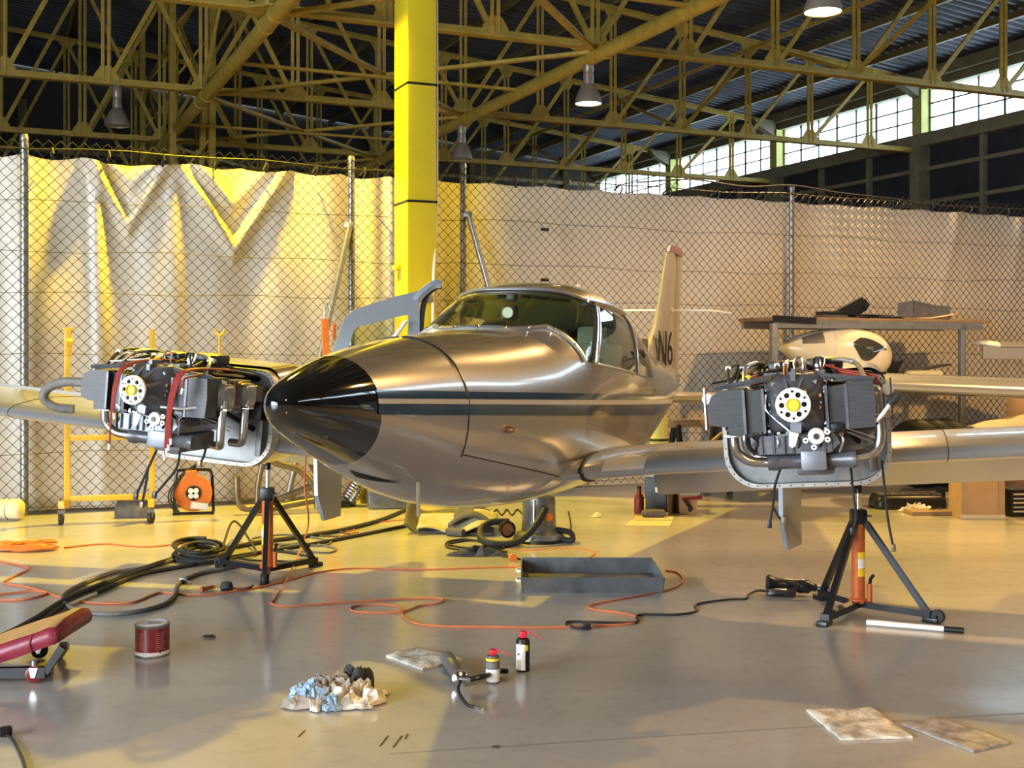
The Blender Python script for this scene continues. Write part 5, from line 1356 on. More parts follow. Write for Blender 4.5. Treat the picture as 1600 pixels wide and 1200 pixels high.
crumple('cloth_rag', 553, 1096, 0.150, 0.13, 0.085, 'cloth', 'crumpled dirty white rag at the right of the rag pile', 'rag', 1, 0.1, freq=15, group='rags in the pile')
crumple('cloth_rag', 520, 1090, 0.15, 0.11, 0.10, 'clothgray', 'grimy grey-brown rag at the top of the rag pile', 'rag', 2, 0.2, freq=18, group='rags in the pile')
crumple('cloth_rag', 485, 1096, 0.10, 0.09, 0.09, 'clothblue', 'crumpled pale blue shop towel at the left of the rag pile', 'rag', 4, 0.1, freq=24, group='rags in the pile')
crumple('cloth_rag', 520, 1108, 0.055, 0.045, 0.06, 'clothblue', 'small pale blue paper scrap in front of the rag pile', 'rag', 6, 0.1, freq=28, group='rags in the pile')
crumple('cloth_rag', 556, 1085, 0.07, 0.05, 0.125, 'clothdark', 'oily black rag in the middle of the rag pile', 'rag', 8, 0.3, freq=22, group='rags in the pile')
crumple('cloth_rag', 468, 1106, 0.09, 0.035, 0.045, 'clothgray', 'flat brown rag corner at the far left of the rag pile', 'rag', 11, 0.2, freq=12, group='rags in the pile')
crumple('cloth_rag', 492, 1110, 0.03, 0.025, 0.05, 'cloth', 'tiny white paper twist in front of the blue towel', 'rag', 13, 0.2, freq=18, group='rags in the pile')
crumple('oily_rag', 745, 868, 0.21, 0.055, 0.07, 'clothdark', 'dark oily rag on the floor in front of the vacuum cleaner', 'rag', 15, 0.2, freq=9)
crumple('leaf_scrap', 327, 996, 0.035, 0.012, 0.014, 'clothdark', 'small black scrap on the floor right of the paint tin', 'scrap', 17, 0.2, freq=20)

# ---- folded pads
def pad(poly, th, mk, label, seed, wav=0.006):
    c = sum((F(*p) for p in poly), Vector()) / 4
    q = [F(*p) - c for p in poly]
    def pt(u, v, top):
        p = (q[0] * (1 - u) + q[1] * u) * (1 - v) + (q[3] * (1 - u) + q[2] * u) * v
        e = 0.02 * mnoise.noise(Vector((u * 7, v * 7, seed)))
        p = p * (1 + e)
        edge = min(u, 1 - u, v, 1 - v)
        z = (th * min(1, 0.55 + edge * 12) + wav * (0.5 + mnoise.noise(Vector((u * 4, v * 4, seed + 3))))) if top else 0.001
        return Vector((p.x, p.y, max(0.001, z)))
    n = 18; mb = MB()
    mb.grid(lambda u, v: pt(u, v, True), n, n); mb.grid(lambda u, v: pt(u, v, False), n, n)
    o = (n + 1) ** 2
    per = [(i, 0) for i in range(n)] + [(n, j) for j in range(n)] + [(n - i, n) for i in range(n)] + [(0, n - j) for j in range(n)]
    idx = [i * (n + 1) + j for i, j in per]
    for k in range(len(idx)): mb.f.append((idx[k], idx[(k + 1) % len(idx)], o + idx[(k + 1) % len(idx)], o + idx[k]))
    return tag(mb.build('absorbent_pad', mk, loc=c, smooth=50), label, 'pad', 'absorbent pads on the floor')
pad([(603, 1027), (648, 1014), (722, 1032), (660, 1048)], 0.014, 'cloth', 'stained white folded pad next to the grease gun', 21)
pad([(1260, 1112), (1364, 1110), (1426, 1154), (1314, 1158)], 0.012, 'cloth', 'stained cream pad at lower right, the lighter of two', 22)
pad([(1409, 1134), (1465, 1122), (1580, 1163), (1521, 1177)], 0.010, 'clothgray', 'grey-brown soiled pad at the lower right corner', 23)

# ---- grease gun
c = F(712, 1062)
gg = thing('grease_gun', 'grey grease gun with black lever and short hose on the floor', 'grease gun', c)
a0, b0 = F(699, 1040) - c + Vector((0, 0, 0.035)), F(718, 1072) - c + Vector((0, 0, 0.035))
MB().cyl(a0, b0, 0.033, n=20).build('barrel', 'tray', gg)
dd = (b0 - a0).normalized()
MB().lathe([(0.0, 0.0), (0.036, 0.0), (0.036, 0.02), (0.02, 0.03), (0.0, 0.032)], b0, dd, 20).build('head_cap', 'chrome', gg)
MB().cyl(a0 - dd * 0.012, a0, 0.028, 0.033, n=20).build('end_cap', 'black', gg)
hd = b0 + dd * 0.03
MB().bbox(hd + Vector((0.02, 0, -0.004)), (0.05, 0.03, 0.03), 0.006).build('pump_head', 'galv', gg)
e = F(792, 1056) - c + Vector((0, 0, 0.02))
MB().tube(smooth_path([hd + Vector((0.03, 0.0, 0.0)), hd + Vector((0.10, 0.02, 0.01)), e - Vector((0.03, 0, 0)), e], 5), 0.012, 8).build('lever', 'black', gg)
MB().tube(smooth_path([hd + Vector((0, 0, 0)), F(716, 1090) - c + Vector((0, 0, 0.03)), F(728, 1104) - c + Vector((0, 0, 0.012)), F(742, 1109) - c + Vector((0, 0, 0.01))], 6), 0.0075, 8).build('hose', 'rubber', gg)
MB().cyl(F(741, 1108.5) - c + Vector((0, 0, 0.01)), F(754, 1112) - c + Vector((0, 0, 0.009)), 0.008, n=8).build('coupler', 'chrome', gg)

# ---- small tools by the left jack
c = F(352, 924)
sd_ = thing('screwdriver', 'screwdriver with orange-brown handle on the floor by the left jack', 'screwdriver', c)
MB().cyl(F(314, 925) - c + Vector((0, 0, 0.016)), F(334, 921) - c + Vector((0, 0, 0.016)), 0.015, 0.012, n=10).build('handle', 'jackorange', sd_)
MB().cyl(F(334, 921) - c + Vector((0, 0, 0.014)), F(352, 918) - c + Vector((0, 0, 0.008)), 0.005, n=8).build('shank', 'galv', sd_)
c = F(360, 924)
sp_ = thing('wire_spool', 'small dark spool of wire with loose ends by the left jack', 'spool', c)
MB().lathe([(0.0, 0.0), (0.035, 0.0), (0.04, 0.02), (0.03, 0.05), (0.0, 0.055)], (-0.03, 0.03, 0), (0, 0, 1), 14).build('spool_body', 'clothdark', sp_)
MB().tube(smooth_path([(-0.05, -0.02, 0.012), (0.02, -0.01, 0.02), (0.07, 0.0, 0.014), (0.115, 0.015, 0.02), (0.13, 0.03, 0.03)], 4), 0.007, 6).build('wire_end', 'black', sp_)
MB().tube(smooth_path([(0.0, 0.0, 0.012), (0.06, -0.02, 0.02), (0.12, -0.01, 0.012)], 4), 0.006, 6).build('wire_end', 'redplastic', sp_)
c = F(293, 912)
vl = thing('hose_valve', 'small valve tee on the grey hose', 'valve', c)
MB().bbox((-0.03, 0.02, 0.02), (0.05, 0.03, 0.03), 0.008).build('valve_body', 'tray', vl)
MB().cyl((-0.02, 0.02, 0.02), (0.03, -0.04, 0.008), 0.007, n=8).build('valve_stem', 'galv', vl)
o = MB().lathe([(0.0, 0.004), (0.008, 0.004), (0.012, 0.003), (0.018, 0.001)], (0, 0, 0), (0, 0, 1), 20).build('floor_stud', 'browntube', loc=F(775, 1167))
tag(o, 'small round brass floor stud at bottom centre', 'floor stud')
sm_ = MB()
for (x, y, dx, dy) in ((594, 1166, 12, -16), (614, 1168, 14, -18), (466, 1152, 10, -10), (633, 1155, 4, -8)):
    pa, pb = F(x, y), F(x + dx, y + dy); pa.z = pb.z = 0.0012
    sm_.bar(pa, pb, 0.006, 0.0012, up=(0, 0, 1))
sm_.build('scuff_marks', 'clothdark', floor, smooth=0, kind='stuff')
sj = MB(); pa, pb = F(610, 1178), F(1700, 1108); pa.z = pb.z = 0.0008
sj.bar(pa, pb, 0.004, 0.0008, up=(0, 0, 1)); sj.build('saw_joint', 'graypaint', floor, smooth=0)

# ---- mechanic's creeper seat at the left edge
c = F(40, 1068)
cr = thing('creeper', 'mechanic creeper with maroon and tan padded headrest at the left edge', 'creeper', c)
k = c.y / FPX
def cp_(px, py, dy=0.0): # point at depth c.y + dy
    p = P(px, py, c.y + dy) - c; return p
MB().bar(cp_(-60, 1052), cp_(72, 1050), 0.035, 0.045, up=(0, 0, 1)).build('frame_rail', 'black', cr)
MB().bar(cp_(-60, 1050, 0.42), cp_(78, 1049, 0.42), 0.035, 0.045, up=(0, 0, 1)).build('frame_rail', 'black', cr)
MB().bar(cp_(72, 1050), cp_(98, 1010), 0.03, 0.03).build('upright', 'black', cr)
MB().bar(cp_(76, 1050, 0.42), cp_(102, 1012, 0.42), 0.03, 0.03).build('upright', 'black', cr)
MB().bar(cp_(99, 1009), cp_(103, 1010, 0.42), 0.032, 0.032).build('head_bar', 'black', cr)
MB().bar(cp_(72, 1048), cp_(78, 1048, 0.42), 0.05, 0.02).build('cross_plate', 'tray', cr)
def padring(x, z, th):
    return [Vector((x, -0.01, z)), Vector((x, -0.03, z + th * 0.5)), Vector((x, -0.01, z + th)), Vector((x, 0.10, z + th * 1.25)), Vector((x, 0.30, z + th * 1.25)), Vector((x, 0.40, z + th)), Vector((x, 0.42, z + th * 0.5)), Vector((x, 0.40, z))]
xs = [(-0.36, 0.030, 0.05), (-0.20, 0.065, 0.075), (-0.05, 0.110, 0.08), (0.06, 0.15, 0.075), (0.105, 0.165, 0.08), (0.135, 0.175, 0.07), (0.148, 0.185, 0.04)]
pd = MB().loft([padring(x, z, t) for x, z, t in xs]).build('padded_headrest', 'maroon', cr, smooth=60)
MB().loft([[p + Vector((0, 0, 0.003)) for p in padring(x, z, t)[2:6]] for x, z, t in xs[:-1]], False, False, False).build('dusty_top', 'tanvinyl', pd, smooth=60)
MB().tube([p + Vector((0, -0.002, 0)) for p in padring(0.03, 0.145, 0.065)[0:6]], 0.006, 6).build('piping', 'maroon', pd)
for (px, py, dy, mk) in ((54, 1056, 0.0, 'redplastic'), (62, 1040, 0.42, 'rubber'), (-40, 1056, 0.0, 'redplastic')):
    q = cp_(px, py, dy); q.z = 0.042
    w = MB().lathe([(0.0, -0.014), (0.030, -0.014), (0.038, -0.010), (0.038, 0.010), (0.030, 0.014), (0.0, 0.014)], q, (0.3, -1, 0), 18).build('caster_wheel', mk, cr)
    MB().prism([q + Vector((-0.018, -0.022, 0.03)), q + Vector((0.022, -0.022, 0.03)), q + Vector((0.008, -0.022, -0.012)), q + Vector((-0.008, -0.022, -0.012))], (0, 0.006, 0)).build('caster_fork', 'alu', w, smooth=0)
    MB().cyl(q + Vector((0, 0, 0.03)), q + Vector((0, 0, 0.06)), 0.012, n=8).build('caster_stem', 'galv', w)
# =================================================================== THINGS ALONG THE FENCE, LEFT
cbase = F(98, 818)
ct = thing('wheeled_frame', 'yellow wheeled steel frame stand by the fence at left', 'stand', cbase, (0, 0, R(14)))
S_ = 10.15 / FPX
def cx(px): return (px - 98) * S_ / math.cos(R(14)) * 0.93
Z = lambda py: EYE - (py - HY) * S_
MB().bbox((cx(105), 0.0, (Z(516) + Z(790)) / 2), (0.048, 0.048, Z(516) - Z(790)), 0.005).build('upright', 'yellowcart', ct)
MB().bbox((cx(238), 0.0, (Z(514) + Z(785)) / 2), (0.046, 0.046, Z(514) - Z(785)), 0.005).build('upright', 'yellowcart', ct)
MB().bbox((cx(172), 0.0, Z(685)), (cx(238) - cx(105), 0.04, 0.045), 0.004).build('rail', 'yellowcart', ct)
MB().bbox((cx(172), 0.0, Z(780)), (cx(238) - cx(105), 0.04, 0.045), 0.004).build('rail', 'yellowcart', ct)
hd = MB().bbox((cx(107), -0.03, Z(535)), (0.06, 0.08, 0.22), 0.015).build('clamp_head', 'yellowcart', ct)
MB().lathe([(0.014, -0.02), (0.032, -0.02), (0.032, 0.02), (0.014, 0.02)], (cx(110), -0.07, Z(535)), (1, 0.3, 0), 16).build('clamp_ring', 'yellowcart', hd)
MB().bbox((cx(107), -0.03, Z(514)), (0.085, 0.06, 0.025), 0.006).build('clamp_top', 'yellowcart', hd)
MB().cyl((cx(347), 0.05, Z(650)), (cx(347), 0.05, Z(522)), 0.012, n=10).build('pole', 'yellowcart', ct)
MB().bar((cx(238), 0.0, Z(645)), (cx(348), 0.05, Z(645)), 0.045, 0.045).build('arm', 'yellowcart', ct)
MB().tube(smooth_path([(cx(339), 0.05, Z(512)), (cx(341), 0.05, Z(519)), (cx(347), 0.05, Z(523)), (cx(353), 0.05, Z(519)), (cx(356), 0.05, Z(512))], 4), 0.012, 8).build('cradle', 'yellowcart', ct)
for px, yy in ((98, -0.10), (238, -0.18)):
    MB().bar((cx(105 if px < 150 else 238), 0.02, Z(787)), (cx(px), yy - 0.02, Z(787)), 0.05, 0.06, up=(0, 0, 1)).build('outrigger', 'yellowcart', ct)
    q = Vector((cx(px), yy, 0.055))
    w = MB().lathe([(0.0, -0.018), (0.035, -0.018), (0.052, -0.014), (0.052, 0.014), (0.035, 0.018), (0.0, 0.018)], q, (1, -0.4 if px > 150 else -0.1, 0), 18).build('caster_wheel', 'rubber', ct)
    MB().prism([q + Vector((-0.03, -0.03, 0.07)), q + Vector((0.03, -0.03, 0.07)), q + Vector((0.015, -0.03, 0.0)), q + Vector((-0.015, -0.03, 0.0))], (0.0, 0.06, 0)).build('caster_fork', 'tray', w, smooth=0)
# canvas bag hung under the rail
c = F(212, 808)
bg_ = thing('tool_bag', 'dark grey canvas tool bag lying under the yellow frame', 'bag', c, (0, 0, R(10)))
def bring(x, h, d): return [Vector((x, -d, 0.0)), Vector((x, -d * 1.1, h * 0.5)), Vector((x, -d * 0.7, h)), Vector((x, d * 0.7, h * 1.02)), Vector((x, d, h * 0.5)), Vector((x, d, 0.0))]
MB().loft([bring(-0.17, 0.10, 0.06), bring(-0.15, 0.145, 0.08), bring(0.0, 0.15, 0.09), bring(0.12, 0.14, 0.085), bring(0.15, 0.08, 0.06)]).build('bag_body', 'felt', bg_, smooth=60)
MB().bbox((0.01, -0.085, 0.05), (0.10, 0.03, 0.07), 0.012).build('bag_pocket', 'felt', bg_)
MB().bar((-0.15, 0, 0.155), (0.13, 0.0, 0.15), 0.15, 0.012, up=(0, 0, 1)).build('bag_flap', 'felt', bg_)
c2 = F(205, 808) + Vector((0, 0.02, 0.24))

# cable reel
c = F(303, 802)
rl = thing('cable_reel', 'orange cable reel with black tube frame standing by the fence', 'cable reel', c, (0, 0, R(12)))
MB().lathe([(0.03, -0.012), (0.16, -0.012), (0.165, -0.004), (0.165, 0.004), (0.16, 0.012), (0.03, 0.012)], (0, -0.06, 0.19), (0, 1, 0), 30).build('drum_flange', 'orange', rl)
MB().lathe([(0.03, -0.012), (0.155, -0.012), (0.155, 0.012), (0.03, 0.012)], (0, 0.06, 0.19), (0, 1, 0), 30).build('drum_flange', 'orange', rl)
MB().lathe([(0.04, -0.05), (0.125, -0.05), (0.135, 0.0), (0.125, 0.05), (0.04, 0.05)], (0, 0, 0.19), (0, 1, 0), 26).build('wound_cable', 'rubber', rl)
so = MB().cyl((0, -0.09, 0.19), (0, -0.05, 0.19), 0.066, n=24).build('socket_panel', 'black', rl)
for k in range(4):
    a = R(45 + 90 * k); q = Vector((0.033 * math.cos(a), -0.094, 0.19 + 0.033 * math.sin(a)))
    MB().lathe([(0.0, 0.0), (0.024, 0.0), (0.024, -0.008), (0.0, -0.010)], q, (0, 1, 0), 14).build('socket_cover', 'whitelabel', so)
fr = [(-0.17, 0.0, 0.015), (-0.165, 0.0, 0.20), (-0.15, 0.0, 0.365), (-0.10, 0.0, 0.39), (0.10, 0.0, 0.39), (0.15, 0.0, 0.365), (0.165, 0.0, 0.20), (0.17, 0.0, 0.015)]
MB().tube(smooth_path(fr, 5), 0.014, 8).build('carry_frame', 'black', rl)
for x in (-0.165, 0.165): MB().cyl((x, -0.11, 0.014), (x, 0.11, 0.014), 0.014, n=8).build('foot_bar', 'black', rl)
MB().cyl((-0.16, -0.10, 0.014), (0.165, -0.10, 0.014), 0.013, n=8).build('foot_bar', 'black', rl)
MB().bbox((-0.02, -0.05, 0.365), (0.10, 0.06, 0.05), 0.012).build('cable_guide', 'orange', rl)
MB().bbox((0.05, -0.078, 0.075), (0.15, 0.01, 0.06), 0.004, (0, R(8), 0)).build('rating_label', 'whitelabel', rl)
for k in range(3):
    MB().tube(smooth_path([(0.02, 0.0, 0.42 + 0.01 * k), (-0.08 - 0.01 * k, -0.05, 0.36), (-0.17 - 0.02 * k, -0.10, 0.2), (-0.15 - 0.02 * k, -0.12, 0.08), (-0.12, -0.12, 0.03)], 5), 0.007, 6).build('loose_cable', 'rubber', rl)

# plastic bundle at the left edge
c = F(6, 813)
pb_ = thing('plastic_bundle', 'yellowish wrapped plastic bundle on the floor at the left edge', 'bundle', c)
def bun(x, r): return [Vector((x, math.cos(2 * PI * k / 14) * r * 0.9, 0.095 + math.sin(2 * PI * k / 14) * r)) for k in range(14)]
MB().loft([bun(-0.25, 0.085), bun(-0.12, 0.094), bun(0.0, 0.085), bun(0.03, 0.078), bun(0.06, 0.088), bun(0.13, 0.092), bun(0.16, 0.07)]).build('wrapped_roll', 'creambag', pb_, smooth=60)
MB().tube([Vector((0.03, math.cos(2 * PI * k / 16) * 0.076, 0.095 + math.sin(2 * PI * k / 16) * 0.084)) for k in range(16)], 0.008, 6, closed=True).build('strap', 'creambag', pb_)

# orange hoist leaning at the fence
c = F(520, 792)
ho = thing('folding_hoist', 'orange folding hoist standing against the fence behind the nose', 'hoist', c, (0, 0, R(15)))
zt = 1.86
MB().bar((0.0, 0, 0.05), (-0.07, 0.05, zt - 0.10), 0.075, 0.06).build('mast', 'orange', ho)
MB().bar((0.055, -0.02, 0.25), (0.0, 0.02, zt - 0.45), 0.05, 0.05).build('boom', 'orange', ho)
MB().bbox((0, 0, 0.03), (0.30, 0.22, 0.06), 0.01).build('base', 'black', ho)
MB().tube(smooth_path([(-0.07, 0.05, zt - 0.12), (-0.075, 0.05, zt - 0.02), (-0.04, 0.05, zt + 0.05), (-0.015, 0.05, zt - 0.02)], 5), 0.010, 8).build('hook', 'galv', ho)
MB().cyl((0.0, -0.05, zt - 0.42), (0.13, -0.10, zt - 0.40), 0.016, n=10).build('grip', 'black', ho)
MB().bbox((0.01, -0.03, zt - 0.22), (0.03, 0.03, 0.16), 0.006).build('ratchet', 'jackorange', ho)

# bent tube trestle behind the left jack
c = F(455, 802)
bt = thing('bent_tube_trestle', 'tarnished bent-tube trestle by the fence behind the left jack', 'trestle', c, (0, 0, R(14)))
k_ = c.y / FPX
q_ = lambda px, py, y=0.0: Vector(((px - 455) * k_, y, max(0.03, EYE - (py - HY) * k_)))
MB().tube(smooth_path([q_(400, 700), q_(430, 722), q_(462, 732), q_(482, 748), q_(494, 772), q_(496, 795)], 6), 0.032, 10).build('bent_tube', 'browntube', bt)
MB().tube(smooth_path([q_(440, 700, 0.25), q_(475, 712, 0.25), q_(492, 735, 0.25), q_(505, 765, 0.25), q_(508, 795, 0.25)], 6), 0.030, 10).build('bent_tube', 'browntube', bt)
MB().tube(smooth_path([q_(372, 742), q_(374, 778), q_(384, 792), q_(410, 788), q_(450, 774), q_(488, 760)], 6), 0.030, 10).build('bent_tube', 'browntube', bt)
MB().tube(smooth_path([q_(392, 796, 0.1), q_(420, 797, 0.1), q_(460, 790, 0.1), q_(500, 784, 0.1)], 6), 0.03, 10).build('floor_tube', 'browntube', bt)
MB().tube(smooth_path([q_(403, 790, -0.05), q_(404, 755, -0.05), q_(412, 715, -0.05)], 6), 0.026, 10).build('upright_tube', 'browntube', bt)

# silver ribbed duct, canister, grey case
c = F(556, 790)
du = thing('ribbed_duct', 'shiny ribbed metal duct piece on the floor behind the nose', 'duct', c)
pr = []
for k in range(15): pr += [(0.075 + (0.012 if k % 2 else 0.0), 0.016 * k)]
MB().lathe(pr, (-0.07, 0, 0.08), (0.35, -0.2, 0.55), 18).build('ribbed_hose', 'chrome', du)
MB().bbox((-0.06, 0, 0.04), (0.12, 0.12, 0.08), 0.02).build('duct_foot', 'tray', du)
c = F(574, 788)
cn = thing('steel_canister', 'dark steel canister beside the ribbed duct', 'canister', c)
MB().lathe([(0.0, 0.0), (0.075, 0.0), (0.08, 0.01), (0.08, 0.16), (0.075, 0.19), (0.05, 0.21), (0.0, 0.22)], (0, 0.1, 0), (0, 0, 1), 18).build('canister_body', 'browntube', cn)
MB().lathe([(0.082, 0.15), (0.084, 0.155), (0.082, 0.16)], (0, 0.1, 0), (0, 0, 1), 18).build('band', 'tray', cn)
c = F(612, 796)
gc = thing('grey_case', 'low grey-green case on the floor beyond the nose', 'case', c, (0, 0, R(10)))
MB().bbox((0, 0.15, 0.07), (0.42, 0.26, 0.14), 0.015).build('case_body', 'tray', gc)
MB().bbox((0, 0.15, 0.15), (0.43, 0.27, 0.03), 0.01).build('case_lid', 'tray', gc)

# =================================================================== UNDER THE FUSELAGE
def flatsheet(fn, nu, nv, th, mk, name, parent, smooth=50):
    o = MB().grid(fn, nu, nv).build(name, mk, parent, smooth=smooth, solid=th); return o
c = F(700, 834)
mt_ = thing('felt_mat', 'rumpled dark felt mat curled up on the floor under the fuselage', 'mat', c)
kk = c.y / FPX
def matf(u, v):
    x = (-68 + 140 * u) * kk; y = -0.06 + 0.55 * v
    z = 0.012 + 0.13 * (v ** 1.5) * (1 - 0.5 * u) + 0.17 * math.exp(-(u / 0.07) ** 2) * (0.4 + 0.6 * v) + 0.02 * math.sin(u * 9 + v * 3) * v
    return Vector((x, y + 0.05 * math.sin(u * 5), max(0.008, z)))
flatsheet(matf, 30, 16, 0.012, 'felt', 'mat_sheet', mt_)
def matf2(u, v):
    x = (-48 + 125 * u) * kk; y = -0.10 + 0.36 * v + 0.06 * math.sin(u * 6)
    z = 0.03 + 0.03 * math.sin(u * 7 + 1) * (1 - v) + 0.09 * v * v + 0.05 * math.exp(-((u - 0.75) / 0.2) ** 2)
    return Vector((x, y, max(0.012, z)))
flatsheet(matf2, 26, 12, 0.010, 'feltlight', 'mat_lining', mt_)
def matf3(u, v):
    x = (0 + 72 * u) * kk; y = 0.02 + 0.30 * v
    z = 0.05 + 0.16 * math.sin(u * PI) * (0.5 + 0.5 * v) + 0.02 * math.sin(v * 9)
    return Vector((x, y, z))
flatsheet(matf3, 20, 12, 0.012, 'felt', 'mat_fold', mt_)
MB().cyl((0.0, -0.09, 0.032), (0.13, -0.17, 0.032), 0.032, n=14).build('rolled_end', 'felt', mt_)

c = F(843, 850)
vc = thing('vacuum_cleaner', 'black workshop vacuum cleaner with thick hose under the fuselage', 'vacuum cleaner', c + Vector((0, 0.16, 0)))
MB().lathe([(0.0, 0.0), (0.19, 0.0), (0.20, 0.02), (0.19, 0.06), (0.14, 0.075), (0.135, 0.08), (0.125, 0.27), (0.13, 0.28), (0.12, 0.34), (0.06, 0.38), (0.0, 0.385)], (0, 0, 0), (0, 0, 1), 24).build('drum', 'tray', vc)
MB().lathe([(0.136, 0.075), (0.205, 0.02), (0.205, 0.0), (0.19, 0.0)], (0, 0, 0), (0, 0, 1), 24).build('skirt', 'black', vc)
MB().lathe([(0.0, 0.0), (0.032, 0.0), (0.032, -0.012), (0.022, -0.016), (0.0, -0.012)], (0.07, -0.125, 0.20), (-0.45, 1, 0), 16).build('orange_valve', 'orange', vc)
MB().cyl((-0.04, -0.125, 0.10), (-0.04, -0.118, 0.33), 0.014, n=10).build('chrome_tube', 'chrome', vc)
kv = (c.y) / FPX
qv = lambda px, py, y: Vector(((px - 843) * kv, y - 0.16, max(0.028, EYE - (py - HY) * kv)))
MB().tube(smooth_path([qv(852, 795, 0.04), qv(842, 812, -0.04), qv(822, 834, -0.12), qv(798, 848, -0.16), qv(768, 849, -0.16), qv(752, 838, -0.10), qv(752, 826, 0.0), qv(768, 818, 0.06), qv(795, 818, 0.10)], 7), 0.027, 12).build('hose', 'rubber', vc)
nz_ = MB().lathe([(0.03, -0.10), (0.06, -0.05), (0.065, 0.0), (0.05, 0.0), (0.045, -0.02)], qv(794, 826, -0.05), (0.5, -1, 0), 18).build('nozzle', 'black', vc)
MB().lathe([(0.0, -0.02), (0.046, -0.012)], qv(794, 826, -0.05), (0.5, -1, 0), 18).build('nozzle_filter', 'copper', nz_)
MB().tube(smooth_path([qv(880, 850, 0.05), qv(894, 846, 0.0), qv(892, 834, 0.05), qv(872, 832, 0.15)], 6), 0.022, 10).build('hose_end', 'rubber', vc)
cable('mains_lead', [(775, 858), (730, 860), (700, 857), (700, 848), (730, 844), (760, 852), (745, 858), (712, 855), (702, 851), (740, 846), (780, 855), (786, 858), (770, 861), (792, 864)], 0.0075, 'rubber', 'coil of thin black lead in front of the vacuum cleaner', 'cable')
c = F(800, 876)
yp = thing('yellow_plug', 'yellow-orange socket connector on the floor beside the oily rag', 'plug', c)
MB().lathe([(0.0, -0.04), (0.012, -0.04), (0.022, -0.02), (0.026, 0.03), (0.0, 0.03)], (0, 0, 0.026), (0.3, -0.8, -0.05), 14).build('plug_body', 'orange', yp)
MB().tube(smooth_path([(-0.02, 0.03, 0.02), (-0.03, 0.09, 0.01), (-0.08, 0.14, 0.008)], 4), 0.006, 6).build('plug_lead', 'rubber', yp)
MB().tube([(0.02, 0.0, 0.02), (0.06, -0.02, 0.012)], 0.008, 6).build('plug_clip', 'black', yp)
cable('thin_cord', [(795, 858), (830, 860), (880, 857), (915, 859), (930, 865), (920, 872)], 0.004, 'cord', 'thin red cord behind the steel tray', 'cord')
cable('coil_spring_lead', [(765, 800), (762, 798), (768, 806), (776, 797), (784, 806), (792, 797), (800, 806), (808, 797), (816, 804)], 0.007, 'rubber', 'wavy black lead behind the felt mat', 'cable')
cable('spiral_lead', [(884, 835), (892, 825), (888, 800)], 0.006, 'rubber', 'short black lead right of the vacuum cleaner', 'cable')
c = F(931, 806)
yb = crumple('paper_scrap', 931, 808, 0.05, 0.04, 0.05, 'creambag', 'small yellowish crumpled paper on the floor under the wing root', 'scrap', 31, 0.3, freq=12)

# ---- toolbox group under the right wing root
c = F(1025, 806)
tb = thing('toolbox', 'dark steel toolbox standing under the inboard right wing', 'toolbox', c, (0, 0, R(-20)))
MB().bbox((0, 0.25, 0.17), (0.20, 0.50, 0.34), 0.012).build('box_body', 'black', tb)
MB().bbox((0, 0.25, 0.35), (0.21, 0.51, 0.03), 0.008).build('box_lid', 'tray', tb)
MB().bbox((0.01, -0.005, 0.23), (0.03, 0.015, 0.045), 0.004).build('latch', 'whitelabel', tb)
MB().bbox((0.103, 0.25, 0.17), (0.006, 0.48, 0.32), 0.002).build('side_panel', 'browntube', tb)
c = F(999, 803)
bo_ = thing('red_bottle', 'dark red round bottle left of the steel toolbox', 'bottle', c)
MB().lathe([(0.0, 0.0), (0.042, 0.0), (0.045, 0.01), (0.045, 0.13), (0.035, 0.165), (0.02, 0.185), (0.018, 0.22), (0.0, 0.22)], (0, 0.02, 0), (0, 0, 1), 18).build('bottle_body', 'redplastic', bo_)
MB().cyl((0, 0.02, 0.22), (0, 0.02, 0.25), 0.02, n=12).build('bottle_cap', 'black', bo_)
c = F(1022, 810)
rr_ = thing('rolled_rag', 'grey-green rolled cloth lying in front of the toolbox', 'cloth roll', c)
MB().tube([(-0.11, 0, 0.035), (-0.095, 0, 0.04), (0.0, 0.005, 0.042), (0.085, 0, 0.04), (0.10, 0, 0.035)], 0.035, 12, radii=[0.012, 0.036, 0.040, 0.037, 0.012]).build('cloth_roll', 'felt', rr_, smooth=70)
MB().cyl((0.09, 0, 0.036), (0.12, 0, 0.034), 0.016, n=10).build('metal_end', 'galv', rr_)
for k, (q, lab, z) in enumerate(([[(975, 822), (1046, 823), (1052, 812), (992, 810)], 'large sheet of cream paper under the rolled cloth', 0.0], [[(990, 814), (1050, 814), (1052, 809), (992, 808)], 'smaller folded cream paper on the larger sheet', 0.006])):
    ctr = sum((F(*p) for p in q), Vector()) / 4
    o = MB().prism([F(*p) - ctr + Vector((0, 0, 0.001)) for p in q], (0, 0, 0.004)).build('paper_sheet', 'paper', loc=ctr + Vector((0, 0, z)), smooth=0)
    tag(o, lab, 'paper')
c = F(1078, 806)
dr = thing('spray_gun', 'black air gun with red barrel on a stand right of the toolbox', 'air gun', c)
kd = c.y / FPX
qd = lambda px, py, y=0.0: Vector(((px - 1078) * kd, y, max(0.0, EYE - (py - HY) * kd)))
MB().bbox((0.0, 0.2, 0.09), (0.16, 0.2, 0.18), 0.01).build('stand_block', 'cardboard', dr)
MB().bar(qd(1068, 782, 0.1), qd(1100, 779, 0.1), 0.03, 0.03).build('barrel', 'redplastic', dr)
MB().tube(smooth_path([qd(1072, 782, 0.08), qd(1077, 790, 0.08), qd(1082, 796, 0.08), qd(1078, 800, 0.08)], 5), 0.018, 8).build('grip', 'black', dr)
MB().bbox(qd(1080, 773, 0.15), (0.19, 0.12, 0.03), 0.008).build('tray_top', 'bluemetal', dr)
MB().tube(smooth_path([qd(1066, 804, 0.05), qd(1050, 806, 0.0), qd(1040, 806, -0.02)], 4), 0.006, 6).build('air_line', 'rubber', dr)

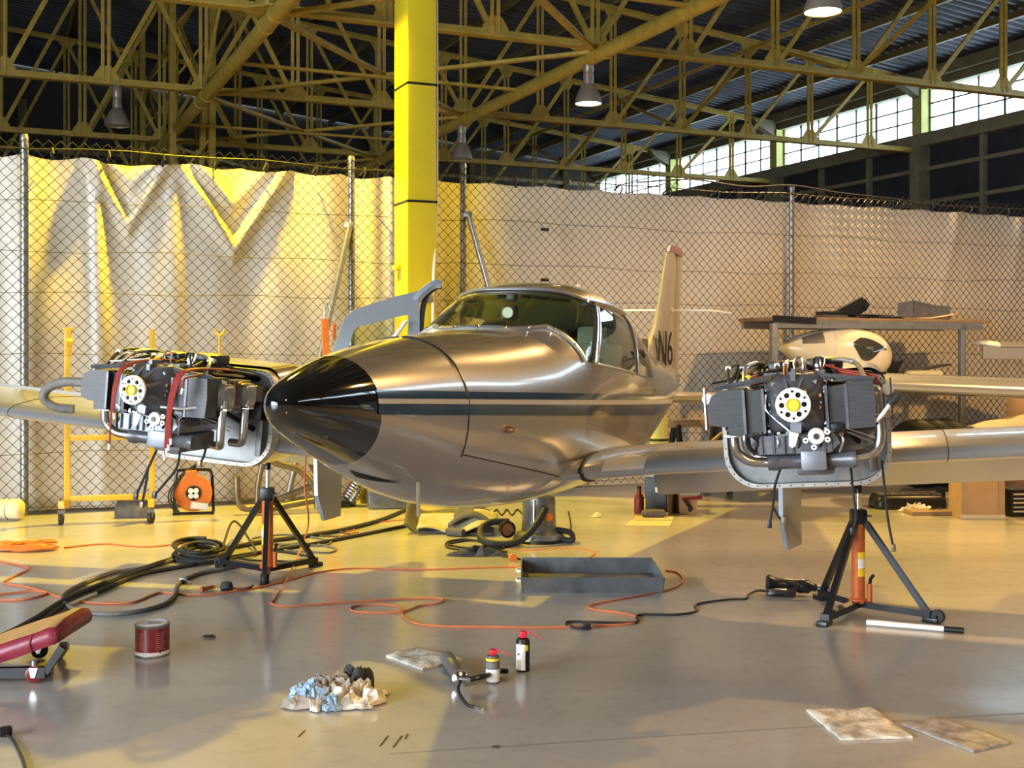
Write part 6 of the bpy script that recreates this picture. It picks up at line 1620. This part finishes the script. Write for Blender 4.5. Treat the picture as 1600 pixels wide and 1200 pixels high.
# =================================================================== RIGHT SIDE BY THE FENCE
def RK(px, d): return (px - CX) / FPX * d
r0 = FQ(7.24, 0, -0.75); r1 = FQ(10.25, 0, -0.75)
rk_c = (r0 + r1) / 2; LN = (r1 - r0).length
rk = thing('storage_rack', 'long grey steel rack with board top behind the right engine', 'rack', rk_c, (0, 0, PHI))
ztop = 1.80
MB().bbox((0, 0, ztop), (LN, 0.62, 0.035), 0.004).build('top_board', 'wood', rk)
for y in (-0.30, 0.30):
    MB().bar((-LN / 2 + 0.05, y, ztop - 0.055), (LN / 2 - 0.12, y, ztop - 0.055), 0.05, 0.085, up=(0, 0, 1)).build('edge_beam', 'galv', rk)
    for x in (-LN / 2 + 0.03, LN / 2 - 0.40):
        if y > 0: continue
        MB().bbox((x, y, ztop / 2 - 0.02), (0.075, 0.05, ztop - 0.06), 0.004).build('upright', 'galv', rk)
        if x > 0 and y < 0:
            for s in (-1, 1): MB().bar((x, y, 0.62), (x + s * 0.28, y, 0.30), 0.06, 0.05).build('foot_brace', 'galv', rk)
MB().bbox((-0.35, 0.02, 1.13), (LN - 0.9, 0.58, 0.03), 0.004).build('lower_board', 'wood', rk)
for y in (-0.28, 0.28): MB().bar((-LN / 2 + 0.03, y, 1.09), (LN / 2 - 0.40, y, 1.09), 0.04, 0.05, up=(0, 0, 1)).build('lower_beam', 'galv', rk)
MB().bar((-LN / 2, -0.33, ztop + 0.0), (-LN / 2 + 0.55, -0.33, ztop - 0.02), 0.02, 0.07, up=(0, 0, 1)).build('end_plate', 'black', rk)
RM = Matrix.Translation(rk_c) @ Matrix.Rotation(PHI, 4, 'Z')
def on_rack(x, y, z): return RM @ Vector((x, y, z))
def shelf_thing(name, label, cat, x, y, z, rz=0.0, group=None): return thing(name, label, cat, on_rack(x, y, z), (0, 0, PHI + rz), group)
zt_ = ztop + 0.018
o = shelf_thing('bracket_frame', 'black angled bracket frame standing up on the rack top', 'bracket', -0.20, -0.05, zt_)
MB().bar((-0.28, 0, 0.03), (0.10, 0, 0.20), 0.06, 0.10).build('arm', 'black', o)
MB().bar((-0.10, 0.02, 0.02), (0.16, 0.02, 0.14), 0.03, 0.08).build('arm', 'black', o)
MB().bar((0.10, 0.01, 0.20), (0.17, 0.01, 0.13), 0.04, 0.08).build('end_piece', 'black', o)
o = shelf_thing('dark_box', 'small black flat box on the left of the rack top', 'box', -0.52, 0.0, zt_)
MB().bbox((0, 0, 0.06), (0.22, 0.2, 0.04), 0.006).build('box_lid', 'black', o)
MB().bbox((0.02, 0, 0.02), (0.30, 0.22, 0.04), 0.006).build('box_body', 'felt', o)
o = shelf_thing('sheet_stack', 'stack of dark sheet parts lying on the rack top', 'sheet stack', -0.05, -0.12, zt_)
for k, (x, w, z, mk, a) in enumerate(((-0.35, 0.7, 0.006, 'felt', 0.0), (0.10, 0.8, 0.016, 'black', 0.1), (0.30, 0.5, 0.028, 'tray', -0.08), (-0.05, 0.5, 0.038, 'black', 0.15))):
    MB().box((x, 0, z), (w, 0.3, 0.01), (0, 0.0, a)).build('sheet', mk, o, smooth=0)
o = shelf_thing('open_tray_box', 'grey open metal box at the right of the rack top', 'box', 0.90, 0.08, zt_)
MB().prism([(-0.26, -0.12, 0), (0.28, -0.12, 0), (0.28, -0.12, 0.16), (0.05, -0.12, 0.17), (-0.26, -0.12, 0.22)], (0, 0.012, 0)).build('front_panel', 'tray', o, smooth=0)
MB().prism([(-0.26, -0.12, 0), (-0.26, 0.14, 0), (-0.26, 0.14, 0.2), (-0.26, -0.12, 0.22)], (0.012, 0, 0)).build('side_panel', 'tray', o, smooth=0)
MB().prism([(0.28, -0.12, 0), (0.28, 0.14, 0), (0.28, 0.14, 0.16), (0.28, -0.12, 0.16)], (-0.012, 0, 0)).build('side_panel', 'tray', o, smooth=0)
MB().box((0, 0.13, 0.09), (0.54, 0.012, 0.18)).build('back_panel', 'tray', o, smooth=0)
o = shelf_thing('curled_paper', 'curled brown sheet on the rack top in front of the metal box', 'sheet', 0.60, -0.20, zt_)
flatsheet(lambda u, v: Vector((-0.32 + 0.75 * u, -0.1 + 0.2 * v, 0.006 + 0.11 * max(0, u - 0.45) ** 1.3 + 0.01 * math.sin(v * 6))), 16, 6, 0.004, 'cardboard', 'sheet', o)
# items on the lower board
o = shelf_thing('flat_parts', 'dark flat brackets on the lower rack board right of the tip tank', 'parts', 0.62, 0.02, 1.146)
MB().bar((-0.35, 0, 0.03), (0.55, 0, 0.16), 0.18, 0.012, up=(0, 0, 1)).build('strip', 'black', o)
MB().bar((-0.3, 0.06, 0.02), (0.25, 0.06, 0.07), 0.14, 0.012, up=(0, 0, 1)).build('strip', 'tray', o)
MB().prism([(-0.36, -0.05, 0.0), (-0.18, -0.05, 0.0), (-0.20, -0.05, 0.08), (-0.12, -0.05, 0.22), (-0.22, -0.05, 0.18), (-0.30, -0.05, 0.24)], (0, 0.02, 0)).build('lug', 'black', o, smooth=0)
crumple_pos = on_rack(0.55, -0.1, 1.146)
o = shelf_thing('cream_pouch', 'pale cream pouch on the lower rack board', 'pouch', 0.60, -0.24, 1.146)
MB().bbox((0, 0, 0.05), (0.50, 0.10, 0.10), 0.04).build('pouch_body', 'creambag', o)

# tip tank lying on the lower board
tkc = on_rack(-0.58, -0.20, 1.146)
tk = thing('tip_tank', 'cream white teardrop wing tip tank with dark lamp window on the rack', 'tip tank', tkc, (0, 0, PHI - R(12)))
prf = [(0.0, -0.70), (0.05, -0.67), (0.13, -0.54), (0.21, -0.34), (0.262, -0.12), (0.285, 0.08), (0.278, 0.25), (0.24, 0.40), (0.17, 0.50), (0.08, 0.56), (0.0, 0.575)]
prf = [(p.x, p.y) for p in smooth_path([Vector((a, b, 0)) for a, b in prf], 4)]
axis = Vector((1, -0.05, -0.10)).normalized()
body = MB().lathe(prf, (0.05, 0, 0.29), axis, 36)
tkb = body.build('tank_shell', 'tank', tk, smooth=70)
MB().lathe([(0.253, -0.17), (0.258, -0.165), (0.257, -0.155)], (0.05, 0, 0.29), axis, 36).build('joint_band', 'tank', tkb)
# lamp window: patch of the shell on the camera side, near the blunt end
def tank_pt(t, a, off=0.004):
    r = 0.0
    for (ra, ta), (rb_, tb_) in zip(prf, prf[1:]):
        if ta <= t <= tb_: r = ra + (rb_ - ra) * (t - ta) / max(1e-6, tb_ - ta); break
    u, v = orth(axis); c0 = Vector((0.05, 0, 0.29)) + axis * t
    # pick angle basis so a=0 faces the camera (-y) and a>0 goes up
    fy = Vector((0, -1, 0)); fy = (fy - axis * fy.dot(axis)).normalized(); fz = axis.cross(fy); fz = fz if fz.z > 0 else -fz
    return c0 + (fy * math.cos(a) + fz * math.sin(a)) * (r + off)
def win(u, v):
    t0, t1 = 0.02, 0.42
    t = t0 + (t1 - t0) * u
    lo = 0.10 + 0.22 * u - 0.42 * math.sin(min(1, u * 1.25) * PI) ; hi = 0.62 - 0.25 * u + 0.16 * math.sin(u * PI)
    if u < 0.2: lo += 0.18 * (0.2 - u) / 0.2; hi -= 0.18 * (0.2 - u) / 0.2
    return tank_pt(t, lo + (hi - lo) * v)
MB().grid(win, 14, 10).build('lamp_window', 'smoked', tkb, smooth=70)
def win2(u, v): return tank_pt(-0.50 + 0.22 * u, 0.35 + (0.55 + 0.2 * u) * v, 0.003)
MB().grid(win2, 8, 8).build('rear_window', 'galv', tkb, smooth=70)
MB().bbox(tank_pt(0.20, 0.25, -0.002), (0.08, 0.016, 0.04), 0.006).build('lamp_fitting', 'tray', tkb)

# ---- tyres, covers, boxes on the right
for k, (px, lab) in enumerate(((1432, 'black tyre leaning in front, leftmost of three'), (1454, 'black tyre in the middle of three by the fence'), (1476, 'black tyre rightmost of three by the fence'))):
    d = 12.9 + 0.12 * k
    c = Vector(((px - CX) / FPX * d, d, 0))
    t = thing('tyre', lab, 'tyre', c, (0, 0, R(-48)), 'tyres by the fence')
    R_ = 0.365
    MB().lathe([(0.12, -0.03), (0.20, -0.055), (0.30, -0.065), (0.345, -0.05), (R_, -0.02), (R_, 0.02), (0.345, 0.05), (0.30, 0.065), (0.20, 0.055), (0.12, 0.03), (0.12, -0.03)], (0, 0, R_), (0, 1, 0), 32).build('tyre_casing', 'rubber', t)
    MB().lathe([(0.0, -0.02), (0.10, -0.035), (0.13, -0.02), (0.13, 0.02), (0.0, 0.02)], (0, 0, R_), (0, 1, 0), 24).build('hub', 'black', t)
d = 13.3
c = Vector(((1590 - CX) / FPX * d, d, 0))
bn = thing('low_bench', 'low dark bench by the fence at the right edge', 'bench', c, (0, 0, PHI))
MB().bbox((0.1, 0, 0.50), (1.5, 0.6, 0.04), 0.006).build('bench_top', 'wood', bn)
for x in (-0.55, 0.75):
    for y in (-0.25, 0.25): MB().bbox((x, y, 0.24), (0.05, 0.05, 0.48), 0.004).build('leg', 'galv', bn)
cov = thing('folded_cover', 'rumpled cream and black protective cover on the low bench', 'cover', c + Vector((0, 0, 0.52)), (0, 0, PHI))
def cvf(base, amp, sh):
    def f(u, v):
        x = -0.62 + 1.3 * u; y = -0.28 + 0.5 * v
        z = base + amp * math.sin(min(1, u * 1.6) * PI / 2) + 0.025 * math.sin(u * 11 + v * 4 + sh) + 0.02 * math.sin(v * 7 + sh)
        if v < 0.12: z -= 0.05
        return Vector((x, y, max(0.008, z)))
    return f
flatsheet(cvf(0.02, 0.06, 0), 26, 12, 0.012, 'paper', 'cover_layer', cov)
flatsheet(cvf(0.06, 0.09, 2), 26, 12, 0.012, 'felt', 'cover_layer', cov)
flatsheet(cvf(0.09, 0.11, 4), 26, 12, 0.012, 'paper', 'cover_layer', cov)
d = 14.5; c = Vector(((1592 - CX) / FPX * d, d, 0))
ob = thing('brown_carton', 'brown carton at the right edge by the fence, orange light painted on its front', 'carton', c, (0, 0, PHI))
MB().bbox((0.1, 0, 0.45), (0.30, 0.3, 0.90), 0.006).build('carton_body', 'cardboard', ob)
MB().bbox((0.1, -0.153, 0.80), (0.28, 0.004, 0.18), 0.001).build('carton_light_patch', 'orange', ob)  # orange light on the carton front, painted as a coloured panel

# seat cushion, rag, carton under the right wing
c = F(1428, 797)
cu_ = thing('seat_cushion', 'long black bench cushion on the floor under the right wing', 'cushion', c, (0, 0, R(3)))
def cus(z, k): return [Vector((x * k, 0.16 + y * k, z)) for x, y in rrect(0.325, -0.14, 0.14, 0.05, 0.05, 4)]
MB().loft([cus(0.0, 1.0), cus(0.03, 1.03), cus(0.09, 1.0), cus(0.125, 0.93), cus(0.135, 0.80)]).build('cushion_body', 'black', cu_, smooth=60)
for k in range(6):
    MB().bbox((-0.24 + 0.096 * k, 0.16, 0.135), (0.085, 0.20, 0.02), 0.009).build('stitched_rib', 'felt', cu_)
MB().bbox((0.33, 0.20, 0.09), (0.06, 0.12, 0.18), 0.02).build('hinge_bracket', 'black', cu_)
crumple('wiping_cloth', 1430, 799, 0.16, 0.06, 0.085, 'cloth', 'crumpled white and black cloth in front of the bench cushion', 'cloth', 41, 0.2, freq=9)
crumple('wiping_cloth', 1460, 802, 0.10, 0.05, 0.06, 'clothdark', 'dark crumpled cloth between bench cushion and cardboard box', 'cloth', 43, 0.2, freq=10)
c = F(1536, 812)
cb_ = thing('cardboard_box', 'brown cardboard box with taped edges under the right wing', 'box', c, (0, 0, R(-2)))
MB().bbox((0, 0.17, 0.20), (0.37, 0.34, 0.40), 0.006).build('box_body', 'cardboard', cb_)
for x in (-0.158, 0.158): MB().bbox((x, -0.002, 0.20), (0.055, 0.006, 0.395), 0.001).build('tape_strip', 'tape', cb_)
MB().bbox((0, -0.003, 0.022), (0.375, 0.008, 0.04), 0.002).build('torn_edge', 'paper', cb_)
MB().bbox((0.0, 0.09, 0.403), (0.36, 0.17, 0.006), 0.001, (R(4), 0, 0)).build('box_flap', 'cardboard', cb_)
c = F(1605, 808)
lb = thing('file_box', 'dark open box of papers cut by the right edge under the wing', 'box', c, (0, 0, R(4)))
MB().bbox((0.0, 0.15, 0.12), (0.30, 0.3, 0.24), 0.006).build('box_body', 'black', lb)
for k in range(5): MB().bbox((-0.005, -0.004, 0.05 + 0.038 * k), (0.25, 0.02, 0.014), 0.003, (0, 0, 0.02 * (k - 2))).build('paper_bundle', 'bluemetal' if k % 2 else 'paper', lb)
o = F(1585, 806); 
c = F(1480, 806)
bd_ = thing('floor_board', 'flat brown board lying behind the crumpled cloths', 'board', c, (0, 0, R(2)))
MB().bbox((0.0, 0.12, 0.018), (0.62, 0.22, 0.036), 0.004).build('board', 'wood', bd_)

# ---- trestle between fuselage and right engine, far back
c = Vector(((1088 - CX) / FPX * 12.4, 12.4, 0))
ts = thing('wooden_trestle', 'dark wooden trestle by the fence between tail and right engine', 'trestle', c, (0, 0, PHI))
MB().bbox((0, 0, 0.72), (0.6, 0.10, 0.08), 0.006).build('top_beam', 'wood', ts)
for x in (-0.24, 0.24):
    for s in (-1, 1): MB().bar((x, s * 0.03, 0.70), (x * 1.1, s * 0.22, 0.0), 0.06, 0.04).build('leg', 'black', ts)
MB().bar((-0.24, -0.12, 0.30), (0.24, -0.12, 0.62), 0.05, 0.02).build('brace', 'wood', ts)
# tail stand under the airplane tail
tsx = Vector((NX, NY, 0)) + Vector((math.sin(TH), math.cos(TH), 0)) * 7.6
tst = thing('tail_stand', 'greenish conical stand under the airplane tail', 'stand', tsx)
MB().lathe([(0.0, 0.0), (0.17, 0.0), (0.17, 0.03), (0.11, 0.10), (0.075, 0.75), (0.085, 0.80), (0.085, 0.90), (0.0, 0.90)], (0.0, 0, 0), (0, 0, 1), 20).build('stand_cone', 'palegreen', tst)
MB().lathe([(0.09, 0.62), (0.10, 0.63), (0.09, 0.64)], (0, 0, 0), (0, 0, 1), 20).build('ring', 'black', tst)

# ---- neighbouring airplane at the right edge
nb = thing('airplane', 'second airplane at the right edge, only its golden-lit wing and tailplane tips in view', 'airplane', (7.4, 12.0, 0))
def airfoil(x, y0, ch, z, t): return [Vector((x, y0 + ch * a, z + t * b)) for a, b in ((0, 0), (0.01, 0.28), (0.04, 0.5), (0.12, 0.8), (0.3, 1.0), (0.6, 0.7), (1.0, 0.0), (0.6, -0.4), (0.3, -0.6), (0.12, -0.55), (0.04, -0.4), (0.01, -0.25))]
wg = MB().loft([airfoil(-4.02, -0.34, 0.9, 1.135, 0.12), airfoil(-2.0, -0.62, 1.15, 1.05, 0.125), airfoil(-0.3, -0.85, 1.4, 1.00, 0.14)]).build('wing', 'wingsilver', nb, smooth=40)
MB().loft([airfoil(-4.16, -0.18, 0.5, 1.135, 0.03), airfoil(-4.11, -0.30, 0.8, 1.135, 0.09), airfoil(-4.02, -0.35, 0.93, 1.135, 0.125)]).build('wing_tip', 'tank', wg, smooth=50)
stz = 1.52
sb = MB().loft([airfoil(-1.88, 1.6, 0.55, stz, 0.05), airfoil(-0.1, 1.45, 0.8, stz - 0.02, 0.06)]).build('tailplane', 'silver', nb, smooth=40)
MB().loft([airfoil(-2.06, 1.7, 0.35, stz + 0.03, 0.03), airfoil(-1.97, 1.62, 0.5, stz + 0.015, 0.055), airfoil(-1.88, 1.59, 0.56, stz, 0.055)]).build('tailplane_tip', 'tank', sb, smooth=50)
MB().bar((-2.06, 1.66, stz - 0.075), (-0.2, 1.5, stz - 0.095), 0.05, 0.14, up=(0, 0, 1)).build('elevator', 'tailpaint', nb)
def circ_(y, r, z): return [Vector((0.0 + r * math.cos(2 * PI * k / 16), y, z + r * 1.15 * math.sin(2 * PI * k / 16))) for k in range(16)]
MB().loft([circ_(-2.6, 0.08, 1.15), circ_(-2.3, 0.3, 1.15), circ_(-1.2, 0.5, 1.2), circ_(0.2, 0.52, 1.25), circ_(1.5, 0.3, 1.35), circ_(2.4, 0.12, 1.45)]).build('fuselage', 'silver', nb, smooth=50)
for x, y in ((-0.9, -0.4), (0.9, -0.4), (0, -1.9)):
    g = MB().cyl((x, y, 0.18), (x * 0.8, y, 1.05), 0.03, n=10).build('gear_leg', 'alu', nb)
    MB().lathe([(0.0, -0.06), (0.12, -0.06), (0.18, -0.04), (0.18, 0.04), (0.12, 0.06), (0.0, 0.06)], (x, y, 0.18), (1, 0, 0), 20).build('wheel', 'rubber', g)
